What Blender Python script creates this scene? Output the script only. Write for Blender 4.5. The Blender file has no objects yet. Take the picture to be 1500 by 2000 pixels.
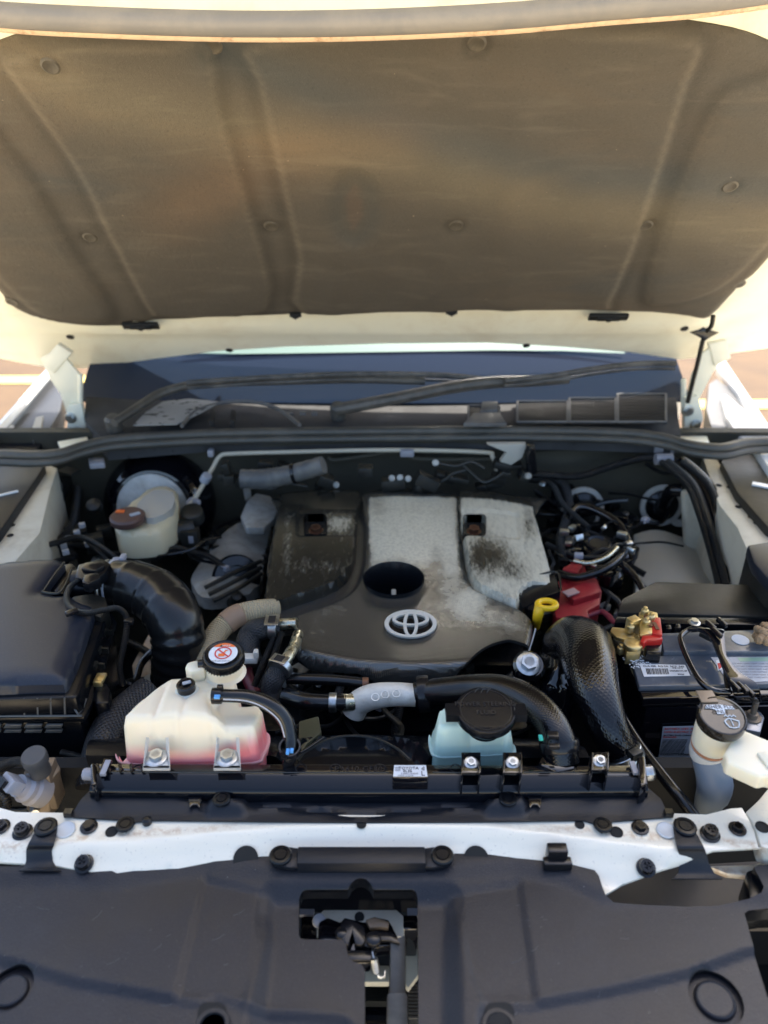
import bpy, bmesh, math, random
import numpy as np
from mathutils import Vector, Matrix, geometry
random.seed(7)
S = bpy.context.scene
COL = S.collection
R = math.radians
# ------------------------------------------------------------------ camera
CAMZ, PITCH, F = 1.84, 28.0, 1500.0
cam = bpy.data.objects.new('camera', bpy.data.cameras.new('camera')); COL.objects.link(cam)
cam.location = (0, 0, CAMZ); cam.rotation_euler = (R(90 - PITCH), 0, 0)
cam.data.sensor_fit = 'VERTICAL'; cam.data.sensor_height = 36; cam.data.lens = 27.0
cam.data.clip_end = 500; cam.data.clip_start = 0.02
cam.data.dof.use_dof = True; cam.data.dof.focus_distance = 1.16; cam.data.dof.aperture_fstop = 2.9
S.camera = cam
# ------------------------------------------------------------------ world, sun
SUN_EL, SUN_AZ = 51.0, 18.0        # behind the car, a little to the right
w = bpy.data.worlds.new('World'); S.world = w; w.use_nodes = True
nt = w.node_tree; sky = nt.nodes.new('ShaderNodeTexSky'); sky.sky_type = 'NISHITA'; sky.sun_disc = False
sky.sun_elevation = R(SUN_EL); sky.sun_rotation = R(SUN_AZ); sky.air_density = 1.0; sky.dust_density = 3.0; sky.ozone_density = .6
bg = nt.nodes['Background']; bg.inputs['Strength'].default_value = 0.13
nt.links.new(sky.outputs['Color'], bg.inputs['Color'])
sl = bpy.data.lights.new('sun', 'SUN'); sl.energy = 5.0; sl.angle = R(0.5); sl.color = (1, .93, .82)
sun = bpy.data.objects.new('sun', sl); COL.objects.link(sun)
_d = Vector((math.sin(R(SUN_AZ))*math.cos(R(SUN_EL)), math.cos(R(SUN_AZ))*math.cos(R(SUN_EL)), math.sin(R(SUN_EL))))
sun.rotation_euler = _d.to_track_quat('Z', 'Y').to_euler()
S.view_settings.view_transform = 'Standard'; S.view_settings.look = 'None'
S.view_settings.exposure = 1.82; S.view_settings.gamma = 1
# ------------------------------------------------------------------ photo pixel -> world point
_c, _s = math.cos(R(PITCH)), math.sin(R(PITCH))
FW, UP, CP = Vector((0, _c, -_s)), Vector((0, _s, _c)), Vector((0, 0, CAMZ))
def ray(px, py): return Vector(((px-750)/F, 0, 0)) + UP*((1000-py)/F) + FW
def pz(px, py, z):
    d = ray(px, py); return CP + d*((z-CAMZ)/d.z)
def pY(px, py, y):
    d = ray(px, py); return CP + d*(y/d.y)
def depth(p): return (p-CP).dot(FW)
def psurf(px, py, hf, z0=1.0):
    z = z0
    for _ in range(12):
        p = pz(px, py, z); z = z*.3 + .7*float(hf(np.array([[p.x, p.y]]))[0])
    return pz(px, py, z)
def xy(L, z): return [(pz(a, b, z).x, pz(a, b, z).y) for a, b in L]
# hood plane
HO = Vector((0, 2.0, 1.285)); HV = Vector((0, -.70, .715)).normalized(); HN = Vector((0, -HV.z, HV.y))
def h3(x, v, h): return HO + Vector((x, 0, 0)) + HV*v + HN*h
def hp(px, py, h=0.0):
    d = ray(px, py); o = HO + HN*h; t = (o-CP).dot(HN)/d.dot(HN); q = CP + d*t - o
    return (q.x, q.dot(HV))
# ------------------------------------------------------------------ numpy shape helpers
def segd(P, A, B):
    A = np.array(A, float); B = np.array(B, float); d = B-A; L = max((d*d).sum(), 1e-12)
    t = np.clip(((P-A)@d)/L, 0, 1); return np.sqrt(((P-(A+t[:, None]*d))**2).sum(1))
def lined(P, pl):
    r = np.full(len(P), 1e9)
    for a, b in zip(pl[:-1], pl[1:]): r = np.minimum(r, segd(P, a, b))
    return r
def inside(P, poly):
    x, y = P[:, 0], P[:, 1]; c = np.zeros(len(P), bool); n = len(poly)
    for i in range(n):
        x1, y1 = poly[i]; x2, y2 = poly[(i+1) % n]
        if y1 == y2: continue
        k = ((y1 > y) != (y2 > y)) & (x < (x2-x1)*(y-y1)/(y2-y1)+x1); c ^= k
    return c
def sdf(P, poly):
    d = lined(P, list(poly)+[poly[0]]); return np.where(inside(P, poly), -d, d)
def sm(t): t = np.clip(t, 0, 1); return t*t*(3-2*t)
def step(P, poly, wd): return sm(.5 - sdf(P, poly)/wd)          # 1 inside, 0 outside
def cat(pts, n=8, closed=False):
    pts = [Vector(p) for p in pts]; N = len(pts); out = []
    if N < 3 and not closed: n = max(n, 2)
    for i in range(N if closed else N-1):
        g = (lambda k: pts[k % N]) if closed else (lambda k: pts[max(0, min(N-1, k))])
        p0, p1, p2, p3 = g(i-1), g(i), g(i+1), g(i+2)
        for k in range(n):
            t = k/n
            out.append(.5*((2*p1)+(p2-p0)*t+(2*p0-5*p1+4*p2-p3)*t*t+(3*p1-p0-3*p2+p3)*t**3))
    if not closed: out.append(pts[-1])
    return out
def cat2(L, n=4, closed=True): return [(p.x, p.y) for p in cat([(a, b, 0) for a, b in L], n, closed)]
# ------------------------------------------------------------------ objects
WL = {}
def props(o, label=None, cat=None, group=None, kind=None):
    if label: o['label'] = label
    if cat: o['category'] = cat
    if group: o['group'] = group
    if kind: o['kind'] = kind
    return o
def thing(name, label, category, loc, group=None):
    o = bpy.data.objects.new(name, None); COL.objects.link(o); o.location = loc; WL[o] = Vector(loc)
    o.empty_display_size = .05
    return props(o, label, category, group)
class MB:
    def __init__(s): s.v = []; s.f = []; s.uv = {}; s.st = []
    def add(s, vs, fs, uvs=None):
        b = len(s.v); s.v += [Vector(p) for p in vs]; s.st.append(len(s.f))
        for i, f in enumerate(fs):
            if uvs: s.uv[len(s.f)] = uvs[i]
            s.f.append([b+k for k in f])
        return s
    def prism(s, pts, vec):
        pts = [Vector(p) for p in pts]; vec = Vector(vec); n = len(pts)
        return s.add(pts+[p+vec for p in pts], [list(range(n))[::-1], list(range(n, 2*n))]+[[i, (i+1) % n, n+(i+1) % n, n+i] for i in range(n)])
    def box(s, c, size, rot=None):
        c = Vector(c); h = Vector(size)/2; M = rot or Matrix.Identity(3)
        P = [c + M@Vector((a*h.x, b*h.y, d*h.z)) for d in (-1, 1) for a, b in ((-1, -1), (1, -1), (1, 1), (-1, 1))]
        return s.add(P, [[3, 2, 1, 0], [4, 5, 6, 7], [0, 1, 5, 4], [1, 2, 6, 5], [2, 3, 7, 6], [3, 0, 4, 7]])
    def topbox(s, pix, z, zb):
        return s.prism([pz(a, b, z) for a, b in pix], (0, 0, zb-z))
    def tube(s, path, r, seg=16, n=8, rf=None, flat=None, caps=True):
        """path of points (Vector) smoothed; r number or list; rf(len, r) -> r"""
        if isinstance(r, (int, float)): r = [r]*len(path)
        q = cat([tuple(p) for p in path], n); rr = []
        for i in range(len(path)-1):
            for k in range(max(n, 2) if len(path) < 3 else n):
                t = k/(max(n, 2) if len(path) < 3 else n); rr.append(r[i]+(r[i+1]-r[i])*t)
        rr.append(r[-1]); L = 0; t0 = (q[1]-q[0]).normalized()
        nn = t0.cross(Vector((0, 0, 1)));
        if nn.length < .01: nn = t0.cross(Vector((0, 1, 0)))
        nn.normalize(); V = []; Ls = []
        for i, p in enumerate(q):
            t = (q[min(i+1, len(q)-1)]-q[max(i-1, 0)])
            t = t.normalized() if t.length > 1e-9 else t0
            nn = (nn - t*nn.dot(t)).normalized(); b = t.cross(nn)
            if i: L += (q[i]-q[i-1]).length
            Ls.append(L); rad = rf(L, rr[i]) if rf else rr[i]
            for k in range(seg):
                a = 2*math.pi*k/seg; V.append(p + (nn*math.cos(a) + b*math.sin(a))*rad)
        Fs = []; U = []; N = len(q); vr = 2*math.pi*(sum(rr)/len(rr))
        for i in range(N-1):
            for k in range(seg):
                k2 = (k+1) % seg; Fs.append([i*seg+k, i*seg+k2, (i+1)*seg+k2, (i+1)*seg+k])
                U.append([(k/seg, Ls[i]/vr), ((k+1)/seg, Ls[i]/vr), ((k+1)/seg, Ls[i+1]/vr), (k/seg, Ls[i+1]/vr)])
        if caps:
            Fs += [list(range(seg))[::-1], [(N-1)*seg+k for k in range(seg)]]; U += [[(0, 0)]*seg]*2
        return s.add(V, Fs, U)
    def ptube(s, pix, seg=16, n=8, rf=None):
        """pix = [(px,py,z,radius in photo pixels)]"""
        P = [pz(a, b, z) for a, b, z, _ in pix]
        return s.tube(P, [q[3]*depth(p)/F for p, q in zip(P, pix)], seg, n, rf)
    def lathe(s, c, ax, prof, seg=32, sx=1, sy=1, up=None, open=False):
        c = Vector(c); ax = Vector(ax).normalized(); u = Vector(up) if up else Vector((1, 0, 0))
        u = u - ax*u.dot(ax)
        if u.length < .01: u = Vector((0, 1, 0)) - ax*ax.y
        u.normalize(); v = ax.cross(u); V = []; n = len(prof)
        for r, h in prof:
            for k in range(seg):
                a = 2*math.pi*k/seg; V.append(c + u*(r*math.cos(a)*sx) + v*(r*math.sin(a)*sy) + ax*h)
        Fs = [[i*seg+k, i*seg+(k+1) % seg, (i+1)*seg+(k+1) % seg, (i+1)*seg+k] for i in range(n-1) for k in range(seg)]
        if prof[0][0] > 1e-6 and not open: Fs.append(list(range(seg))[::-1])
        if prof[-1][0] > 1e-6 and not open: Fs.append([(n-1)*seg+k for k in range(seg)])
        return s.add(V, Fs)
    def sheet(s, outline, hf, st, thick, holes=(), lines=(), to3=None, zb=None):
        def dens(L, closed):
            o = []; m = len(L)
            for i in range(m if closed else m-1):
                a, b = L[i], L[(i+1) % m]; d = math.dist(a, b); k = max(1, int(round(d/st)))
                o += [(a[0]+(b[0]-a[0])*j/k, a[1]+(b[1]-a[1])*j/k) for j in range(k)]
            if not closed: o.append(L[-1])
            return o
        pts = []; ed = []; allc = []
        for L, cl in [(outline, True)]+[(h, True) for h in holes]+[(l, False) for l in lines]:
            D = dens(L, cl); b = len(pts); pts += D; allc.append(D+[D[0]] if cl else D)
            ed += [(b+i, b+i+1) for i in range(len(D)-1)]
            if cl: ed.append((b+len(D)-1, b))
        a = np.array(pts); lo, hi = a.min(0), a.max(0)
        gx, gy = np.meshgrid(np.arange(lo[0], hi[0], st), np.arange(lo[1], hi[1], st))
        gx[::2] += st*.5
        G = np.stack([gx.ravel(), gy.ravel()], 1); k = inside(G, outline)
        for h in holes: k &= ~inside(G, h)
        G = G[k]
        for c in allc: G = G[lined(G, c) > st*.45]
        vs = [Vector(p) for p in pts]+[Vector((float(p[0]), float(p[1]))) for p in G]
        ov, oe, of, *_ = geometry.delaunay_2d_cdt(vs, ed, [], 0, 1e-6)
        P = np.array([(v.x, v.y) for v in ov]); T = np.array([list(f) for f in of]); cen = P[T].mean(1)
        k = inside(cen, outline)
        for h in holes: k &= ~inside(cen, h)
        T = T[k]; Hh = hf(P); m = to3 or (lambda x, y, h: Vector((x, y, h))); n = len(P)
        V = [m(P[i][0], P[i][1], float(Hh[i])) for i in range(n)]
        V += [m(P[i][0], P[i][1], float(Hh[i])-thick if zb is None else zb) for i in range(n)]
        Fs = [list(t) for t in T]; cnt = {}
        for t in T:
            for i in range(3): e = (int(t[i]), int(t[(i+1) % 3])); cnt[e] = 1
        side = [[b_, a_, a_+n, b_+n] for (a_, b_) in cnt if (b_, a_) not in cnt]
        Fs += side; Fs += [[int(t[2])+n, int(t[1])+n, int(t[0])+n] for t in T]
        return s.add(V, [[int(q) for q in f] for f in Fs])
    def each(s, name, mat, parent=None, **k):
        e = s.st+[len(s.f)]
        for a, b in zip(e[:-1], e[1:]):
            m = MB(); m.v = s.v; m.f = s.f[a:b]; m.uv = {i-a: u for i, u in s.uv.items() if a <= i < b}; m.build(name, mat, parent, **k)
    def build(s, name, mat, parent=None, bevel=0, segs=2, ang=35, label=None, cat=None, group=None, kind=None, smooth=True, recalc=True, bang=30):
        used = sorted({k for f in s.f for k in f}); mp = {k: i for i, k in enumerate(used)}
        V = [s.v[k] for k in used]; Fc = [[mp[k] for k in f] for f in s.f]
        if parent is not None: loc = WL[parent]
        else:
            a = np.array([tuple(v) for v in V]); lo, hi = a.min(0), a.max(0); loc = Vector(((lo[0]+hi[0])/2, (lo[1]+hi[1])/2, lo[2]))
            if kind == 'structure': loc = Vector((0, 0, 0))
        me = bpy.data.meshes.new(name); me.from_pydata([v-loc for v in V], [], Fc)
        if s.uv:
            ul = me.uv_layers.new(name='UV')
            for i, p in enumerate(me.polygons):
                if i in s.uv:
                    for li, c in zip(p.loop_indices, s.uv[i]): ul.data[li].uv = c
        if recalc or bevel:
            bm = bmesh.new(); bm.from_mesh(me)
            if recalc: bmesh.ops.recalc_face_normals(bm, faces=bm.faces)
            if bevel:
                E = [e for e in bm.edges if len(e.link_faces) == 2 and e.calc_face_angle(0) > R(bang)]
                bmesh.ops.bevel(bm, geom=E, offset=bevel, segments=segs, profile=.5, affect='EDGES', clamp_overlap=True)
            bm.to_mesh(me); bm.free()
        if smooth:
            me.polygons.foreach_set('use_smooth', [True]*len(me.polygons)); me.set_sharp_from_angle(angle=R(ang))
        me.materials.append(mat); o = bpy.data.objects.new(name, me); COL.objects.link(o)
        if parent is not None: o.parent = parent; WL[o] = WL[parent]
        else: o.location = loc; WL[o] = loc
        return props(o, label, cat, group, kind)
def inst(name, src, parent, loc, nrm=(0, 0, 1), spin=0, sc=1, label=None):
    """part placed as a copy sharing src's mesh (mesh modelled at origin, +Z up)"""
    o = src.copy() if src.users_collection == () else bpy.data.objects.new(name, src.data)
    o.name = name; COL.objects.link(o); o.parent = parent
    o.location = Vector(loc)-WL[parent]; o.rotation_mode = 'QUATERNION'
    o.rotation_quaternion = Vector(nrm).to_track_quat('Z', 'Y') @ Matrix.Rotation(spin, 3, 'Z').to_quaternion()
    o.scale = (sc,)*3; WL[o] = Vector(loc)
    if label: o['label'] = label
    return o
def paint(o, name, fn, to2=None):
    """tint map (worn edges, dust, painted sheen) stored per vertex; fn(P) -> N x 3, P = plan coordinates"""
    me = o.data; n = len(me.vertices); a = np.empty(n*3, np.float32); me.vertices.foreach_get('co', a); a = a.reshape(-1, 3)+np.array(WL[o])
    P = to2(a) if to2 else a[:, :2]; c = np.ones((n, 4), np.float32); c[:, :3] = fn(P.astype(float))
    at = me.color_attributes.new(name, 'FLOAT_COLOR', 'POINT'); at.data.foreach_set('color', c.ravel())
def pix(P, z):
    """plan coordinates at height z -> photo pixels (only used to read where dust and painted sheen sit)"""
    d = P[:, 1]*_c + (CAMZ-z)*_s; return np.stack([750+F*P[:, 0]/d, 1000-F*(P[:, 1]*_s-(CAMZ-z)*_c)/d], 1)
class Src:                       # mesh datablock made at the origin, never linked itself
    def __init__(s, mb, name, mat, bevel=0, ang=35):
        o = mb.build(name, mat, None, bevel, ang=ang); COL.objects.unlink(o); me = o.data
        off = WL.pop(o); me.transform(Matrix.Translation(off)); bpy.data.objects.remove(o); s.data = me; s.users_collection = (1,)
def put(name, src, parent, loc, nrm=(0, 0, 1), spin=0, sc=1, label=None): return inst(name, src, parent, loc, nrm, spin, sc, label)
def text(body, c, right, upv, size, mat, parent, name='lettering', ext=.0002, align='CENTER', sx=1.0):
    cu = bpy.data.curves.new(name, 'FONT'); cu.body = body; cu.size = size; cu.align_x = align; cu.align_y = 'CENTER'
    cu.resolution_u = 2; cu.extrude = ext
    t = bpy.data.objects.new('tmp', cu); COL.objects.link(t); dg = bpy.context.evaluated_depsgraph_get()
    me = bpy.data.meshes.new_from_object(t.evaluated_get(dg)); bpy.data.objects.remove(t); bpy.data.curves.remove(cu)
    r = Vector(right).normalized(); u = Vector(upv); u = (u-r*u.dot(r)).normalized(); n = r.cross(u)
    M = Matrix((r*sx, u, n)).transposed().to_4x4(); M.translation = Vector(c)-WL[parent]
    me.transform(M); me.materials.clear(); me.materials.append(mat)
    o = bpy.data.objects.new(name, me); COL.objects.link(o); o.parent = parent; WL[o] = WL[parent]
    return o
# ------------------------------------------------------------------ materials
def mat(name, col, rough=.5, metal=0, bump=None, dust=None, spots=None, coat=0, spec=.5, sss=0, sssc=None, trans=0, var=None, weave=None, ior=1.5, emit=None, ridge=None, rvar=None, alpha=1):
    m = bpy.data.materials.new(name); m.use_nodes = True; T = m.node_tree; b = T.nodes['Principled BSDF']; L = T.links.new
    I = b.inputs; I['Base Color'].default_value = (*col, 1); I['Roughness'].default_value = rough; I['Metallic'].default_value = metal
    I['Coat Weight'].default_value = coat; I['Coat Roughness'].default_value = .06; I['Specular IOR Level'].default_value = spec
    I['IOR'].default_value = ior; I['Transmission Weight'].default_value = trans; I['Alpha'].default_value = alpha
    if sss: I['Subsurface Weight'].default_value = sss; I['Subsurface Radius'].default_value = sssc or (.02, .015, .01); I['Subsurface Scale'].default_value = 1
    def N(t, **k):
        n = T.nodes.new('ShaderNode'+t)
        for a, v in k.items(): setattr(n, a, v)
        return n
    tc = N('TexCoord'); cur = None; ccol = None
    def noise(sc, det=5, rg=.55, dist=0, out='Fac', vec='Object', stretch=None):
        n = N('TexNoise'); n.inputs['Scale'].default_value = sc; n.inputs['Detail'].default_value = det; n.inputs['Roughness'].default_value = rg; n.inputs['Distortion'].default_value = dist
        if stretch:
            mp = N('Mapping'); mp.inputs['Scale'].default_value = stretch; L(tc.outputs[vec], mp.inputs[0]); L(mp.outputs[0], n.inputs[0])
        else: L(tc.outputs[vec], n.inputs[0])
        return n.outputs[out]
    def ramp(src, a, c, lo=0, hi=1):
        r = N('MapRange'); r.interpolation_type = 'SMOOTHSTEP'
        for k, v in zip(('From Min', 'From Max', 'To Min', 'To Max'), (a, c, lo, hi)): r.inputs[k].default_value = v
        L(src, r.inputs['Value']); return r.outputs[0]
    def mix(fac, A, B):
        x = N('Mix', data_type='RGBA')
        L(fac, x.inputs[0])
        for s_, v in ((6, A), (7, B)):
            if isinstance(v, tuple): x.inputs[s_].default_value = (*v, 1)
            else: L(v, x.inputs[s_])
        return x.outputs[2]
    ccol = col
    if var:                                  # broad colour variation: list of (colour, scale, lo, hi[,stretch])
        for q in var: ccol = mix(ramp(noise(q[1], 4, .6, .6, stretch=q[4] if len(q) > 4 else None), q[2], q[3]), ccol, q[0])
    rin = None
    if dust:                                 # (colour, scale, lo, hi, amount, roughness)
        f = ramp(noise(dust[1], 9, .68, .3), dust[2], dust[3], 0, dust[4]); ccol = mix(f, ccol, dust[0])
        r = N('MapRange'); L(f, r.inputs['Value']); r.inputs['To Min'].default_value = rough; r.inputs['To Max'].default_value = dust[5]; rin = r.outputs[0]
    if spots:                                # small specks (colour, scale, threshold)
        f = ramp(noise(spots[1], 2, .5), spots[2], spots[2]+.03); ccol = mix(f, ccol, spots[0])
    if rvar and rin is None: rin = ramp(noise(rvar[0], 6, .6, .4), .35, .7, rvar[1], rvar[2])
    if not isinstance(ccol, tuple): L(ccol, I['Base Color'])
    if rin is not None: L(rin, I['Roughness'])
    nrm = None
    def addb(h, strength, dist):
        nonlocal nrm
        bp = N('Bump'); bp.inputs['Strength'].default_value = strength; bp.inputs['Distance'].default_value = dist; L(h, bp.inputs['Height'])
        if nrm is not None: L(nrm, bp.inputs['Normal'])
        nrm = bp.outputs[0]
    if bump:
        for sc, stg, dst in (bump if isinstance(bump, list) else [bump]): addb(noise(sc, 4, .6), stg, dst)
    if weave:                                # (kind, freq around, freq along, strength, dist)
        kind, fu, fv, stg, dst = weave
        sp = N('SeparateXYZ'); L(tc.outputs['UV' if kind != 'grid' else 'Object'], sp.inputs[0])
        def wv(sock, fr, ph=None):
            a = N('Math', operation='MULTIPLY'); L(sock, a.inputs[0]); a.inputs[1].default_value = fr*2*math.pi
            if ph is not None:
                a2 = N('Math', operation='ADD'); L(a.outputs[0], a2.inputs[0]); L(ph, a2.inputs[1]); a = a2
            b2 = N('Math', operation='SINE'); L(a.outputs[0], b2.inputs[0]); return b2.outputs[0]
        def op(o_, x, y):
            a = N('Math', operation=o_); L(x, a.inputs[0])
            if isinstance(y, float): a.inputs[1].default_value = y
            else: L(y, a.inputs[1])
            return a.outputs[0]
        if kind == 'grid':
            x, y = sp.outputs[0], sp.outputs[1]
            h = op('MULTIPLY', wv(op('ADD', x, y), fu), wv(op('SUBTRACT', x, y), fv))
        elif kind == 'braid':                # herringbone: two slanted wave families
            u, v = sp.outputs[0], sp.outputs[1]
            A = wv(op('ADD', op('MULTIPLY', u, float(fu)), op('MULTIPLY', v, float(fv))), 1.0)
            B = wv(op('SUBTRACT', op('MULTIPLY', u, float(fu)), op('MULTIPLY', v, float(fv))), 1.0)
            h = op('MAXIMUM', A, B)
        else: h = wv(sp.outputs[1], fv)      # rings
        addb(h, stg, dst)
    if ridge: addb(noise(ridge[0], 3, .5, stretch=ridge[3]), ridge[1], ridge[2])
    if nrm is not None: L(nrm, I['Normal'])
    if emit: I['Emission Color'].default_value = (*emit, 1); I['Emission Strength'].default_value = 1
    m['b'] = 1
    return m
def bn(m): return m.node_tree, m.node_tree.nodes['Principled BSDF']
M = {}
DST = (.20, .18, .14)
M['paint'] = mat('white_paint', (.80, .80, .79), .22, coat=.6, bump=(25, .05, .002), rvar=(9, .16, .34), dust=((.62, .56, .46), 14, .48, .78, .35, .5))
M['hoodpaint'] = mat('dusty_white_paint', (.86, .84, .68), .42, bump=(12, .1, .003), dust=((.62, .52, .36), 6, .45, .8, .5, .6))
M['front'] = mat('grained_front_plastic', (.009, .010, .015), .34, spec=.36, var=[((.017, .017, .022), 420, .46, .66), ((.016, .014, .014), 3, .45, .7)], bump=[(520, .7, .0008), (18, .06, .002)], dust=((.034, .034, .040), 7, .45, .85, .5, .5), spots=((.16, .155, .15), 340, .76))
M['plastic'] = mat('matte_black_plastic', (.007, .009, .014), .36, spec=.35, bump=[(520, .5, .0008), (18, .06, .002)], dust=((.03, .029, .030), 7, .5, .9, .4, .5))
M['plastic2'] = mat('deep_black_plastic', (.004, .005, .007), .25, spec=.3, bump=(160, .15, .001), dust=((.02, .02, .019), 20, .6, .95, .3, .45))
M['gloss2'] = mat('wet_black_plastic', (.003, .004, .007), .05, spec=.4, bump=(12, .05, .002))
M['gloss'] = mat('glossy_black_plastic', (.004, .004, .006), .06, bump=(30, .08, .002), dust=((.03, .027, .024), 30, .6, .85, .3, .3), coat=.5)
M['rubber'] = mat('black_rubber', (.006, .006, .007), .2, bump=(90, .15, .001), dust=((.045, .042, .036), 22, .55, .88, .4, .5))
M['seal'] = mat('dusty_rubber_seal', (.06, .058, .05), .4, bump=(70, .2, .001), dust=((.13, .12, .10), 10, .4, .75, .7, .7))
M['dusty'] = mat('dusty_black_metal', (.012, .012, .010), .45, bump=(50, .3, .002), dust=((.065, .060, .045), 9, .45, .8, .6, .7))
M['firewall'] = mat('firewall_lining', (.046, .042, .028), .7, bump=(30, .3, .004), dust=((.075, .066, .045), 5, .4, .75, .8, .8))
M['alu'] = mat('cast_aluminium', (.74, .71, .64), .5, .2, bump=(180, .5, .0015), dust=((.35, .31, .24), 20, .4, .7, .6, .8))
M['aludust'] = mat('dusty_cast_aluminium', (.46, .47, .45), .6, .3, bump=(60, .4, .003), dust=((.2, .18, .14), 9, .35, .7, .8, .8))
M['zinc'] = mat('zinc_plated_steel', (.52, .54, .54), .3, 1, bump=(120, .2, .0008), dust=((.25, .22, .17), 90, .45, .75, .7, .6))
M['chrome'] = mat('satin_silver', (.76, .74, .67), .35, .25, rvar=(50, .3, .45))
M['brass'] = mat('yellow_passivated_terminal', (.62, .47, .20), .38, .9, bump=(200, .5, .001), dust=((.62, .58, .44), 60, .45, .75, .8, .8))
M['corr'] = mat('crusty_corrosion', (.33, .22, .12), .9, bump=(150, 1, .004))
M['steelpipe'] = mat('galvanised_pipe', (.55, .53, .42), .28, 1, rvar=(80, .2, .5))
M['tan'] = mat('tan_corrugated_sleeve', (.60, .48, .30), .7, weave=('ring', 1, 26, .9, .002), dust=((.42, .32, .2), 18, .45, .75, .6, .8))
M['tape'] = mat('brown_tape_wrap', (.34, .22, .14), .6, bump=(90, .3, .001))
M['braid'] = mat('shiny_braided_sleeve', (.003, .003, .004), .07, weave=('braid', 30, 32, .16, .0009), bump=(25, .25, .003), dust=((.06, .055, .045), 34, .58, .9, .5, .4))
M['braid2'] = mat('woven_loom_sleeve', (.014, .014, .016), .35, weave=('braid', 22, 24, .6, .0012), dust=((.09, .08, .06), 40, .5, .8, .5, .6))
M['loom'] = mat('ribbed_cable_loom', (.012, .012, .013), .35, weave=('ring', 1, 14, .9, .002), dust=((.13, .12, .1), 60, .5, .8, .5, .6))
M['red'] = mat('dusty_red_plastic', (.34, .022, .028), .38, bump=(60, .2, .002), dust=((.36, .10, .09), 14, .45, .8, .6, .6))
M['redclean'] = mat('red_plastic', (.55, .02, .015), .3)
M['yellow'] = mat('yellow_plastic', (.92, .56, .015), .35)
M['brown'] = mat('brown_cap_plastic', (.10, .055, .045), .4)
M['white'] = mat('white_label', (.72, .73, .74), .45)
M['greylab'] = mat('silver_label', (.40, .42, .46), .4)
M['ink'] = mat('black_ink', (.012, .012, .014), .5)
M['ink2'] = mat('embossed_black', (.02, .02, .022), .25)
M['inkred'] = mat('red_ink', (.60, .03, .03), .5)
M['inkor'] = mat('orange_ink', (.80, .16, .03), .5)
M['greyink'] = mat('grey_ink', (.25, .25, .27), .5)
M['cableblue'] = mat('blue_mark', (.10, .35, .75), .4)
M['teal'] = mat('teal_mark', (.05, .5, .4), .4)
M['wire_w'] = mat('pale_grey_connector', (.30, .30, .33), .5)
M['bronze'] = mat('dull_sensor_metal', (.26, .21, .16), .55, .6, bump=(60, .3, .002))
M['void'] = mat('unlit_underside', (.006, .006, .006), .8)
M['milky'] = mat('milky_plastic', (.80, .74, .58), .32, sss=.5, sssc=(.02, .016, .01), bump=(25, .08, .002))
M['milky2'] = mat('white_clamp_plastic', (.66, .64, .60), .35, sss=.4, sssc=(.01, .01, .01))
M['washer'] = mat('grey_translucent_plastic', (.15, .19, .25), .35, sss=.3, sssc=(.01, .01, .012), dust=((.3, .3, .3), 8, .4, .8, .4, .5))
M['plug'] = mat('clear_grey_plug', (.55, .56, .56), .3)
M['screw'] = mat('black_bolt', (.012, .012, .014), .22, .3, bump=(200, .3, .0005))
M['copper'] = mat('rusty_bolt', (.20, .10, .06), .5, .6)
M['glass'] = mat('windscreen_glass', (.016, .026, .048), .08, spec=.25)
M['grey'] = mat('grey_panel_dusty', (.42, .41, .37), .6, bump=(20, .2, .003), dust=((.5, .45, .33), 6, .4, .7, .6, .8))
M['airbox'] = mat('textured_black_plastic_lid', (.012, .017, .029), .34, spec=.4, bump=[(500, .3, .0005)], var=[((.02, .024, .034), 420, .46, .66)], dust=((.05, .055, .062), 4, .45, .85, .4, .5), spots=((.12, .12, .11), 420, .745))
# special materials ------------------------------------------------------------
def node_tools(m):
    T = m.node_tree; L = T.links.new
    def N(t, **k):
        n = T.nodes.new('ShaderNode'+t)
        for a, v in k.items(): setattr(n, a, v)
        return n
    return T, L, N, T.nodes['Principled BSDF']
def mk_insulator():
    m = mat('dusty_hood_felt', (.088, .077, .062), .7, bump=[(600, .9, .0014), (140, .5, .002), (6, .35, .01)], spec=.3,
        var=[((.115, .092, .068), 2.2, .45, .75, (1, 1, 2.2)), ((.066, .070, .070), 1.7, .5, .8, (.8, 1, 2.6)), ((.112, .10, .082), 300, .50, .80), ((.066, .059, .049), 240, .52, .80), ((.12, .105, .082), 26, .5, .8, (.2, 1, 1))],
        dust=((.15, .13, .10), 42, .56, .9, .45, .95), spots=((.30, .24, .18), 90, .77), ridge=(60, .35, .0014, (.15, 1, 1)))
    T, L, N, b = node_tools(m); at = N('VertexColor', layer_name='wear_sheen'); x = N('Mix', data_type='RGBA', blend_type='MULTIPLY'); x.inputs[0].default_value = 1  # layer holds worn panel edges and painted sheen
    src = b.inputs['Base Color'].links[0].from_socket; L(src, x.inputs[6]); L(at.outputs['Color'], x.inputs[7]); L(x.outputs[2], b.inputs['Base Color'])
    return m
M['felt'] = mk_insulator()
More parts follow.
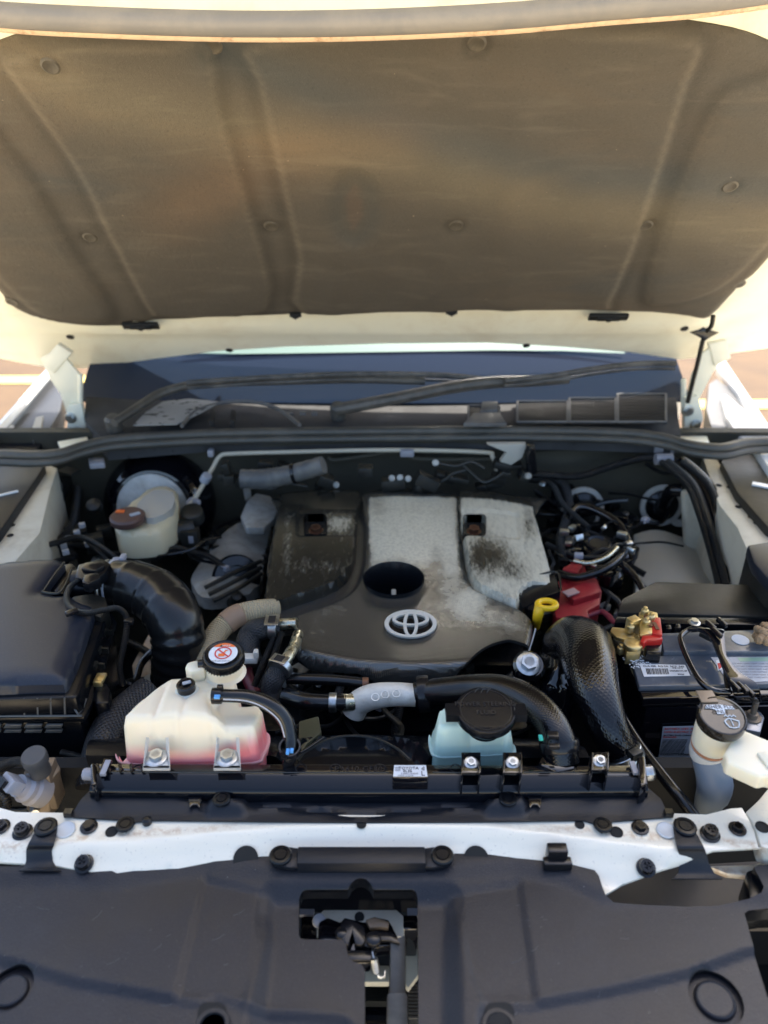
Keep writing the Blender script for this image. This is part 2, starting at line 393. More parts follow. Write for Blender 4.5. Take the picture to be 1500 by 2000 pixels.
def mk_cover():
    m = mat('patterned_engine_cover_plastic', (.010, .010, .011), .16, .0, weave=('grid', 150, 150, .35, .0006)); m.node_tree.nodes['Principled BSDF'].inputs['Metallic'].default_value = .75
    T, L, N, b = node_tools(m); tc = N('TexCoord')
    n = N('TexNoise'); n.inputs['Scale'].default_value = 9; n.inputs['Detail'].default_value = 7; n.inputs['Roughness'].default_value = .62; n.inputs['Distortion'].default_value = .5; L(tc.outputs['Object'], n.inputs[0])
    at = N('VertexColor', layer_name='dust'); sx = N('SeparateColor'); L(at.outputs['Color'], sx.inputs[0])  # layer mixes dust with reflections painted as pale colour
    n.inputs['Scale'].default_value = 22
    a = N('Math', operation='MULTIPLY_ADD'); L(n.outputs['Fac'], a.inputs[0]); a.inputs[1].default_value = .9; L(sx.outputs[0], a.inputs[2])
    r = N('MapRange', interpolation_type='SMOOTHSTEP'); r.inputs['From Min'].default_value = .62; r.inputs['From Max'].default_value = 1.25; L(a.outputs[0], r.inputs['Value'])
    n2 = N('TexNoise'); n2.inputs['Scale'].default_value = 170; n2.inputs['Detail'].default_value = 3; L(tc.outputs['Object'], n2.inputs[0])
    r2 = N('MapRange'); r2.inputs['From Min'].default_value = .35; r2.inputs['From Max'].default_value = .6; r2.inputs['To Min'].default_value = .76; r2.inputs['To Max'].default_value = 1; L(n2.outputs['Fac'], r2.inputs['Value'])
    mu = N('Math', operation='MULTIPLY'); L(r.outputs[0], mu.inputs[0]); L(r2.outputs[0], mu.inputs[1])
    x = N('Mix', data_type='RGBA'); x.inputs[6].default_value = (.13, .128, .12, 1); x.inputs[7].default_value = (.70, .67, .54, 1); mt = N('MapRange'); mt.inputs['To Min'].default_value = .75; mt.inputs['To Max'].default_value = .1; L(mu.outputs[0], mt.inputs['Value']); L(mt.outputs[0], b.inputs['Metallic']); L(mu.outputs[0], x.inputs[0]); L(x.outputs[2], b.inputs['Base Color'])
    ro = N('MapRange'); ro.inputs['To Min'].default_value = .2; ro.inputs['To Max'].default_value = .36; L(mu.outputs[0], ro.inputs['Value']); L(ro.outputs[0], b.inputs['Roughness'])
    return m
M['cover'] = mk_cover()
def mk_wing():
    m = mat('smooth_engine_cover_wing', (.012, .012, .012), .3, bump=(400, .25, .0006)); m.node_tree.nodes['Principled BSDF'].inputs['Metallic'].default_value = .35
    T, L, N, b = node_tools(m); tc = N('TexCoord'); mp = N('Mapping'); mp.inputs['Rotation'].default_value = (0, 0, -.35); mp.inputs['Scale'].default_value = (2.2, .8, 1); L(tc.outputs['Object'], mp.inputs[0])
    n = N('TexNoise'); n.inputs['Scale'].default_value = 14; n.inputs['Detail'].default_value = 8; n.inputs['Roughness'].default_value = .7; n.inputs['Distortion'].default_value = .8; L(mp.outputs[0], n.inputs[0])
    at = N('VertexColor', layer_name='dust'); sx = N('SeparateColor'); L(at.outputs['Color'], sx.inputs[0]); n.inputs['Scale'].default_value = 55; n.inputs['Detail'].default_value = 10; n.inputs['Roughness'].default_value = .78; n.inputs['Distortion'].default_value = .15  # wing layer: dust together with painted sheen
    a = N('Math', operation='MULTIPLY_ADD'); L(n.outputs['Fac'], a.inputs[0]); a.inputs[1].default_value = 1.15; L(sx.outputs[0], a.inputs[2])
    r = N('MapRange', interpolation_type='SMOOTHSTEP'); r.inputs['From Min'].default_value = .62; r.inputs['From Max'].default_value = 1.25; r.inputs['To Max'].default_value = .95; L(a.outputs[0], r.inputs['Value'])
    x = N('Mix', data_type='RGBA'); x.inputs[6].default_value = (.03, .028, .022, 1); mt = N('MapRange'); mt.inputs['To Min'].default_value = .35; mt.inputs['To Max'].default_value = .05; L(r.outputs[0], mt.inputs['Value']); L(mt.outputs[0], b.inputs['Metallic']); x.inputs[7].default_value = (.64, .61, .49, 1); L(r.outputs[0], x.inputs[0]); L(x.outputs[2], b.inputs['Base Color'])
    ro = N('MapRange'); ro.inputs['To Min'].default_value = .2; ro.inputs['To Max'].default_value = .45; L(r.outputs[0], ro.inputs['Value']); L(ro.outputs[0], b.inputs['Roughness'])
    return m
M['wing'] = mk_wing()
def mk_tank(name, top, low, z0, z1, sss=.4, side=0):
    """translucent tank: liquid inside shows as the lower colour up to the fill level"""
    m = mat(name, top, .3, sss=sss, sssc=(.02, .016, .012), bump=(14, .12, .003)); T, L, N, b = node_tools(m)
    ge = N('NewGeometry'); sp = N('SeparateXYZ'); L(ge.outputs['Position'], sp.inputs[0])
    n = N('TexNoise'); n.inputs['Scale'].default_value = 18; L(ge.outputs['Position'], n.inputs[0])
    s0 = N('Math', operation='MULTIPLY_ADD'); L(n.outputs['Fac'], s0.inputs[0]); s0.inputs[1].default_value = .012; L(sp.outputs[2], s0.inputs[2])
    sh_ = N('MapRange', interpolation_type='SMOOTHSTEP'); sh_.inputs['From Min'].default_value = -.26; sh_.inputs['From Max'].default_value = -.13; sh_.inputs['To Max'].default_value = side; L(sp.outputs[0], sh_.inputs['Value'])
    s_ = N('Math', operation='SUBTRACT'); L(s0.outputs[0], s_.inputs[0]); L(sh_.outputs[0], s_.inputs[1])
    r = N('MapRange', interpolation_type='SMOOTHSTEP'); r.inputs['From Min'].default_value = z0; r.inputs['From Max'].default_value = z1; L(s_.outputs[0], r.inputs['Value'])
    x = N('Mix', data_type='RGBA'); x.inputs[6].default_value = (*low, 1); x.inputs[7].default_value = (*top, 1); L(r.outputs[0], x.inputs[0]); L(x.outputs[2], b.inputs['Base Color'])
    return m
M['coolant'] = mk_tank('cream_tank_pink_coolant', (.86, .75, .56), (.84, .24, .26), 1.078, 1.112, side=.020)
M['psf'] = mk_tank('blue_green_translucent_tank', (.56, .72, .64), (.42, .64, .60), 1.05, 1.10)
M['brakeres'] = mk_tank('yellowed_white_reservoir', (.72, .70, .60), (.62, .54, .36), 1.03, 1.10)
def mk_bar():
    m = mat('white_crossbar_paint', (.79, .735, .615), .22, coat=.5, bump=(20, .06, .002)); T, L, N, b = node_tools(m)
    tc = N('TexCoord'); sp = N('SeparateXYZ'); ge = N('NewGeometry'); L(ge.outputs['Position'], sp.inputs[0])
    n = N('TexNoise'); n.inputs['Scale'].default_value = 60; n.inputs['Detail'].default_value = 6; n.inputs['Roughness'].default_value = .7; L(ge.outputs['Position'], n.inputs[0])
    # dried rusty tide line along the bar: distance from the curve y = y0 + c*x*x
    x2 = N('Math', operation='MULTIPLY'); L(sp.outputs[0], x2.inputs[0]); L(sp.outputs[0], x2.inputs[1])
    c = N('Math', operation='MULTIPLY_ADD'); L(x2.outputs[0], c.inputs[0]); c.inputs[1].default_value = .16; L(sp.outputs[1], c.inputs[2])
    d = N('Math', operation='SUBTRACT'); L(c.outputs[0], d.inputs[0]); d.inputs[1].default_value = TIDE
    n1 = N('TexNoise'); n1.inputs['Scale'].default_value = 7; L(ge.outputs['Position'], n1.inputs[0])
    wob = N('Math', operation='MULTIPLY_ADD'); L(n1.outputs['Fac'], wob.inputs[0]); wob.inputs[1].default_value = .02; wob.inputs[2].default_value = -.01
    d1 = N('Math', operation='ADD'); L(d.outputs[0], d1.inputs[0]); L(wob.outputs[0], d1.inputs[1])
    ab = N('Math', operation='ABSOLUTE'); L(d1.outputs[0], ab.inputs[0])
    r = N('MapRange', interpolation_type='SMOOTHSTEP'); r.inputs['From Min'].default_value = .009; r.inputs['From Max'].default_value = .001; L(ab.outputs[0], r.inputs['Value'])
    xa = N('Math', operation='ABSOLUTE'); L(sp.outputs[0], xa.inputs[0])
    rx = N('MapRange', interpolation_type='SMOOTHSTEP'); rx.inputs['From Min'].default_value = .08; rx.inputs['From Max'].default_value = .3; L(xa.outputs[0], rx.inputs['Value'])
    rn = N('MapRange', interpolation_type='SMOOTHSTEP'); rn.inputs['From Min'].default_value = .42; rn.inputs['From Max'].default_value = .6; L(n.outputs['Fac'], rn.inputs['Value'])
    m1 = N('Math', operation='MULTIPLY'); L(r.outputs[0], m1.inputs[0]); L(rn.outputs[0], m1.inputs[1])
    m2 = N('Math', operation='MULTIPLY'); L(m1.outputs[0], m2.inputs[0]); L(rx.outputs[0], m2.inputs[1])
    m3 = N('Math', operation='MULTIPLY'); L(m2.outputs[0], m3.inputs[0]); m3.inputs[1].default_value = .55; m2 = m3
    x = N('Mix', data_type='RGBA'); x.inputs[6].default_value = (.785, .735, .615, 1); x.inputs[7].default_value = (.40, .22, .10, 1); L(m2.outputs[0], x.inputs[0])
    g = N('TexNoise'); g.inputs['Scale'].default_value = 320; L(ge.outputs['Position'], g.inputs[0])
    gr = N('MapRange'); gr.inputs['From Min'].default_value = .66; gr.inputs['From Max'].default_value = .72; gr.inputs['To Max'].default_value = .5; L(g.outputs['Fac'], gr.inputs['Value'])
    x2_ = N('Mix', data_type='RGBA'); L(gr.outputs[0], x2_.inputs[0]); L(x.outputs[2], x2_.inputs[6]); x2_.inputs[7].default_value = (.45, .42, .38, 1)
    L(x2_.outputs[2], b.inputs['Base Color'])
    return m
TIDE = pz(330, 1622, 1.05).y + .16*pz(330, 1622, 1.05).x**2
M['bar'] = mk_bar()
# ------------------------------------------------------------------ ground
gm = mat('pale_bounce_ground', (.72, .62, .43), .9, bump=[(3, .5, .03), (60, .5, .01)], var=[((.64, .54, .36), .6, .4, .65), ((.55, .40, .25), 2.2, .5, .7)], dust=((.60, .46, .31), 9, .5, .8, .5, .95))  # ground made pale to bounce sunlight up onto the hood underside
MB().add([(-60, -60, 0), (60, -60, 0), (60, 60, 0), (-60, 60, 0)], [[0, 1, 2, 3]]).build('ground', gm, kind='structure')
dm = mat('brown_earth', (.115, .070, .036), .95, bump=(40, .5, .01), var=[((.08, .05, .03), .9, .4, .65)])
MB().add([(-30, 2.6, .004), (30, 2.6, .004), (30, 40, .004), (-30, 40, .004)], [[0, 1, 2, 3]]).build('driveway', dm, kind='structure')
ylm = mat('worn_yellow_paint', (.72, .56, .16), .8, dust=((.46, .30, .17), 12, .5, .75, .7, .9))
q = pz(20, 744, 0)
MB().box((-6.5, q.y, .008), (11, .16, .006)).build('painted_line', ylm, label='worn yellow line painted on the ground left of the car', cat='painted line')
q = pz(1490, 792, 0)
MB().box((6.9, q.y, .008), (11, .16, .006)).build('painted_line', ylm, label='worn yellow line painted on the ground right of the car', cat='painted line')
# ------------------------------------------------------------------ shared small parts
def boltmb(r=.008, hh=.006, fl=1.55, dome=.15):
    m = MB(); m.lathe((0, 0, 0), (0, 0, 1), [(r*fl, 0), (r*fl, .0012), (r*1.15, .0022), (r*1.05, .0022)], 20)
    m.prism([Vector((r*math.cos(a), r*math.sin(a), .0015)) for a in [i*math.pi/3 for i in range(6)]], (0, 0, hh))
    m.lathe((0, 0, .0015+hh), (0, 0, 1), [(r*.62, 0), (r*.6, -.0014), (0, -.0014)], 16)
    return m
def pinmb(r=.012):
    return MB().lathe((0, 0, 0), (0, 0, 1), [(r, 0), (r, .0018), (r*.9, .0032), (r*.66, .0034), (r*.62, .0022), (r*.55, .0022), (r*.5, .0034), (0, .0034)], 28)
def knobmb(r=.011, h=.013):
    m = MB().lathe((0, 0, 0), (0, 0, 1), [(r*1.25, 0), (r*1.3, .002), (r, .003), (r*.97, h*.75), (r*.86, h), (r*.5, h), (r*.45, h-.003), (0, h-.003)], 26)
    for k in range(4):
        a = k*math.pi/2; m.box((.5*r*math.cos(a), .5*r*math.sin(a), h-.001), (r*.75, r*.22, .003), Matrix.Rotation(a, 3, 'Z'))
    return m
BOLT_BLACK = Src(boltmb(), 'bolt', M['screw']); BOLT_ZINC = Src(boltmb(), 'bolt', M['zinc']); BOLT_BIG = Src(boltmb(.010, .008, 1.5), 'bolt', M['zinc'])
BOLT_RUST = Src(boltmb(.009, .008, 1.4), 'bolt', M['copper'])
PIN = Src(pinmb(), 'push_pin', M['plastic2']); KNOB = Src(knobmb(), 'plug_knob', M['screw'])
PLUG = Src(MB().lathe((0, 0, 0), (0, 0, 1), [(.012, 0), (.012, .0012), (.0105, .002), (.009, .0012), (0, .0012)], 28), 'round_plug', M['plug'])
HOLE = Src(MB().lathe((0, 0, 0), (0, 0, 1), [(.0075, -.001), (.0075, .0006), (.0062, .0006), (.0062, -.0002), (0, -.0002)], 24), 'hole_rim', M['void'])
# ------------------------------------------------------------------ hood
hood = thing('hood', 'raised white hood seen from below with its dusty inner side', 'hood', (0, 2.0, 1.285))
fx = lambda f: (lambda P: f(P))
rear = [(-.0, 700), (40, 708), (85, 716), (165, 719), (300, 701), (420, 686), (560, 677), (750, 671), (950, 669), (1100, 677), (1230, 688), (1330, 702), (1400, 694), (1500, 680)]
HOUT = [hp(a, b) for a, b in rear]
HOUT = [(-1.12, .02)]+HOUT+[(1.12, .06), (1.10, .3), (.95, .8), (.86, 1.0), (.72, 1.10), (.45, 1.15), (0, 1.165), (-.45, 1.15), (-.72, 1.10), (-.86, 1.0), (-.95, .8), (-1.10, .3)]
INS = cat2([hp(a, b, .012) for a, b in [(0, 575), (15, 598), (60, 620), (130, 637), (240, 641), (262, 632), (285, 640), (300, 630), (500, 621), (750, 611), (1000, 608), (1160, 611), (1320, 618), (1375, 628), (1398, 614), (1425, 585), (1500, 512), (1590, 380), (1620, 240), (1580, 130), (1500, 88), (1430, 64), (1300, 44), (1150, 30), (1000, 26), (750, 20), (400, 50), (150, 60), (80, 68), (0, 88), (-70, 140), (-100, 300), (-70, 480)]], 3)
def hood_h(P):
    d = sdf(P, INS); x, v = P[:, 0], P[:, 1]
    h = .006*np.exp(-((d-.035)/.012)**2)                       # swage round the liner
    h += .010*np.exp(-((v-.055-.02*np.abs(x))/.02)**2)*(np.abs(x) < 1.2)
    h += .045*sm((v-.93)/.2)                                   # front rolls toward the grille
    for sx in (-1, 1): h -= .008*np.exp(-(segd(P, (sx*.78, .05), (sx*1.1, .30))/.03)**2)
    return h
MB().sheet(HOUT, hood_h, .03, .028, to3=h3).build('inner_frame', M['hoodpaint'], hood, ang=50)
def hsm(px, py, h=.012): return hp(px, py, h)
panL = cat2([hsm(*q) for q in [(8, 118), (30, 108), (130, 88), (300, 84), (405, 84), (425, 200), (455, 300), (490, 420), (520, 600), (320, 612), (296, 606), (262, 545), (228, 480), (205, 435), (165, 350), (110, 262), (50, 180)]], 3)
panC = cat2([hsm(*q) for q in [(492, 84), (750, 50), (1000, 50), (1200, 58), (1330, 68), (1364, 82), (1360, 110), (1335, 170), (1290, 320), (1240, 470), (1190, 585), (1165, 600), (900, 602), (600, 612), (585, 500), (560, 390), (530, 260), (505, 150)]], 3)
panR = cat2([hsm(*q) for q in [(1440, 170), (1560, 150), (1640, 240), (1590, 370), (1490, 480), (1400, 560), (1290, 590), (1262, 570), (1290, 460), (1350, 300), (1400, 200)]], 3)
panLL = cat2([hsm(*q) for q in [(-90, 200), (-40, 230), (60, 350), (130, 470), (215, 600), (190, 622), (90, 612), (20, 560), (-60, 450)]], 3)
oval = cat2([hsm(692+46*math.cos(a), 400+70*math.sin(a)) for a in [k*math.pi/6 for k in range(12)]], 2)
HCL = [(176, 463), (530, 441), (890, 433), (1261, 441), (24, 590), (1444, 563), (100, 122), (1424, 357), (415, 90), (930, 78)]
HCP = [hp(a, b, .012) for a, b in HCL]
def ins_h(P):
    d = sdf(P, INS); h = .004+.012*sm(-d/.02)
    for p, a, wd in ((panL, .007, .014), (panC, .007, .014), (panR, .009, .04), (panLL, .009, .04), (oval, -.008, .05)): h += a*step(P, p, wd)
    for a, b in (((640, 60), (650, 600)), ((880, 60), (870, 600)), ((1010, 70), (990, 600))):
        h += .0035*np.exp(-(segd(P, hsm(*a), hsm(*b))/.03)**2)
    for c in HCP: h -= .006*np.exp(-(np.hypot(P[:, 0]-c[0], P[:, 1]-c[1])/.022)**2)
    h += .035*sm((P[:, 1]-.93)/.2)
    h += .0012*np.sin(P[:, 0]*31+np.sin(P[:, 1]*17)*1.5)*np.sin(P[:, 1]*27+1)
    return h
lin = MB().sheet(INS, ins_h, .010, .01, to3=h3).build('sound_liner', M['felt'], hood, ang=60)
def hpl(a):
    q = a-np.array(HO); return np.stack([q[:, 0], q@np.array(HV)], 1)
def liner_wear_sheen(P):
    w_ = np.ones((len(P), 3))*.93
    for p, k in ((panL, .34), (panC, .38), (panR, .20), (panLL, .16)): w_ += (k*np.exp(-((sdf(P, p)+.004)/.005)**2))[:, None]*np.array([1, .96, .85]); w_ *= (1-.22*np.exp(-((sdf(P, p)-.014)/.014)**2))[:, None]  # panel edges worn paler, darker just outside them
    for c in HCP: w_ *= (1-.3*np.exp(-((np.hypot(P[:, 0]-c[0], P[:, 1]-c[1])-.018)/.006)**2))[:, None]  # darker ring round each clip
    # diagonal rainbow sheen painted into the felt colour
    A = [hsm(*q) for q in ((-80, 60), (200, 190), (480, 250), (800, 310), (1100, 400), (1560, 440))]; d = lined(P, A)
    w_ += np.exp(-(d/.075)**2)[:, None]*np.array([.55, .50, .34])
    B = [hsm(*q) for q in ((430, 90), (640, 180), (860, 270), (1150, 340), (1500, 360))]; d = lined(P, B)
    w_ += np.exp(-(d/.05)**2)[:, None]*np.array([-.16, -.04, .12])
    C_ = [hsm(*q) for q in ((330, 420), (520, 300), (760, 260))]; w_ += np.exp(-(lined(P, C_)/.07)**2)[:, None]*np.array([.26, .12, .02])
    e = sdf(P, oval); w_ += np.exp(-((e+.01)/.02)**2)[:, None]*np.array([-.14, -.08, -.02]); w_ += (e < -.03)[:, None]*np.array([.12, .02, .0])
    w_ *= (1-.22*sm((.20-P[:, 1])/.2))[:, None]*1.0  # darker toward the rear edge
    w_ *= (1-.12*sm((P[:, 1]-.80)/.2))[:, None]  # darker toward the front edge
    return w_
paint(lin, 'wear_sheen', liner_wear_sheen, hpl)
LC = Src(MB().lathe((0, 0, 0), (0, 0, 1), [(.016, 0), (.016, .002), (.012, .004), (.007, .0028), (0, .0026)], 22), 'liner_clip', mat('dusty_liner_clip', (.06, .052, .04), .5, dust=((.13, .11, .08), 60, .4, .7, .6, .7)))
for c in HCP:
    h = float(ins_h(np.array([c]))[0]); put('liner_clip', LC, hood, h3(c[0], c[1], h), HN)
bk = M['dusty']
for px, py, ww, hh in ((275, 636, .045, .016), (1188, 619, .048, .016), (577, 615, .014, .008), (882, 609, .014, .008)):
    x, v = hp(px, py, .022); k = MB(); k.box((0, 0, 0), (ww*2, hh*1.3, .010)); k.box((0, 0, .006), (ww*1.2, hh*.8, .006)); k.lathe((0, 0, .006), (0, 0, 1), [(hh*.5, 0), (hh*.45, .006), (0, .006)], 14)
    k = Src(k, 'liner_bracket', bk, bevel=.002); o = put('liner_bracket', k, hood, h3(x, v, .022), HN)
for px, py in ((137, 659), (1336, 637), (1028, 675), (448, 684)):
    x, v = hp(px, py, .0); h = float(hood_h(np.array([(x, v)]))[0]); put('drain_hole', Src(MB().lathe((0, 0, 0), (0, 0, 1), [(.010, -.002), (.010, .0008), (0, .0008)], 18), 'drain_hole', M['void']), hood, h3(x, v, h), HN)
def hoodpath(L, h): return [h3(*hp(a, b, h), h) for a, b in L]
rp = [(-260, -25), (-120, 5), (0, 25), (200, 36), (430, 43), (620, 43), (800, 38), (1000, 27), (1200, 9), (1400, -8), (1600, -40), (1750, -80)]
P = hoodpath(rp, .075)
MB().tube(P, .018, 18, 8).build('front_seal', mat('grey_dusty_seal', (.20, .19, .18), .42, dust=((.30, .27, .23), 8, .4, .7, .6, .6), ridge=(30, .4, .002, (.1, 1, 1))), hood)
MB().tube([p-HV*.024-HN*.006 for p in P], .0095, 12, 8).build('front_lip', mat('dirty_peach_lip', (.72, .52, .36), .6, dust=((.30, .18, .10), 40, .45, .7, .8, .8), bump=(60, .4, .002)), hood)
ff = MB(); a = cat([tuple(p+HV*.004) for p in P], 6); nn = len(a)
ff.add(a+[p+HV*.15+HN*.0 for p in a]+[p+HV*.15-HN*.03 for p in a]+[p-HN*.03 for p in a], [[j*nn+i, j*nn+i+1, ((j+1) % 4)*nn+i+1, ((j+1) % 4)*nn+i] for j in range(4) for i in range(nn-1)])
ff.build('front_fold', M['hoodpaint'], hood)
# hinges
for sgn, poly, poly2 in ((-1, [(78, 700), (112, 682), (158, 735), (160, 790), (146, 822), (131, 812), (118, 770), (98, 742)], [(82, 706), (112, 672), (140, 690), (104, 730)]),
                  (1, [(1405, 668), (1372, 690), (1352, 735), (1338, 800), (1352, 808), (1372, 768), (1392, 730), (1412, 700)], [(1385, 672), (1420, 664), (1428, 700), (1396, 716)])):
    m = MB(); m.prism([pY(a, b, 1.90) for a, b in poly], (0, .012, 0)); m.prism([pY(a, b, 1.895) for a, b in poly2], (0, .02, .0))
    m.tube([pY(poly[3][0]-3, poly[3][1]-60, 1.90), pY(poly[3][0]-3, poly[3][1]+8, 1.90)], .007, 10)
    o = m.build('hinge_arm', M['hoodpaint'], hood, bevel=.003)
    m = MB(); cx, cy = poly[4]; s_ = sgn
    m.prism([pY(cx+u, cy+v_, 1.88) for u, v_ in ((-14, -30), (12, -34), (22, 10), (10, 46), (-16, 40))], (0, .02, 0))
    m.prism([pz(cx+u, cy+v_, 1.10) for u, v_ in ((-34, 40), (24, 30), (34, 56), (-20, 70))], (0, 0, -.01)); m.each('hinge_bracket', M['hoodpaint'], hood, bevel=.002); h = hood
    for u, v_ in ((-8, -6), (6, 22)): put('bolt', BOLT_ZINC, h, pY(cx+u, cy+v_, 1.878), (0, -1, 0), 0, 1.2)
# support strut at right
st = thing('hood_prop_rod', 'thin dark hood prop rod with star shaped foot at the right hinge', 'prop rod', pY(1345, 770, 1.86))
MB().tube([pY(1393, 617, 1.80), pY(1389, 637, 1.81), pY(1376, 655, 1.83), pY(1361, 715, 1.85), pY(1343, 786, 1.87)], .0055, 10).build('rod', M['dusty'], st)
MB().prism([pY(1376+a, 653+b, 1.82) for a, b in ((-28, -3), (-8, -8), (0, -13), (10, -8), (30, -3), (12, 6), (2, 13), (-10, 6))], (0, .01, 0)).build('foot', M['rubber'], st, bevel=.002)
# ------------------------------------------------------------------ glass, cowl, wipers
ws = thing('windscreen', 'dark windscreen behind the wiper blades reflecting deep blue sky', 'windscreen', (0, 2.0, 1.15))
W0, W1 = Vector((0, 1.93, 1.14)), Vector((0, 2.95, 1.82))
g = MB(); xs = np.linspace(-1, 1, 25); rows = []
for j in range(7):
    t = j/6; c = W0.lerp(W1, t)
    for x in xs: rows.append((x*(.83-.1*t), c.y+.05*x*x, c.z-.01*x*x))
g.add(rows, [[j*25+i, j*25+i+1, (j+1)*25+i+1, (j+1)*25+i] for j in range(6) for i in range(24)])
g.add([Vector(p)-Vector((0, -.004, .006)) for p in rows], [[j*25+i, (j+1)*25+i, (j+1)*25+i+1, j*25+i+1] for j in range(6) for i in range(24)])
g.build('glass_pane', M['glass'], ws)
def glassp(px, py, up):
    d = ray(px, py); t = (CAMZ-1.14+1.2873)/(.667*d.y-d.z); p = CP+d*t
    t = (CAMZ-1.14+1.2873+.0333*p.x**2*1.0+.01*p.x**2)/(.667*d.y-d.z); p = CP+d*t; return p+Vector((0, 0, up))
gb = MB(); A = [glassp(a, b, .004) for a, b in ((360, 687), (470, 682), (620, 677), (760, 673), (960, 672), (1100, 680), (1220, 690))]; B = [glassp(a, b, .004) for a, b in ((360, 692), (470, 694), (620, 692), (760, 690), (960, 687), (1100, 688), (1220, 693))]
n_ = len(A); gb.add(A+B, [[i, i+1, n_+i+1, n_+i] for i in range(n_-1)]); gb.build('pale_teal_band', mat('pale_teal_strip', (.16, .25, .21), .5), ws)  # pale teal band laid just above the glass
body = thing('car', 'white car around the engine bay with fenders, aprons and dark firewall', 'car', (0, 1.4, .3))
# cab behind the glass, roof, inner sides: keeps the daylight out where a real shell does
m = MB(); m.box((0, 3.5, 1.80), (1.66, 1.1, .05)); m.box((0, 3.4, .75), (1.9, 2.2, .6)); m.build('cab_shell', M['paint'], body, bevel=.03)
# cowl panel
CW = [pz(a, b, 1.135) for a, b in ((185, 838), (150, 800), (160, 768), (200, 760))]
co = [(172, 768), (400, 764), (750, 756), (1100, 752), (1310, 752), (1322, 800), (1330, 850), (1100, 842), (750, 842), (400, 846), (205, 862), (165, 820)]
co = [(a, b) for a, b in co]
CO = xy(co, 1.125)
def cowl_h(P): return 1.125+.012*sm((P[:, 1]-1.86)/.1)-.012*np.exp(-((P[:, 0]+.5)/.12)**2*1.0)*0
cowl = MB().sheet(CO, cowl_h, .03, .05).build('cowl_panel', mat('cowl_plastic', (.045, .045, .046), .85, spec=.15, bump=(90, .3, .001), dust=((.10, .102, .105), 6, .4, .8, .7, .9), spots=((.02, .02, .02), 70, .68)), body)
# vent grids at right and left
gm2 = mat('vent_mesh', (.012, .013, .014), .6, spec=.2, dust=((.04, .04, .04), 14, .4, .7, .6, .7))
grid_m = mat('pale_dusty_vent', (.08, .08, .08), .6, dust=((.18, .18, .175), 20, .4, .7, .7, .8))
def vent(x0, x1, y0, y1, z, nm, mm, nx=26, ny=9):
    v = MB(); A, B, C_, D = pz(x0, y1, z), pz(x1, y1, z), pz(x1, y0, z), pz(x0, y0, z)
    for i in range(nx+1):
        t = i/nx; a = A.lerp(B, t); b = D.lerp(C_, t); c = (a+b)/2; v.box(c, (.0016, (b-a).length, .004), Matrix.Rotation(math.atan2(-(b-a).x, (b-a).y), 3, 'Z'))
    for j in range(ny+1):
        t = j/ny; a = A.lerp(D, t); b = B.lerp(C_, t); v.box((a+b)/2, ((b-a).length, .0016, .004))
    v.build(nm, mm, cowl, smooth=False)
    f = MB()
    for a, b in ((A, B), (B, C_), (C_, D), (D, A)): f.tube([a+Vector((0, 0, .003)), b+Vector((0, 0, .003))], .003, 6, 2)
    f.build('vent_frame', grid_m, cowl)
for a in ((1010, 1108, 786, 826), (1112, 1202, 780, 826), (1206, 1300, 772, 826), (915, 975, 795, 824)): vent(*a, 1.147, 'vent_grille', gm2)
MB().topbox([(905, 826), (925, 806), (975, 804), (990, 826)], 1.158, 1.147).build('grille_insert', grid_m, cowl, bevel=.002)
MB().topbox([(938, 802), (942, 784), (972, 783), (972, 800)], 1.160, 1.14).build('clip', grid_m, cowl, bevel=.002)
MB().prism([pz(a, b, 1.150) for a, b in ((260, 832), (285, 806), (320, 785), (370, 780), (430, 786), (395, 806), (345, 830))], (0, 0, .002)).build('sun_patch', mat('speckled_sun_patch', (.30, .30, .29), .8, bump=(80, .5, .002), spots=((.05, .05, .05), 45, .6)), cowl)  # speckled patch of sunlight on the cowl, painted as a grey sheet
MB().tube([pz(a, b, 1.150) for a, b in ((355, 832), (385, 802), (440, 786), (500, 786), (545, 800), (585, 830))], .005, 8).build('sun_arc', grid_m, cowl)  # curved edge of the sunlight on the cowl, shaped as a pale tube
for a, b in ((408, 800), (448, 800)): MB().topbox([(a, b+22), (a+3, b), (a+12, b), (a+10, b+22)], 1.156, 1.14).build('rib', gm2, cowl, bevel=.001)
for a in ((560, 808), (585, 806), (608, 807)): MB().topbox([(a[0], a[1]), (a[0], a[1]-4), (a[0]+12, a[1]-4), (a[0]+12, a[1])], 1.152, 1.145).build('stamped_mark', grid_m, cowl)
# wipers
wm = mat('weathered_wiper_black', (.055, .053, .048), .42, dust=((.16, .15, .13), 20, .4, .8, .7, .6))
def wiper(lab, pix, blade, cap):
    t = thing('wiper_arm', lab, 'wiper', pz(*cap, 1.15))
    P = [pz(a, b, z) for a, b, z, _ in pix]; MB().tube(P, [q[3]*depth(p)/F for p, q in zip(P, pix)], 10, 8).build('arm', wm, t)
    P = [pz(a, b, z) for a, b, z in blade]; m = MB(); m.tube(P, .0075, 8, 8); m.tube([p-Vector((0, 0, .014)) for p in P], .004, 6, 8); m.build('blade', mat('wiper_blade_rubber', (.035, .035, .034), .5, dust=((.17, .165, .15), 15, .35, .75, .8, .7)), t)
    MB().lathe(pz(*cap, 1.15), (0, -.2, 1), [(.020, -.02), (.020, .012), (.014, .020), (0, .021)], 20).build('pivot_cap', wm, t)
wiper('left wiper arm rising from the speckled pad and bending to the right', [(222, 826, 1.16, 9), (262, 800, 1.17, 9), (310, 770, 1.18, 9), (362, 754, 1.19, 8), (420, 748, 1.195, 8), (560, 744, 1.20, 8), (700, 740, 1.205, 9), (830, 744, 1.205, 8)], [(365, 748, 1.21), (520, 738, 1.215), (690, 731, 1.22), (860, 733, 1.215), (945, 741, 1.205)], (222, 826))  # the speckled pad is the patch of sunlight painted on the cowl
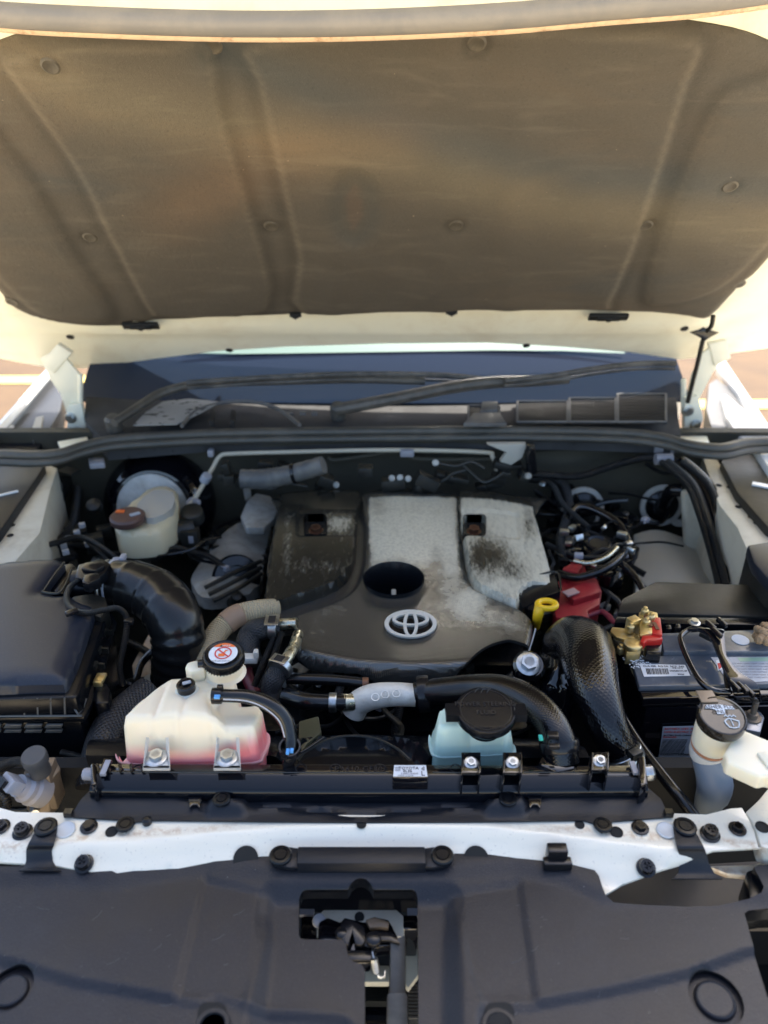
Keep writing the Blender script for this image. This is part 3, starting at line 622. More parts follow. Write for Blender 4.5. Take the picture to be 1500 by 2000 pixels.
wiper('right wiper arm from the middle of the cowl sloping up to the right', [(656, 800, 1.165, 12), (700, 792, 1.175, 12), (790, 775, 1.185, 12), (880, 757, 1.195, 12), (960, 747, 1.20, 12), (1040, 744, 1.205, 11), (1110, 738, 1.21, 11)], [(985, 744, 1.215), (1080, 734, 1.22), (1150, 722, 1.23), (1240, 711, 1.235), (1320, 710, 1.235)], (660, 802))
# bay seal
se = thing('cowl_seal', 'long dusty rubber seal running across the bay below the wipers', 'rubber seal', pz(750, 850, 1.11))
sp_ = [(-120, 884), (0, 884), (60, 886), (115, 882), (160, 868), (215, 856), (300, 849), (430, 843), (600, 840), (800, 838), (1000, 837), (1150, 839), (1235, 843), (1300, 852), (1350, 866), (1410, 872), (1460, 862), (1520, 860), (1640, 862)]
P = [pz(a, b+4, 1.125) for a, b in sp_]
MB().tube(P, .0115, 12, 8).build('seal_bulb', M['seal'], se)
MB().tube([p+Vector((0, -.016, -.012)) for p in P], .009, 10, 8).build('seal_lip', M['seal'], se)
MB().tube([p+Vector((0, .014, .004)) for p in P], .004, 8, 8).build('seal_edge', M['seal'], se)
# ------------------------------------------------------------------ body shell round the bay
m = MB(); m.box((0, 1.815, .72), (2.3, .03, .78)); m.build('firewall', M['firewall'], body)
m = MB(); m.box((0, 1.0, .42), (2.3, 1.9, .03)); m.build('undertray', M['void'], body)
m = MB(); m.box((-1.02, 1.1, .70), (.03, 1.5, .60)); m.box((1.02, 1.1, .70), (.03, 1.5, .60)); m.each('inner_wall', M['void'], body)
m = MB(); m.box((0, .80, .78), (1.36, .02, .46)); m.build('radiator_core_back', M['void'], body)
m = MB(); m.prism([pY(a, b, 1.775) for a, b in ((420, 858), (1120, 858), (1100, 880), (1010, 885), (870, 872), (700, 868), (560, 873), (450, 874))], (0, .02, 0)); m.build('cross_rail', M['dusty'], body, bevel=.003)
m = MB(); m.tube([pY(a, b, 1.765) for a, b in ((640, 893), (660, 898), (760, 884), (790, 890), (830, 897), (960, 897))], .006, 8); m.tube([pY(a, b, 1.765) for a, b in ((450, 873), (700, 862), (860, 862), (885, 857), (905, 862), (1010, 864))], .004, 8); m.build('pressed_bead', M['firewall'], body)
# fenders
FZ = 1.10
MB().prism([pz(a, b, FZ) for a, b in ((-260, 660), (60, 700), (96, 727), (60, 768), (0, 838), (-60, 900), (-200, 1100))], (0, 0, -.004)).v
lf = MB(); lf.tube([pz(a, b, FZ) for a, b in ((112, 712), (88, 738), (50, 782), (0, 838), (-60, 905), (-160, 1030))], .014, 10); lf.build('fender_edge', M['paint'], body)
m = MB(); m.prism([pz(a, b, FZ-.02) for a, b in ((100, 735), (125, 760), (118, 800), (70, 885), (0, 884), (-100, 1000), (-70, 900), (0, 838), (50, 782))], (0, 0, -.06)); m.build('fender_cover_or_shade', M['plastic'], body, bevel=.004)
m = MB(); m.prism([pz(a, b, FZ-.012) for a, b in ((70, 815), (84, 812), (78, 845), (64, 862), (62, 840))], (0, 0, -.008)); m.build('gap_tab', M['grey'], body)
rf_ = MB(); rf_.prism([pz(a, b, FZ) for a, b in ((1402, 694), (1418, 704), (1500, 826), (1580, 950), (1560, 1000), (1470, 866), (1440, 850), (1418, 810), (1408, 770), (1420, 770), (1470, 812), (1440, 762), (1400, 716))], (0, 0, -.03)); rf_.build('fender_right_top', M['paint'], body, bevel=.006)  # notch cut in the shape of the hood's shadow
for p in list(body.children_recursive):
    if p.name == 'fender_right_top': p.name = 'fender_panel'
m = MB(); m.prism([pz(a, b, FZ-.02) for a, b in ((1400, 740), (1480, 800), (1500, 868), (1400, 868), (1380, 800), (1385, 750))], (0, 0, -.06)); m.build('fender_cover_or_shade', M['plastic'], body)  # dark sheet under the notch stands in for the hood's shadow
# dark plastic cover panels outboard of the aprons
m = MB(); m.prism([pz(a, b, 1.08) for a, b in ((-160, 900), (0, 896), (70, 896), (88, 908), (0, 1038), (-90, 1130), (-200, 1200))], (0, 0, -.1)); m.build('side_cover', M['plastic'], body, bevel=.004)
m = MB(); m.prism([pz(a, b, 1.08) for a, b in ((1408, 900), (1440, 874), (1500, 872), (1640, 880), (1680, 1120), (1500, 1030), (1440, 962))], (0, 0, -.1)); m.build('side_cover', M['dusty'], body, bevel=.004)
m = MB(); m.box(pz(14, 964, 1.083), (.045, .004, .004), Matrix.Rotation(.6, 3, 'Z')); m.box(pz(1488, 948, 1.083), (.04, .016, .004), Matrix.Rotation(-.5, 3, 'Z')); m.each('bright_streak', M['paint'], body)
# aprons
ap = mat('cream_dusty_apron', (.66, .62, .50), .45, bump=(18, .2, .003), dust=((.42, .35, .24), 9, .42, .75, .7, .75))
m = MB(); m.prism([pz(a, b, 1.06) for a, b in ((92, 906), (112, 914), (98, 958), (88, 1000), (78, 1040), (30, 1096), (0, 1100), (-80, 1160), (-110, 1120), (-60, 1080), (0, 1034))], (0, 0, -.35)); la = m.build('apron', ap, body, bevel=.003)
m = MB(); m.prism([pz(a, b, 1.06) for a, b in ((1372, 892), (1402, 898), (1440, 962), (1500, 1030), (1600, 1130), (1600, 1200), (1500, 1150), (1462, 1080), (1440, 1030), (1404, 985))], (0, 0, -.35)); m.build('apron', ap, body, bevel=.003)
HS = Src(MB().lathe((0, 0, 0), (0, 0, 1), [(.007, 0), (.007, .0008), (0, .0008)], 14), 'hole', M['void'])
for a, b in ((23, 1026), (20, 1046), (1442, 990), (1467, 1010), (1478, 1022), (1425, 952), (1404, 948)): put('slot_hole', HS, body, pz(a, b, 1.0605))
m = MB(); m.prism([pY(a, b, 1.62) for a, b in ((1335, 965), (1395, 955), (1420, 1000), (1450, 1060), (1460, 1110), (1340, 1080))], (0, .03, 0)); m.build('strut_tower', ap, body, bevel=.01)
m = MB(); m.sheet(xy([(1235, 1062), (1340, 1050), (1430, 1070), (1500, 1110), (1500, 1190), (1240, 1170)], .88), lambda P: .88+.03*np.exp(-((P[:, 0]-.62)/.1)**2)+.01*np.sin(P[:, 0]*30), .02, .03); m.build('inner_arch', M['grey'], body)
# gasket rings on the firewall
fr_m = mat('pale_foam_gasket', (.60, .58, .52), .7, dust=((.4, .33, .25), 20, .45, .7, .7, .8))
def ring(px, py, rx, Y, ear=None):
    t = thing('firewall_grommet', 'pale foam gasket ring with black grommet on the firewall, %s of the two' % ('left' if px < 1200 else 'right'), 'grommet', pY(px, py, Y))
    c = pY(px, py, Y); r = rx*depth(c)/F
    MB().lathe(c, (0, -1, .12), [(r*.78, 0), (r*.78, .008), (r, .008), (r, 0)], 30, open=True).build('gasket_ring', fr_m, t, recalc=True)
    MB().lathe(c, (0, -1, .12), [(r*.76, 0), (r*.74, .012), (r*.5, .02), (r*.45, .03), (0, .032)], 26).build('grommet', M['rubber'], t)
    if ear: q = pY(*ear, Y); MB().lathe(q, (0, -1, .12), [(.012, 0), (.012, .008), (.03, .008), (.03, 0)], 22, open=True).build('gasket_eye', fr_m, t)
    return t
ring(1291, 986, 42, 1.77, (1328, 1006)); ring(1136, 990, 42, 1.77)
# ------------------------------------------------------------------ engine mass under everything
eng = thing('engine_block', 'dark dusty engine block and intake castings under the engine cover', 'engine', (0, 1.35, .5))
m = MB(); m.box((0.03, 1.36, .72), (.50, .42, .36)); m.box((.0, 1.12, .70), (.55, .10, .22)); m.build('block', M['plastic2'], eng, bevel=.02)
m = MB()
rnd = random.Random(3)
for i in range(60):
    x = rnd.uniform(-.40, .55); y = rnd.uniform(1.06, 1.7); z = rnd.uniform(.72, .88)
    if rnd.random() < .5: m.lathe((x, y, z), (rnd.uniform(-.4, .4), rnd.uniform(-.6, .2), 1), [(.02, 0), (.022, .02), (.014, .03), (.012, .045), (0, .046)], 12)
    else: m.box((x, y, z), (rnd.uniform(.02, .09), rnd.uniform(.02, .07), rnd.uniform(.03, .08)), Matrix.Rotation(rnd.uniform(-1, 1), 3, 'Z'))
m.each('dark_fitting', M['dusty'], eng, bevel=.003)
# ------------------------------------------------------------------ engine cover
ec = thing('engine_cover', 'dusty black engine cover with silver emblem and round filler opening', 'engine cover', pz(800, 1150, .98))
EZ = 1.02
def E(L, z=EZ): return xy(L, z)
CB = [(716, 952), (884, 952), (893, 1040), (908, 1110), (925, 1140), (1000, 1172), (1034, 1192), (1040, 1215), (1034, 1250), (1010, 1262), (960, 1268), (930, 1285), (880, 1296), (800, 1300), (700, 1294), (600, 1268), (580, 1250), (572, 1200), (590, 1186), (650, 1168), (695, 1140), (712, 1090), (714, 1030)]
CBs = cat2(E(CB), 3)
LWp = [(556, 954), (700, 952), (699, 1000), (697, 1060), (688, 1098), (660, 1128), (600, 1150), (522, 1172), (512, 1160), (520, 1100), (532, 1020), (545, 970)]
RWp = [(896, 952), (1034, 956), (1048, 985), (1068, 1050), (1086, 1118), (1046, 1124), (1026, 1134), (1014, 1160), (1000, 1162), (940, 1138), (922, 1120), (910, 1085), (904, 1030)]
LW = cat2(E(LWp, 1.03), 2); RW = cat2(E(RWp, 1.03), 2)
yF, yB = pz(800, 1290, EZ).y, pz(800, 955, EZ).y
FRONT = E([(560, 1262), (600, 1268), (700, 1290), (800, 1297), (880, 1292), (935, 1285), (985, 1268), (1045, 1266)])
def cov_base(P):
    d = lined(P, FRONT); yb = np.interp(P[:, 0], [p[0] for p in FRONT], [p[1] for p in FRONT])
    f = np.where(P[:, 1] < yb, d, -d)
    return EZ - .010*sm((yB-P[:, 1]-.12)/.35) - .006*sm((f+.012)/.02) - .024*np.clip(f/.007, 0, 1) - .012*sm((P[:, 1]-yB+.04)/.05)
spine_line = E([(590, 1190), (650, 1170), (700, 1140), (714, 1090), (716, 952)]), E([(884, 952), (893, 1040), (908, 1110), (930, 1142), (1034, 1190)])
HC = pz(769, 1132, EZ+.004); HR = 58*depth(HC)/F
def cov_h(P):
    z = cov_base(P) - .012*(1-step(P, CBs, .014))
    r = np.hypot(P[:, 0]-HC.x, P[:, 1]-HC.y); return z + .003*np.exp(-((r-HR)/.006)**2) + .006*np.exp(-((P[:, 0]-HC.x)/.10)**2)
OUTL = [(570, 953), (1030, 953), (1045, 1000), (1060, 1100), (1010, 1150), (1010, 1180), (1036, 1192), (1042, 1215), (1036, 1255), (1030, 1284), (1016, 1280), (990, 1274), (955, 1284), (930, 1300), (905, 1322), (860, 1332), (800, 1335), (730, 1331), (650, 1316), (584, 1298), (578, 1240), (568, 1195), (540, 1180), (520, 1100), (545, 1000)]
zz = {k: (.982 if b > 1262 else EZ) for k, (a, b) in enumerate(OUTL)}
OX = [(pz(a, b, zz[k]).x, pz(a, b, zz[k]).y) for k, (a, b) in enumerate(OUTL)]; OX = cat2(OX, 3)
hole = [(HC.x+HR*math.cos(a), HC.y+HR*1.0*math.sin(a)) for a in [k*math.pi/24 for k in range(48)]]
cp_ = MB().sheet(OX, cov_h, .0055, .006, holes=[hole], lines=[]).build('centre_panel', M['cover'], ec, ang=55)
def bl(q, x, y, rx, ry): return np.exp(-((q[:, 0]-x)/rx)**2-((q[:, 1]-y)/ry)**2)
def cover_dust_sheen(P):
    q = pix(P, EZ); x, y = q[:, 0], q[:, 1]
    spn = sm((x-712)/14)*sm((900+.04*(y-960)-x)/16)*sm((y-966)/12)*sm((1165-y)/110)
    d = .0 + .86*spn + .66*bl(q, 905, 1175, 60, 55) + .40*bl(q, 1000, 1210, 45, 40) + .28*bl(q, 620, 1215, 40, 30) + .30*bl(q, 660, 1180, 50, 20)  # pale spine paints the hood frame's reflection along with dust
    d += .55*bl(q, 800, 1322, 300, 18) + .18*bl(q, 940, 1130, 30, 60) - .18*bl(q, 760, 1185, 50, 26) - .34*bl(q, 738, 990, 24, 26) - .16*bl(q, 722, 1060, 12, 40) - .14*bl(q, 850, 1060, 10, 60) - .12*bl(q, 790, 1010, 8, 50)  # first term paints the front skirt's reflection as pale colour
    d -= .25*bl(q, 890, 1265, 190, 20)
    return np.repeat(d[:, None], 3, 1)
paint(cp_, 'dust', cover_dust_sheen)
def wing_dust_sheen(P):
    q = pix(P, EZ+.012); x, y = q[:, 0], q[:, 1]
    R_ = .58*sm((x-896)/8)*sm((y-968)/8) - .42*bl(q, 968, 1078, 46, 34) - .30*bl(q, 935, 1080, 22, 40) - .22*bl(q, 1010, 1105, 30, 22) - .2*bl(q, 1040, 1010, 14, 26) - .14*bl(q, 990, 1150, 20, 10) - .2*bl(q, 1030, 1020, 8, 40)+.1*bl(q, 1010, 1060, 30, 60)  # right wing: hood reflection painted pale, mixed with dust
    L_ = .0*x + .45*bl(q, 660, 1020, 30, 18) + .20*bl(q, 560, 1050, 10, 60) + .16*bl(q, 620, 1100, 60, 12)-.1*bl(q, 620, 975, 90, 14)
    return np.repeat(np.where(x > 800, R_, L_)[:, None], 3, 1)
def wing_h(poly, sx):
    def f(P):
        d = -sdf(P, poly); z = EZ+.012 - .010*sm((yB-P[:, 1]-.12)/.35) - .014*sm((P[:, 1]-yB+.04)/.05)
        z -= .02*(1-sm(d/.006))**2
        xo = (np.abs(P[:, 0]-HC.x)-.16)/.12; z -= .012*np.clip(xo, 0, 2)**2
        return z
    return f
def winpoly(c, hw, hh, r=8):
    L = []
    for sx, sy in ((1, -1), (1, 1), (-1, 1), (-1, -1)):
        for k in range(4):
            a = {(1, -1): -90, (1, 1): 0, (-1, 1): 90, (-1, -1): 180}[(sx, sy)]+k*30
            L.append((c[0]+sx*(hw-r)+r*math.cos(R(a)), c[1]+sy*(hh-r)+r*math.sin(R(a))))
    return L
for poly, sx, wc, pan in ((LW, -1, (616, 1021), (582, 697, 998, 1042)), (RW, 1, (927, 1022), (899, 1013, 996, 1042))):
    wp = E(winpoly(wc, 23, 20), EZ+.012); pp = E(winpoly(((pan[0]+pan[1])/2, (pan[2]+pan[3])/2), (pan[1]-pan[0])/2, (pan[3]-pan[2])/2, 5), EZ+.012)
    base = wing_h(poly, sx); hf = (lambda b, q: (lambda P: b(P) - .004*(1-sm(sdf(P, q)/.004)) ))(base, pp)
    k = thing if 0 else None
    w_ = MB().sheet(poly, hf, .006, .05, holes=[wp], lines=[pp+[pp[0]]]).build('side_panel', M['wing'], ec, ang=50); paint(w_, 'dust', wing_dust_sheen)
    cc = pz(wc[0], wc[1], EZ+.01); t = MB(); t.lathe(cc-Vector((0, 0, .03)), (0, 0, 1), [(.030, 0), (.030, -.002), (0, -.002)], 18); t.build('bolt_recess', M['void'], ec)
    wl = [Vector((a, b, EZ+.009)) for a, b in wp]; t = MB(); n_ = len(wl); t.add(wl+[p-Vector((0, 0, .028)) for p in wl], [[i, (i+1) % n_, n_+(i+1) % n_, n_+i] for i in range(n_)]); t.build('recess_wall', M['plastic2'], ec)
    put('bolt', BOLT_RUST, ec, cc-Vector((0, -.004, .024)), (0, -.1, 1), .3, 1.3)
# dark lower skirts below each wing front
m = MB(); m.prism([pz(a, b, .995) for a, b in ((515, 1166), (600, 1152), (662, 1130), (668, 1150), (600, 1176), (522, 1194))], (0, 0, -.02)); m.build('wing_skirt', M['plastic2'], ec, bevel=.003)
# right corner tab
tb = [(1014, 1172), (1018, 1146), (1032, 1130), (1052, 1123), (1086, 1119), (1096, 1154), (1060, 1166), (1022, 1186)]
m = MB(); m.prism([pz(a, b, 1.005) for a, b in tb], (0, 0, -.03)); m.build('corner_tab', M['plastic2'], ec, bevel=.003)
P = [pz(a, b, 1.008) for a, b in ((1014, 1170), (1018, 1146), (1032, 1131), (1052, 1123), (1088, 1118), (1096, 1152))]
MB().tube(P, .002, 6).build('tab_rim', M['wing'], ec)
# filler opening
m = MB(); m.lathe(HC+Vector((0, 0, -.075)), (0, 0, 1), [(HR*.93, 0), (HR*1.005, .078), (HR*1.03, .080), (HR*1.03, .074)], 48, open=True); m.build('opening_wall', M['plastic2'], ec)
fc = thing('oil_filler_cap', 'black oil filler cap with raised grip inside the round cover opening', 'filler cap', HC-Vector((0, 0, .09)))
HC = HC + Vector((0, 0, .012))
m = MB(); m.lathe(HC+Vector((0, .0, -.085)), (0, 0, 1), [(HR*.98, 0), (HR*.98, .004), (0, .004)], 36); m.build('base', M['plastic2'], fc)
m = MB(); m.lathe(HC+Vector((0, -.012, -.081)), (0, 0, 1), [(.034, 0), (.034, .018), (.030, .022), (0, .022)], 30); m.build('cap', M['rubber'], fc)
m = MB(); m.box(HC+Vector((0, -.014, -.048)), (.009, .030, .028)); m.build('grip', M['grey'], fc, bevel=.002)
m = MB(); m.box(HC+Vector((.001, -.033, -.04)), (.007, .004, .010)); m.build('mark', M['chrome'], fc)
# emblem: three nested ellipses built as raised ribbons on the sloping front of the cover
em = MB(); ec_c = (802, 1222)
def ell(cx, cy, rx, ry, wx, wy, n=56, top=False):
    P0 = []; P1 = []
    for k in range(n):
        a = 2*math.pi*k/n; P0.append((cx+rx*math.cos(a), cy+ry*math.sin(a))); P1.append((cx+(rx-wx)*math.cos(a), cy+(ry-wy)*math.sin(a)))
    V = []
    for L in (P0, P1):
        for hgt in (-.001, .0055):
            for a, b in L:
                p = psurf(a, b, cov_h); V.append(p+Vector((0, -.3, .95))*hgt)
    # rings: outer low, outer high, inner low, inner high
    fs = []
    for i in range(n):
        j = (i+1) % n; ol, oh, il, ih = 0, n, 2*n, 3*n
        fs += [[ol+i, ol+j, oh+j, oh+i], [oh+i, oh+j, ih+j, ih+i], [ih+i, ih+j, il+j, il+i]]
    em.add(V, fs)
ell(802, 1221, 51, 27, 8, 4.5); ell(802, 1212, 36, 13, 7, 3.6); ell(802, 1221.5, 14.5, 25, 6.5, 3.5)
em.build('emblem', M['chrome'], ec, ang=30)
eb = MB(); eb.prism([psurf(802+52*math.cos(a), 1222+28*math.sin(a), cov_h)+Vector((0, 0, -.004)) for a in [k*math.pi/20 for k in range(40)]], (0, -.0008, .0048)); eb.build('emblem_base', M['gloss'], ec)
# dipstick
ds = thing('dipstick', 'yellow ring handle of the engine dipstick beside the cover corner', 'dipstick', pz(1060, 1200, .98))
c = pz(1068, 1181, 1.03); u = 22*depth(c)/F
m = MB(); ringp = [c+Vector((u*.8*math.cos(a), u*.62*math.sin(a), .0)) for a in [k*2*math.pi/20 for k in range(21)]]; m.tube(ringp, .0058, 10, 3)
m.tube([pz(1055, 1186, 1.028), pz(1050, 1205, 1.01), pz(1048, 1225, .96)], [.011, .009, .006], 12); m.build('handle', M['yellow'], ds)
m = MB(); m.topbox([(1028, 1172), (1045, 1166), (1052, 1176), (1046, 1192), (1030, 1190)], 1.0, .97); m.build('tube_clip', M['rubber'], ds, bevel=.002)
# ------------------------------------------------------------------ things at the rear of the bay
bb = thing('brake_booster', 'black round brake booster on the firewall behind the fluid reservoir', 'brake booster', pY(312, 1000, 1.75))
c = pY(312, 985, 1.76); r = 106*depth(c)/F; ax = Vector((.05, -1, .30))
MB().lathe(c, ax, [(r, -.03), (r*1.02, 0), (r*.98, .018), (r*.9, .03), (r*.88, .035), (r*.82, .05), (r*.76, .055), (r*.70, .07), (0, .074)], 48).build('dome', M['gloss'], bb)
MB().lathe(c+ax.normalized()*.072+Vector((0, 0, .004)), ax, [(r*.62, 0), (r*.62, .006), (r*.56, .01), (0, .010)], 40).build('front_plate', M['aludust'], bb)
br = thing('brake_fluid_reservoir', 'yellowed white brake fluid reservoir with brown cap', 'fluid reservoir', pz(280, 1060, .93))
def rounded(L, n=3): return cat2(L, n)
RB = [(222, 1012), (236, 992), (268, 972), (286, 957), (318, 950), (345, 958), (347, 985), (338, 1010), (318, 1028), (300, 1036), (250, 1040), (228, 1032)]
RBs = cat2(xy(RB, 1.015), 3)
MB().sheet(RBs, lambda P: 1.015-.012*(1-sm(-sdf(P, RBs)/.012))**2 + .006*sm((P[:, 1]-pz(280, 985, 1.015).y)/.01), .008, .055).build('tank', M['brakeres'], br, bevel=0, ang=60)
m = MB(); m.sheet(cat2(xy([(268, 985), (300, 957), (338, 962), (336, 992), (300, 1012), (275, 1006)], 1.03), 2), lambda P: 1.03+0*P[:, 0], .02, .02); m.build('top_pad', M['grey'], br)
c = pz(248, 1003, 1.045); MB().lathe(c-Vector((0, 0, .02)), (0, -.05, 1), [(.036, 0), (.038, .004), (.038, .014), (.034, .018), (.020, .0185), (0, .0185)], 30).build('cap', M['brown'], br)
MB().box(c+Vector((-.018, .010, .0)), (.018, .010, .003)).build('yellow_mark', M['inkor'], br); MB().box(c+Vector((.018, -.002, .0)), (.022, .009, .003), Matrix.Rotation(.6, 3, 'Z')).build('white_mark', M['greylab'], br)
m = MB(); m.tube([pz(300, 1050, .95), pz(380, 1030, .96)], .028, 14, 4); m.tube([pz(296, 1090, .90), pz(330, 1082, .91), pz(420, 1052, .92)], .010, 10); m.lathe(pz(293, 1090, .90), (-.4, -1, .5), [(.026, 0), (.024, .03), (0, .032)], 18); m.lathe(pz(378, 1015, .97), (0, -.3, 1), [(.028, 0), (.026, .03), (.014, .034), (0, .034)], 18)
m.box(pz(372, 1048, .95), (.04, .03, .04)); m.build('master_cylinder', M['dusty'], br, bevel=.002)
m = MB(); m.box(pz(347, 1073, .93), (.035, .012, .012), Matrix.Rotation(-.5, 3, 'Z')); m.box(pz(374, 1052, .95), (.012, .012, .02)); m.box(pz(384, 980, 1.0), (.02, .008, .012), Matrix.Rotation(-.6, 3, 'Z')); m.lathe(pz(378, 985, .985), (0, -.5, 1), [(.016, 0), (.016, .01), (.008, .012), (0, .012)], 14); m.each('connector', M['wire_w'], br, bevel=.001)
# vacuum / heater pipe
t = thing('heater_pipe', 'thin beige metal pipe bent across the rear of the bay', 'metal pipe', pY(700, 890, 1.75))
MB().tube([pY(352, 1008, 1.60), pY(384, 968, 1.66), pY(415, 915, 1.72), pY(430, 891, 1.74), (pY(455, 886, 1.745)), pY(560, 883, 1.745), pY(760, 879, 1.745), pY(940, 883, 1.745), pY(962, 892, 1.74), pY(972, 925, 1.72)], .0055, 10).build('pipe', mat('beige_pipe', (.52, .47, .36), .4, dust=((.38, .24, .14), 40, .55, .8, .8, .7)), t)
m = MB(); m.lathe(pY(402, 934, 1.69), (.5, -.2, .8), [(.012, -.01), (.013, 0), (.012, .01)], 14); m.build('pipe_nut', M['greylab'], t)
for a in (795, 412): m = MB(); m.box(pY(a, 884, 1.74), (.034 if a > 500 else .014, .02, .018)); m.build('pipe_clip', M['wire_w'], t, bevel=.003)
# grey turbo intake hose + castings left rear of cover
t = thing('breather_hose', 'grey ribbed hose stub lying behind the engine cover', 'hose', pY(560, 930, 1.62))
MB().tube([pY(470, 935, 1.62), pY(520, 935, 1.62), pY(572, 925, 1.61), pY(632, 908, 1.60)], [.022, .024, .022, .021], 18, 8, rf=lambda L, r: r*(1+.04*math.sin(L*300))).build('tube', mat('grey_rubber', (.075, .078, .08), .42, dust=((.2, .19, .17), 12, .4, .7, .7, .6)), t)
m = MB(); c = pY(575, 924, 1.61); m.lathe(c, (1, -.1, .25), [(.025, -.004), (.0255, .004)], 20); m.build('hose_clip', M['rubber'], t)
t = thing('heat_shield', 'pale grey folded heat shield beside the rear left corner of the engine cover', 'heat shield', pz(505, 1000, .93))
m = MB(); m.prism([pz(a, b, .97) for a, b in ((470, 1006), (482, 978), (500, 962), (528, 968), (544, 990), (536, 1012), (515, 1030), (480, 1030))], (0, 0, -.02)); m.build('plate', M['aludust'], t, bevel=.004)
m = MB(); m.prism([pz(a, b, .96) for a, b in ((468, 920), (486, 916), (490, 960), (478, 966))], (0, 0, -.02)); m.build('bracket', M['grey'], t, bevel=.002)
t = thing('exhaust_manifold_shield', 'curved dusty aluminium shield left of the engine cover', 'heat shield', pz(450, 1110, .8))
m = MB(); m.sheet(cat2(xy([(375, 1150), (400, 1110), (440, 1070), (500, 1042), (530, 1035), (518, 1100), (505, 1170), (450, 1200), (400, 1200)], .86), 3), lambda P: .86+.05*np.exp(-((P[:, 0]+.36)/.09)**2)+.012*np.exp(-((P[:, 1]-1.42)/.02)**2), .012, .03); m.build('shell', M['aludust'], t)
m = MB(); m.lathe(pz(462, 1130, .90), (.3, -.7, .5), [(.055, 0), (.05, .014), (.03, .016), (.028, .004), (0, .004)], 26); m.build('pulley', M['rubber'], t)
m = MB()
for k in range(3): m.tube([pz(400+k*8, 1148+k*13, .92), pz(455+k*6, 1120+k*14, .93), pz(510, 1096+k*12, .93)], .005, 8)
m.each('pipe', M['dusty'], t)
# ------------------------------------------------------------------ cables, hoses
def cable(name, lab, cat_, pix, mt='rubber', n=8, seg=12, rf=None, part='sheath', group=None):
    p0 = pz(*pix[len(pix)//2][:3]); t = thing(name, lab, cat_, p0, group)
    MB().ptube(pix, seg, n, rf).build(part, M[mt] if isinstance(mt, str) else mt, t); return t
wh = thing('wiring_harness', 'thick black wiring harness sagging along the firewall and down the right apron', 'wiring harness', pY(1250, 900, 1.74))
MB().tube([pY(1010, 925, 1.70), pY(1060, 927, 1.70), pY(1130, 930, 1.71), pY(1190, 912, 1.72), pY(1250, 896, 1.73), pY(1300, 896, 1.73), pY(1345, 912, 1.70)], .009, 10, rf=lambda L, r: r*(1+.12*math.sin(L*210))).build('loom', M['loom'], wh)
MB().tube([pY(1330, 905, 1.70), pY(1370, 945, 1.62), pY(1395, 1000, 1.54), pY(1420, 1080, 1.46), pY(1435, 1150, 1.36)], [.02, .024, .026, .026, .026], 12).build('loom', M['rubber'], wh)
for dx, dr in ((-16, .010), (-28, .007), (14, .009)):
    MB().tube([pY(1320+dx, 902, 1.68), pY(1368+dx, 945, 1.59), pY(1392+dx, 1000, 1.51), pY(1416+dx, 1080, 1.43), pY(1432+dx, 1145, 1.34)], dr, 10).build('loom', M['loom'], wh)
MB().tube([pY(1262, 905, 1.72), pY(1290, 922, 1.71), pY(1330, 925, 1.70), pY(1355, 935, 1.66)], .005, 8).build('branch_wire', M['loom'], wh)
m = MB(); m.box(pY(1286, 876, 1.75), (.022, .012, .018)); m.box(pY(1312, 882, 1.75), (.008, .01, .03)); m.lathe(pY(1296, 897, 1.71), (1, 0, 0), [(.014, -.02), (.015, .02)], 12); m.build('clip', M['wire_w'], wh)
MB().tube([pY(1335, 958, 1.66), pY(1310, 960, 1.68), pY(1295, 985, 1.73)], .016, 12).build('grommet_tail', M['rubber'], wh)
# left rear wiring
for k, (lab, pix) in enumerate([
    ('twisted dark wires crossing behind the air filter box', [(60, 1075, .98, 5), (110, 1060, 1.0, 6), (160, 1050, 1.0, 6), (215, 1080, .99, 5), (235, 1100, .97, 5)]),
    ('dark wiring bundle rising beside the left apron', [(100, 1070, .95, 8), (140, 1030, .95, 9), (150, 980, .95, 9), (150, 930, .95, 8)]),
    ('thin black pipe slanting down from the brake reservoir', [(170, 1058, .98, 4), (200, 1085, .98, 4), (235, 1118, .98, 4)])]):
    cable('wiring', lab, 'wiring', pix, 'loom')
vb = thing('valve_unit', 'dark valve block with grey connectors between the brake reservoir and left apron', 'valve unit', pz(150, 1060, .9))
m = MB()
for x, y, z, sz in ((150, 1050, .93, .05), (185, 1060, .94, .04), (120, 1075, .92, .05), (205, 1040, .93, .035)): m.box(pz(x, y, z), (sz, sz*.8, sz), Matrix.Rotation(.4, 3, 'Z'))
m.lathe(pz(187, 993, .98), (0, -.6, 1), [(.018, 0), (.018, .02), (0, .022)], 16); m.build('body', M['dusty'], vb, bevel=.003)
m = MB()
for x, y in ((124, 1065), (134, 1052), (150, 1040), (128, 1078), (160, 1026), (172, 1062)): m.box(pz(x, y, .975), (.014, .01, .012), Matrix.Rotation(.5, 3, 'Z'))
m.each('connector', M['greylab'], vb, bevel=.001)
sa = thing('strut_bracket', 'small shiny bracket and round clip at the top of the left apron', 'bracket', pz(105, 950, 1.0))
m = MB(); m.tube([pz(88, 928, 1.04), pz(90, 955, 1.03), pz(100, 975, 1.0), pz(112, 985, .97)], .005, 8); m.build('hook', M['chrome'], sa)
m = MB(); m.lathe(pz(102, 952, 1.01), (.4, -1, .3), [(.024, 0), (.024, .012), (.012, .014), (0, .014)], 20); m.box(pz(135, 920, 1.04), (.05, .03, .004), Matrix.Rotation(-.5, 3, 'Z')); m.build('boss', M['dusty'], sa)
MB().topbox([(172, 893), (203, 893), (204, 904), (174, 906)], 1.075, 1.06).build('pale_clip', M['wire_w'], label='small pale rectangular clip under the seal at left', cat='clip', bevel=.003)
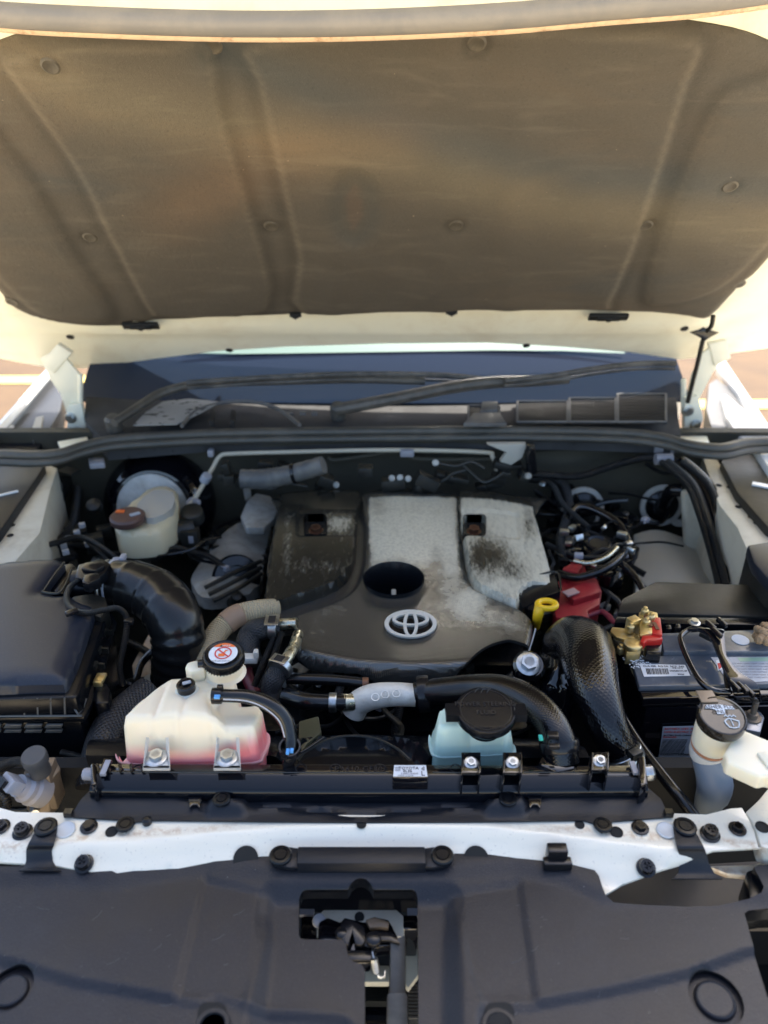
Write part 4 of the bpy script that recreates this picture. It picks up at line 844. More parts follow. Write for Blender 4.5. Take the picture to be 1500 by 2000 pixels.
# ------------------------------------------------------------------ right rear: fuel filter area
ff = thing('fuel_filter', 'black fuel filter head with clamps among cables right of the engine cover', 'fuel filter', pz(1165, 1110, .9))
c = pz(1165, 1085, .95)
MB().lathe(c-Vector((0, 0, .12)), (0, -.1, 1), [(.058, 0), (.060, .09), (.062, .095), (.062, .105), (.055, .11), (.052, .125), (.035, .13), (.033, .145), (.02, .15), (0, .15)], 36).build('canister', M['gloss'], ff)
MB().lathe(c-Vector((0, 0, .045)), (0, -.1, 1), [(.062, 0), (.064, .002), (.064, .008), (.062, .01)], 36).build('band_clamp', M['zinc'], ff)
MB().lathe(c+Vector((0, 0, .004)), (0, -.1, 1), [(.05, 0), (.056, .003), (.05, .006)], 32).build('gasket_ring', M['rubber'], ff)
m = MB(); m.lathe(c+Vector((0, 0, .02)), (0, -.1, 1), [(.03, 0), (.03, .014), (.024, .016), (.02, .012), (0, .012)], 26); m.build('primer_cap', M['screw'], ff)
rn = random.Random(11)
cab = [('black fuel hose curling round the filter canister', [(1092, 1120, .97, 8), (1130, 1128, .98, 8), (1180, 1112, 1.0, 8), (1215, 1085, 1.0, 8), (1225, 1060, .98, 8)], 'rubber'),
 ('glossy black hose looping over the fuel filter', [(1100, 1030, .98, 8), (1130, 990, .99, 9), (1190, 1010, .99, 9), (1222, 1045, .98, 9), (1230, 1090, .96, 8)], 'gloss'),
 ('thin grey fuel pipe curving left of the filter', [(1120, 1095, 1.0, 4), (1150, 1100, 1.0, 5), (1185, 1088, 1.01, 5), (1205, 1070, 1.01, 5)], 'steelpipe'),
 ('black corrugated loom hanging behind the right cover wing', [(1060, 930, .98, 10), (1100, 950, .98, 11), (1110, 1000, .98, 10), (1095, 1050, .98, 9), (1100, 1100, .96, 9)], 'loom'),
 ('dark cable dropping from the harness to the filter', [(1020, 935, 1.0, 6), (1075, 945, 1.0, 6), (1100, 985, 1.0, 6), (1150, 1030, 1.0, 5)], 'loom'),
 ('black cable bending toward the battery shield', [(1205, 1095, .99, 7), (1235, 1120, .98, 7), (1255, 1150, .97, 7), (1262, 1170, .96, 6)], 'rubber')]
for lab, pix, mt in cab: cable('hose' if mt != 'loom' else 'cable', lab, 'hose' if mt != 'loom' else 'cable', pix, mt)
m = MB()
for x, y, s_ in ((1102, 1040, .02), (1118, 1032, .02), (1110, 1062, .014), (1215, 1045, .022), (1228, 1062, .016), (1232, 1075, .018), (1160, 1105, .012), (1130, 1050, .02), (1180, 1030, .015), (1092, 932, .02), (1060, 945, .016)):
    m.box(pz(x, y, 1.0), (s_, s_*.6, s_*.7), Matrix.Rotation(rn.uniform(-1, 1), 3, 'Z')@Matrix.Rotation(rn.uniform(-.6, .6), 3, 'X'))
m.each('connector', M['zinc'], ff, bevel=.002)
m = MB()
for i in range(26):
    x, y = rn.uniform(1062, 1235), rn.uniform(935, 1150); m.box(pz(x, y, rn.uniform(.90, .965)), (rn.uniform(.015, .05), rn.uniform(.015, .03), .03), Matrix.Rotation(rn.uniform(-1, 1), 3, 'Z'))
m.each('bracket', M['gloss'], ff, bevel=.003)
t = thing('side_fittings', 'cluster of black brackets between the cover wing and firewall', 'bracket', pz(1080, 1000, .8))
m = MB()
for i in range(22):
    x, y = rn.uniform(430, 1060), rn.uniform(900, 948); m.box(pY(x, y+6, rn.uniform(1.62, 1.74)), (rn.uniform(.015, .06), .03, rn.uniform(.012, .03)), Matrix.Rotation(rn.uniform(-.5, .5), 3, 'Y'))
m.each('bracket', M['dusty'], t, bevel=.002)
m = MB()
for x, y in ((765, 934), (797, 935), (781, 933), (850, 904), (1030, 930), (633, 945), (657, 947)): m.lathe(pY(x, y, 1.66), (0, -1, .5), [(.008, 0), (.008, .014), (.005, .016), (0, .016)], 8)
m.each('union_nut', M['aludust'], t)
for L in (((815, 935), (850, 943), (870, 936), (885, 925), (910, 918)), ((900, 905), (940, 940), (965, 935), (985, 922)), ((850, 903), (890, 910), (920, 902), (945, 915)), ((500, 950), (530, 955), (560, 945), (600, 950))):
    MB().tube([pY(a, b, 1.66) for a, b in L], .0045, 8).build('small_pipe', M['dusty'], t)
m = MB(); m.prism([pY(a, b, 1.70) for a, b in ((950, 868), (1030, 868), (1020, 895), (990, 915), (975, 905), (990, 885))], (0, .02, 0)); m.build('grey_bracket', M['grey'], t, bevel=.003)
m = MB(); m.prism([pY(a, b, 1.69) for a, b in ((1028, 870), (1045, 870), (1050, 925), (1030, 930))], (0, .02, 0)); m.box(pY(1038, 880, 1.68), (.012, .01, .02)); m.build('bracket', M['rubber'], t, bevel=.002)
rc = thing('red_terminal_cover', 'dusty red plastic fuse cover tucked behind the yellow dipstick', 'terminal cover', pz(1130, 1160, .9))
m = MB(); RC = [(1078, 1165), (1092, 1130), (1100, 1105), (1140, 1098), (1150, 1125), (1166, 1128), (1176, 1152), (1172, 1180), (1148, 1192), (1152, 1205), (1120, 1212), (1085, 1205)]
m.prism([pz(a, b, .96) for a, b in RC], (0, 0, -.06)); m.build('cover', M['red'], rc, bevel=.005)
m = MB(); m.prism([pz(a, b, .975) for a, b in ((1105, 1150), (1160, 1128), (1174, 1155), (1120, 1172))], (0, 0, -.02)); m.prism([pz(a, b, .98) for a, b in ((1098, 1112), (1118, 1096), (1142, 1100), (1128, 1118))], (0, 0, -.03)); m.each('raised_lid', M['red'], rc, bevel=.003)
m = MB(); m.box(pz(1115, 1157, .981), (.03, .018, .003), Matrix.Rotation(.5, 3, 'Z')); m.build('worn_patch', mat('pink_faded', (.45, .28, .26), .7), rc)
cable('positive_cable', 'short red cable running from the fuse cover to the battery terminal', 'cable', [(1150, 1203, .95, 5), (1175, 1195, .96, 5), (1190, 1205, .97, 6), (1200, 1215, .98, 5), (1222, 1220, .99, 5)], mat('maroon_cable', (.22, .03, .05), .4))

# denser looms and fittings in the deep corners
def tangle(name, lab, x0, x1, y0, y1, zz0, zz1, n, seed):
    t = thing(name, lab, 'wiring', pz((x0+x1)/2, (y0+y1)/2, zz0)); r_ = random.Random(seed)
    for i in range(n):
        x, y = r_.uniform(x0, x1), r_.uniform(y0, y1); z = r_.uniform(zz0, zz1); P = [pz(x, y, z)]; a = r_.uniform(0, 6.28)
        for k in range(4): a += r_.uniform(-.9, .9); P.append(P[-1]+Vector((math.cos(a)*.045, math.sin(a)*.045, r_.uniform(-.02, .018))))
        MB().tube(P, r_.choice((.0025, .0035, .005, .007)), 8, 5).build('wire', M[r_.choice(('loom', 'rubber', 'loom', 'dusty'))], t)
        if i % 2: MB().box(P[-1], (.018, .012, .012), Matrix.Rotation(a, 3, 'Z')).build('connector', M[r_.choice(('dusty', 'screw', 'wire_w', 'grey'))], t, bevel=.0015)
    for i in range(n//2):
        x, y = r_.uniform(x0, x1), r_.uniform(y0, y1); p = pz(x, y, zz0-.01); sz = r_.uniform(.02, .05)
        m = MB(); m.box(p, (sz, sz*.7, sz*.6), Matrix.Rotation(r_.uniform(-1, 1), 3, 'Z')); m.build('bracket', M[r_.choice(('dusty', 'gloss', 'aludust'))], t, bevel=.002)
        if i % 2: put('bolt', BOLT_ZINC, t, p+Vector((0, 0, sz*.3)), (r_.uniform(-.3, .3), -.3, 1), 0, .7)
tangle('wiring', 'tangle of dark wires and small connectors below the brake reservoir', 100, 400, 1060, 1100, .90, .95, 12, 21)
tangle('wiring', 'tangle of dark wires behind the intake hose and left of the engine cover', 390, 520, 1000, 1180, .86, .90, 10, 22)
tangle('wiring', 'dark wires and connectors right of the engine cover above the red fuse cover', 1060, 1230, 930, 1080, .93, .99, 22, 23)
tangle('wiring', 'loose black wires between the battery and the large braided hose', 1170, 1230, 1180, 1330, .90, .95, 10, 24)
tangle('wiring', 'dark wires beneath the front edge of the engine cover', 560, 1000, 1320, 1350, .93, .96, 16, 25)
tangle('wiring', 'small wires and brackets in the dark gap left of the coolant reservoir', 180, 300, 1330, 1400, .88, .92, 9, 26)
tangle('wiring', 'wires lying in the gap below the air filter box at the lower left', 0, 150, 1450, 1560, .88, .93, 9, 27)

# ------------------------------------------------------------------ outer body beside the bay (just outside the frame)
for sx in (-1, 1):
    X = lambda v: sx*v
    m = MB(); top = [(.985, 1.92, 1.085), (.965, 1.5, 1.080), (.93, 1.1, 1.065), (.90, .8, 1.05), (1.02, .72, 1.0), (1.08, 1.1, 1.03), (1.10, 1.5, 1.05), (1.11, 1.95, 1.06)]
    V = [Vector((X(a), b, c)) for a, b, c in top]; m.add(V+[v-Vector((0, 0, .02)) for v in V], [list(range(8)), list(range(8, 16))[::-1]]+[[i, (i+1) % 8, 8+(i+1) % 8, 8+i] for i in range(8)])
    m.build('fender_top', M['paint'], body, bevel=.006)
    m = MB(); m.prism([(X(1.02), .72, .99), (X(1.08), 1.1, 1.02), (X(1.10), 1.5, 1.04), (X(1.11), 1.95, 1.05), (X(1.12), 1.95, .35), (X(1.12), .72, .35)], (X(-.02), 0, 0)); m.build('fender_side', M['paint'], body)
    m = MB(); m.prism([(X(.70), .74, .97), (X(.93), .78, .97), (X(.97), 1.1, .99), (X(.985), 1.78, 1.0), (X(.80), 1.78, 1.0), (X(.74), 1.2, .99)], (0, 0, -.03)); m.build('side_tray', M['plastic2'], body, bevel=.004)
    hl3 = thing('headlamp', 'clear headlamp unit at the %s front corner of the car' % ('left' if sx < 0 else 'right'), 'headlamp', (X(.9), .55, .75), 'headlamps')
    m = MB(); m.prism([(X(.80), .30, 1.0), (X(1.0), .42, .98), (X(1.06), .74, .99), (X(.90), .78, 1.04), (X(.78), .62, 1.03)], (0, 0, -.22)); m.build('lens', mat('headlamp_lens', (.55, .57, .6), .08, coat=1, metal=.3), hl3, bevel=.012, segs=3)
m = MB(); pts = [(-1.08, .72), (-1.02, .42), (-.8, .26), (-.4, .19), (0, .17), (.4, .19), (.8, .26), (1.02, .42), (1.08, .72), (1.04, .72), (.98, .46), (.78, .31), (.4, .24), (0, .22), (-.4, .24), (-.78, .31), (-.98, .46), (-1.04, .72)]
m.prism([(a, b, .76) for a, b in pts], (0, 0, -.45)); m.build('bumper_skin', M['paint'], body, bevel=.01)
# ------------------------------------------------------------------ crossbar
cb = thing('radiator_crossbar', 'white painted steel crossbar across the front of the bay with rust stains', 'crossbar', pz(750, 1640, 1.0))
RID = [(-400, 1656), (-200, 1656), (0, 1654), (110, 1656), (260, 1653), (420, 1636), (560, 1625), (750, 1620), (950, 1624), (1100, 1641), (1200, 1654), (1300, 1666), (1480, 1660), (1600, 1650)]
RX = xy(RID, 1.05); RXx = [p[0] for p in RX]; RXy = [p[1] for p in RX]
def bar_h(P):
    yr = np.interp(P[:, 0], RXx, RXy); f = yr-P[:, 1]
    z = 1.05 - .010*sm((f+.002)/.012) - .012*sm((f-.008)/.03) - .002*sm((f+.03)/.03)
    z += .003*np.exp(-((f+.006)/.006)**2)
    return z
bo = xy([(-400, 1560), (-120, 1572), (0, 1578), (30, 1586), (150, 1588), (400, 1590), (750, 1592), (1100, 1590), (1300, 1588), (1380, 1591), (1428, 1579), (1449, 1578), (1462, 1600), (1474, 1625), (1481, 1655)], 1.05)
bo += xy([(1478, 1682), (1385, 1687), (1335, 1700), (1270, 1715), (1215, 1728), (1178, 1750), (1140, 1742), (1100, 1712), (1000, 1690), (900, 1684), (700, 1696), (500, 1684), (420, 1690), (330, 1706), (260, 1716), (220, 1716), (110, 1702), (0, 1696), (-400, 1700)], 1.026)
MB().sheet(bo, bar_h, .008, .003).build('bar', M['bar'], cb, ang=60)
def bnrm(px, py):
    p = psurf(px, py, bar_h, 1.05); e = .004; f = lambda x, y: float(bar_h(np.array([[x, y]]))[0])
    n = Vector((-(f(p.x+e, p.y)-f(p.x-e, p.y))/(2*e), -(f(p.x, p.y+e)-f(p.x, p.y-e))/(2*e), 1)).normalized(); return p+n*.0008, n
def onbar(nm, src, px, py, spin=0, sc=1, tilt=None):
    p, n = bnrm(px, py); return put(nm, src, cb, p, n if tilt is None else tilt, spin, sc)
for px, py, s_, k in ((2, 1616, BOLT_BLACK, 1.2), (174, 1616, BOLT_BLACK, 1.15), (1250, 1618, BOLT_BLACK, 1.15), (1440, 1620, BOLT_BLACK, 1.15)): onbar('bolt', s_, px, py, .2, k*.75)
onbar('plug_knob', KNOB, 45, 1627, .3, .85); onbar('plug_knob', KNOB, 1386, 1631, .7, .85)
onbar('rubber_stop', KNOB, 165, 1688, .3, .8); onbar('rubber_stop', KNOB, 1261, 1696, .3, .8)
for px, py in ((128, 1622), (1301, 1623)): onbar('round_plug', PLUG, px, py)
for px, py, s_ in ((218, 1625, 1.0), (706, 1611, .8), (1132, 1611, .8), (1204, 1626, 1.05), (1489, 1615, .01)):
    if s_ > .1: onbar('hole', HOLE, px, py, 0, s_)
onbar('small_clip', Src(MB().lathe((0, 0, 0), (0, 0, 1), [(.006, 0), (.006, .006), (.003, .008), (0, .008)], 10), 'small_clip', M['screw']), 288, 1608)
for px, py in ((480, 1656), (930, 1656)): onbar('large_hole', Src(MB().lathe((0, 0, 0), (0, 0, 1), [(.021, 0), (.021, .0012), (0, .0012)], 28), 'large_hole', M['void']), px, py+22, 0, .72)
m = MB(); c, n = bnrm(1085, 1680); m.box(c+Vector((0, 0, .012)), (.024, .014, .022)); m.box(c+Vector((0, -.008, .004)), (.034, .012, .012)); m.build('black_clip', M['screw'], cb, bevel=.002)
def ribbon(P, W, th, n=6):
    m = MB(); P = [Vector(p) for p in P]; q = cat([tuple(p) for p in P], n); w_ = []
    for i in range(len(P)-1): w_ += [W[i]+(W[i+1]-W[i])*k/n for k in range(n)]
    w_.append(W[-1]); V = []
    for p, a in zip(q, w_): V += [p+Vector((-a/2, 0, 0)), p+Vector((a/2, 0, 0)), p+Vector((a/2, 0, -th)), p+Vector((-a/2, 0, -th))]
    N = len(q); fs = [[i*4+k, i*4+(k+1) % 4, i*4+4+(k+1) % 4, i*4+4+k] for i in range(N-1) for k in range(4)]+[[3, 2, 1, 0], [(N-1)*4+k for k in range(4)]]
    return m.add(V, fs)
def pribbon(pix, th, n=5):
    P = [pz(a, b, z) for a, b, z, _ in pix]; return ribbon(P, [q[3]*depth(p)/F for p, q in zip(P, pix)], th, n)
# ------------------------------------------------------------------ headlamp bracket at far right
hb = thing('headlamp_bracket', 'white bracket rising at the right end of the crossbar', 'bracket', pz(1490, 1620, 1.02))
m = MB(); m.prism([pz(a, b, 1.052) for a, b in ((1456, 1584), (1482, 1560), (1500, 1538), (1560, 1500), (1640, 1620), (1560, 1680), (1486, 1652), (1476, 1620), (1466, 1600))], (0, 0, -.03)); m.build('plate', M['bar'], hb, bevel=.004)
put('hole', HOLE, hb, pz(1489, 1615, 1.053), (0, 0, 1), 0, 1.1)
m = MB(); m.prism([pz(a, b, 1.0) for a, b in ((1380, 1690), (1470, 1688), (1560, 1660), (1580, 1700), (1480, 1712), (1420, 1706))], (0, 0, -.01)); m.build('lower_flange', M['bar'], hb, bevel=.003)
# ------------------------------------------------------------------ radiator deflector
rd = thing('radiator_seal_plate', 'matte black plastic seal plate between radiator tank and white crossbar', 'seal plate', pz(720, 1570, 1.05))
RO = [(186, 1534), (160, 1560), (138, 1588), (142, 1592), (230, 1597), (236, 1611), (245, 1621), (255, 1611), (264, 1601), (300, 1598), (500, 1600), (700, 1602), (900, 1601), (1140, 1598), (1158, 1603), (1166, 1615), (1177, 1623), (1188, 1613), (1198, 1600), (1302, 1592), (1306, 1588), (1290, 1560), (1262, 1536), (1000, 1540), (720, 1544), (450, 1540)]
RXY = xy(RO, 1.057); gr = xy([(240, 1548), (335, 1550), (560, 1562), (706, 1577), (860, 1562), (1080, 1550), (1200, 1548)], 1.057); mid = xy([(330, 1545), (372, 1552), (705, 1574), (1050, 1552), (1090, 1545)], 1.057)
padL = xy([(405, 1585), (412, 1556), (420, 1550), (470, 1550), (480, 1558), (476, 1585)], 1.057); padR = xy([(950, 1585), (950, 1558), (962, 1550), (1012, 1550), (1022, 1556), (1024, 1585)], 1.057)
low = xy([(300, 1540), (380, 1560), (500, 1570), (706, 1588), (930, 1570), (1040, 1558), (1110, 1540)], 1.057)
def rd_h(P):
    z = 1.0535 + 0*P[:, 0]; tb = sm((P[:, 1]-pz(700, 1590, 1.055).y)/.02); z += .004*tb
    z -= .008*step(P, low, .006); z += .008*step(P, padL, .006)+.008*step(P, padR, .006)
    z += .0025*np.exp(-(lined(P, gr)/.003)**2); return z
MB().sheet(RXY, rd_h, .006, .0022).build('plate', M['plastic'], rd, ang=50)
for px, py in ((245, 1612), (1177, 1613), (433, 1562), (992, 1562)): put('push_pin', PIN, rd, psurf(px, py, rd_h, 1.057)+Vector((0, 0, .0006)), (0, 0, 1), 0, .95)
for px in (380, 1045): m = MB(); m.prism([pz(px+a, b, 1.062) for a, b in ((-14, 1556), (14, 1556), (10, 1578), (4, 1571), (-4, 1571), (-10, 1578))], (0, 0, -.004)); m.build('shiny_tab', M['gloss'], rd, bevel=.001)
for px, sg in ((134, -1), (1306, 1)): m = MB(); m.box(pz(px, 1588, 1.056), (.010, .008, .008)); m.build('edge_hook', M['rubber'], rd)
# ------------------------------------------------------------------ radiator tank
ra = thing('radiator', 'glossy black radiator top tank with sticker behind the seal plate', 'radiator', pz(720, 1520, 1.0))
m = MB(); m.topbox([(180, 1512), (184, 1490), (1262, 1494), (1262, 1516)], 1.078, .80); m.build('tank_top', M['gloss'], ra, bevel=.003)
P = [pz(186, 1521, 1.068), pz(450, 1525, 1.068), pz(720, 1527, 1.068), pz(1000, 1525, 1.068), pz(1258, 1521, 1.068)]
fy = pz(720, 1509, 1.0785).y; prof = [(.004, 1.0785), (0, 1.0783), (-.003, 1.0774), (-.0165, 1.0712), (-.0195, 1.0692), (-.0212, 1.066), (-.0215, 1.060), (-.021, 1.03), (.004, 1.03)]
x0, x1 = pz(182, 1510, 1.078).x, pz(1260, 1512, 1.078).x; nx_ = 40; m = MB(); V = []
for i in range(nx_+1):
    t_ = i/nx_; bw = .0025*math.sin(t_*math.pi); V += [Vector((x0+(x1-x0)*t_, fy+a-bw, c)) for a, c in prof]
k_ = len(prof); m.add(V, [[i*k_+j, i*k_+(j+1) % k_, (i+1)*k_+(j+1) % k_, (i+1)*k_+j] for i in range(nx_) for j in range(k_)]+[list(range(k_)), [nx_*k_+j for j in range(k_)]]); m.build('front_face', M['gloss2'], ra, ang=30)
m = MB()
for k in range(5): m.tube([pz(190+k*22, 1493, 1.082), pz(192+k*22, 1507, 1.082)], .0022, 6, 2)
m.box(pz(206, 1499, 1.083), (.010, .024, .006)); m.build('end_clip', M['rubber'], ra)
for px, py, mt in ((172, 1512, 'wire_w'), (1268, 1509, 'zinc')):
    m = MB(); m.lathe(pz(px, py, 1.065), (1 if px > 700 else -1, 0, .1), [(.011 if px > 700 else .008, -.012), (.011 if px > 700 else .008, .004), (.006, .007), (0, .007)], 6 if px > 700 else 14); m.build('end_bolt', M[mt], ra, bevel=.001)
m = MB(); m.prism([pz(a, b, 1.09) for a, b in ((1245, 1478), (1260, 1476), (1266, 1530), (1252, 1534))], (0, 0, -.05)); m.prism([pz(a, b, 1.088) for a, b in ((176, 1492), (186, 1490), (188, 1530), (178, 1532))], (0, 0, -.05)); m.each('end_plate', M['gloss'], ra, bevel=.002)
m = MB(); m.box(pz(206, 1500, 1.0855), (.007, .024, .004)); m.box(pz(1238, 1500, 1.0825), (.007, .020, .004)); m.each('pale_strip', M['wire_w'], ra)
for px in (655, 742, 890, 1112, 588, 270): MB().lathe(pz(px, 1501, 1.0782), (0, 0, 1), [(.0075, 0), (.0075, .0006), (.0065, .0006), (.0065, 0)], 20, open=True).build('mould_mark', M['ink2'], ra)
m = MB()
for x0, x1 in ((205, 760), (845, 900), (1022, 1240)): m.tube([pz(x0, 1508, 1.0785), pz(x1, 1509, 1.0785)], .0009, 6, 2)
m.build('mould_line', M['ink2'], ra)
text('>PA610-GF30<', pz(700, 1502, 1.0786), (1, 0, 0), (0, 1, 0), .012, M['ink2'], ra)
lb = pz(802, 1506, 1.098); m = MB(); m.topbox([(766, 1518), (768, 1494), (833, 1494), (837, 1518)], 1.092, 1.06); m.build('sticker_block', M['gloss'], ra, bevel=.002)
m = MB(); A = [pz(768, 1517, 1.0925), pz(770, 1495, 1.0925), pz(832, 1495, 1.0925), pz(835, 1517, 1.0925)]; m.prism(A, (0, 0, .0005)); m.build('sticker', M['white'], ra)
def lab(P0, u, v, s_, m_, par, t, **k): text(t, pz(u, v, P0), (1, 0, 0), (0, 1, 0), s_, m_, par, **k)
lab(1.0933, 798, 1500.5, .0062, M['ink'], ra, 'TOYOTA'); lab(1.0933, 796, 1506, .0058, M['ink'], ra, '0L36'); lab(1.0933, 800, 1511, .0034, M['greyink'], ra, 'P 884C16-0040'); lab(1.0933, 792, 1514.8, .003, M['greyink'], ra, 'MADE 10 20AB')
lab(1.0933, 826, 1501, .0088, M['ink'], ra, 'd'); lab(1.0933, 826, 1511, .0105, M['ink'], ra, 'L')
m = MB()
for i in range(4):
    for j in range(3): m.box(pz(773+i*2.6, 1499+j*3, 1.0932), (.0016, .0012, .0004))
m.build('printed_block', M['greyink'], ra)
# brackets
def bracket(px, py, wpx, hp_, par, bolt):
    m = MB(); z = 1.10
    m.topbox([(px-wpx/2, py+hp_/2), (px-wpx/2, py-hp_/2), (px+wpx/2, py-hp_/2), (px+wpx/2, py+hp_/2)], z, z-.006)
    m.topbox([(px-wpx/2, py+hp_/2), (px-wpx/2, py-hp_/2), (px-wpx/2+4, py-hp_/2), (px-wpx/2+4, py+hp_/2)], z+.008, z-.03)
    m.topbox([(px+wpx/2-4, py+hp_/2), (px+wpx/2-4, py-hp_/2), (px+wpx/2, py-hp_/2), (px+wpx/2, py+hp_/2)], z+.008, z-.03)
    m.build('bolt_bracket', M['gloss'], par, bevel=.001); put('bolt', bolt, par, pz(px, py+1, z+.001), (0, -.3, 1), .3, .72)
# ------------------------------------------------------------------ fan shroud
fs = thing('fan_shroud', 'black fan shroud with curved opening rim behind the radiator', 'fan shroud', pz(690, 1440, 1.0))
SH = xy([(170, 1486), (175, 1440), (250, 1400), (560, 1398), (700, 1388), (860, 1396), (1060, 1430), (1140, 1470), (1150, 1490), (900, 1492), (560, 1490)], 1.045)
ycen = pz(690, 1489, 1.05).y
def sh_h(P):
    r = np.hypot((P[:, 0]-pz(688, 1480, 1.05).x)/1.0, (P[:, 1]-(ycen-.055))*1.0); z = 1.055-.06*sm((P[:, 1]-ycen-.02)/.1)
    return z - .02*(1-sm((r-.11)/.012))+.006*np.exp(-((r-.122)/.005)**2)
MB().sheet(SH, sh_h, .007, .02).build('shroud', M['plastic2'], fs, ang=50)
MB().tube([pz(a, b, z) for a, b, z in ((576, 1484, 1.052), (600, 1466, 1.056), (640, 1445, 1.058), (685, 1437, 1.058), (735, 1443, 1.058), (775, 1462, 1.056), (800, 1484, 1.052))], .0018, 6).build('opening_rim', M['dusty'], fs)
m = MB(); m.prism([pz(a, b, 1.045) for a, b in ((582, 1478), (584, 1408), (622, 1398), (628, 1430), (600, 1452))], (0, 0, -.02)); m.build('olive_panel', mat('olive_duct', (.05, .05, .028), .35), fs, bevel=.002)
# ------------------------------------------------------------------ coolant reservoir
cr = thing('coolant_reservoir', 'cream translucent coolant reservoir with pink fluid and black cap', 'coolant reservoir', pz(370, 1490, 1.06))
TO = [(236, 1488, 1.068), (231, 1470, 1.072), (229, 1432, 1.12), (231, 1408, 1.14), (250, 1384, 1.142), (275, 1362, 1.142), (302, 1340, 1.144), (325, 1323, 1.144), (355, 1317, 1.146), (384, 1303, 1.15), (400, 1297, 1.152), (450, 1294, 1.152), (467, 1312, 1.152), (469, 1350, 1.145), (500, 1366, 1.128), (514, 1380, 1.12), (520, 1410, 1.10), (520, 1440, 1.085), (512, 1478, 1.068), (494, 1495, 1.066), (370, 1499, 1.066), (262, 1497, 1.066)]
TP = [(pz(*q).x, pz(*q).y) for q in TO]; TP = cat2(TP, 3)
yfr = pz(360, 1497, 1.066).y
lobe = xy([(440, 1452), (425, 1420), (412, 1392), (440, 1376), (470, 1360), (560, 1370), (560, 1520), (470, 1520)], 1.115)
def tank_h(P):
    d = -sdf(P, TP); H = .080 + .008*sm((P[:, 1]-yfr-.10)/.05)
    H = H - .020*step(P, lobe, .016)
    for px in (297, 351, 410): H = H - .0045*np.exp(-((P[:, 0]-pz(px, 1430, 1.13).x)/.0035)**2)*sm((yfr+.085-P[:, 1])/.02)
    H += .006*np.exp(-(np.hypot(P[:, 0]-pz(365, 1385, 1.14).x, P[:, 1]-pz(365, 1390, 1.14).y)/.03)**2)
    H += .0022*np.exp(-((P[:, 1]-pz(330, 1421, 1.142).y)/.0022)**2)*(P[:, 0] < pz(430, 1421, 1.142).x)
    t = np.clip(d/.011, 0, 1); return 1.066 + H*(1-(1-t)**3.2)**.6
MB().sheet(TP, tank_h, .0055, .02, zb=1.045).build('tank', M['coolant'], cr, ang=80)
m = MB(); cx_, cy_ = np.mean([p[0] for p in TP]), np.mean([p[1] for p in TP]); m.prism([(cx_+(x-cx_)*1.035, cy_+(y-cy_)*1.03, 1.072) for x, y in TP], (0, 0, -.004)); m.build('seam_flange', mat('pink_tinted_flange', (.75, .34, .34), .3, sss=.4), cr, bevel=.0015)
TAB = M['milky2']
for px in (305, 443):
    m = MB(); z = 1.098
    m.topbox([(px-26, 1500), (px-22, 1468), (px+18, 1464), (px+26, 1500)], z, z-.005)
    m.prism([pz(px-26, 1502, z), pz(px-20, 1440, z+.024), pz(px-14, 1440, z+.024), pz(px-18, 1468, z)], (0, 0, -.004)); m.prism([pz(px+27, 1502, z), pz(px+24, 1440, z+.024), pz(px+18, 1440, z+.024), pz(px+19, 1468, z)], (0, 0, -.004))
    m.prism([pz(px-26, 1500, z), pz(px+26, 1500, z), pz(px+26, 1504, z-.004), pz(px-26, 1504, z-.004)], (0, .004, 0))
    m.build('mounting_tab', TAB, cr, bevel=.0015)
    MB().lathe(pz(px, 1482, z+.0005), (0, 0, 1), [(.014, 0), (.014, .0012), (.010, .002), (0, .002)], 24).build('tab_washer', M['greylab'], cr)
    put('bolt', BOLT_ZINC, cr, pz(px+1, 1480, z+.002), (0, -.1, 1), .5, 1.1)
c = pz(436, 1292, 1.165); MB().lathe(c-Vector((0, 0, .02)), (0, 0, 1), [(.030, 0), (.026, .004), (.025, .03), (0, .03)], 28).build('neck', M['coolant'], cr)
m = MB(); m.topbox([(360, 1302), (366, 1292), (384, 1288), (400, 1292), (400, 1306), (372, 1312)], 1.165, 1.14); m.build('top_lobe', M['milky'], cr, bevel=.004)
m = MB(); m.tube([pz(388, 1298, 1.165), pz(402, 1296, 1.166)], .0065, 14, 2); m.build('spout_stub', M['rubber'], cr)
cc = pz(436, 1277, 1.192); r = 40*depth(cc)/F; AX = Vector((.02, -.10, 1)).normalized()
m = MB(); m.lathe(cc-AX*.016, AX, [(r*.9, 0), (r*.97, .002), (r, .005), (r, .014), (r*.95, .0165), (r*.9, .0175), (r*.84, .0165), (0, .0165)], 48)
for k in range(40):
    a = 2*math.pi*k/40; u = Vector((1, 0, 0)); v = AX.cross(u).normalized(); m.box(cc-AX*.008+(u*math.cos(a)+v*math.sin(a))*r*1.0, (.0012, .0012, .011))
m.build('cap', M['plastic2'], cr)
st_ = cc+AX*.0012; UX = Vector((1, 0, 0)); VX = AX.cross(UX).normalized()
def disc(r0, r1, a0, a1, h, m_, nm, n=36):
    m = MB(); P0 = [st_+AX*h+(UX*math.cos(a)+VX*math.sin(a))*r1 for a in [a0+(a1-a0)*k/n for k in range(n+1)]]
    P1 = [st_+AX*h+(UX*math.cos(a)+VX*math.sin(a))*r0 for a in [a0+(a1-a0)*k/n for k in range(n+1)]] if r0 else [st_+AX*h]*(n+1)
    for i in range(n): m.add([P0[i], P0[i+1], P1[i+1], P1[i]] if r0 else [P0[i], P0[i+1], P1[0]], [[0, 1, 2, 3] if r0 else [0, 1, 2]])
    m.build(nm, m_, cr, recalc=False)
rr_ = r*.70; disc(0, rr_, 0, 2*math.pi, 0, M['white'], 'cap_sticker')
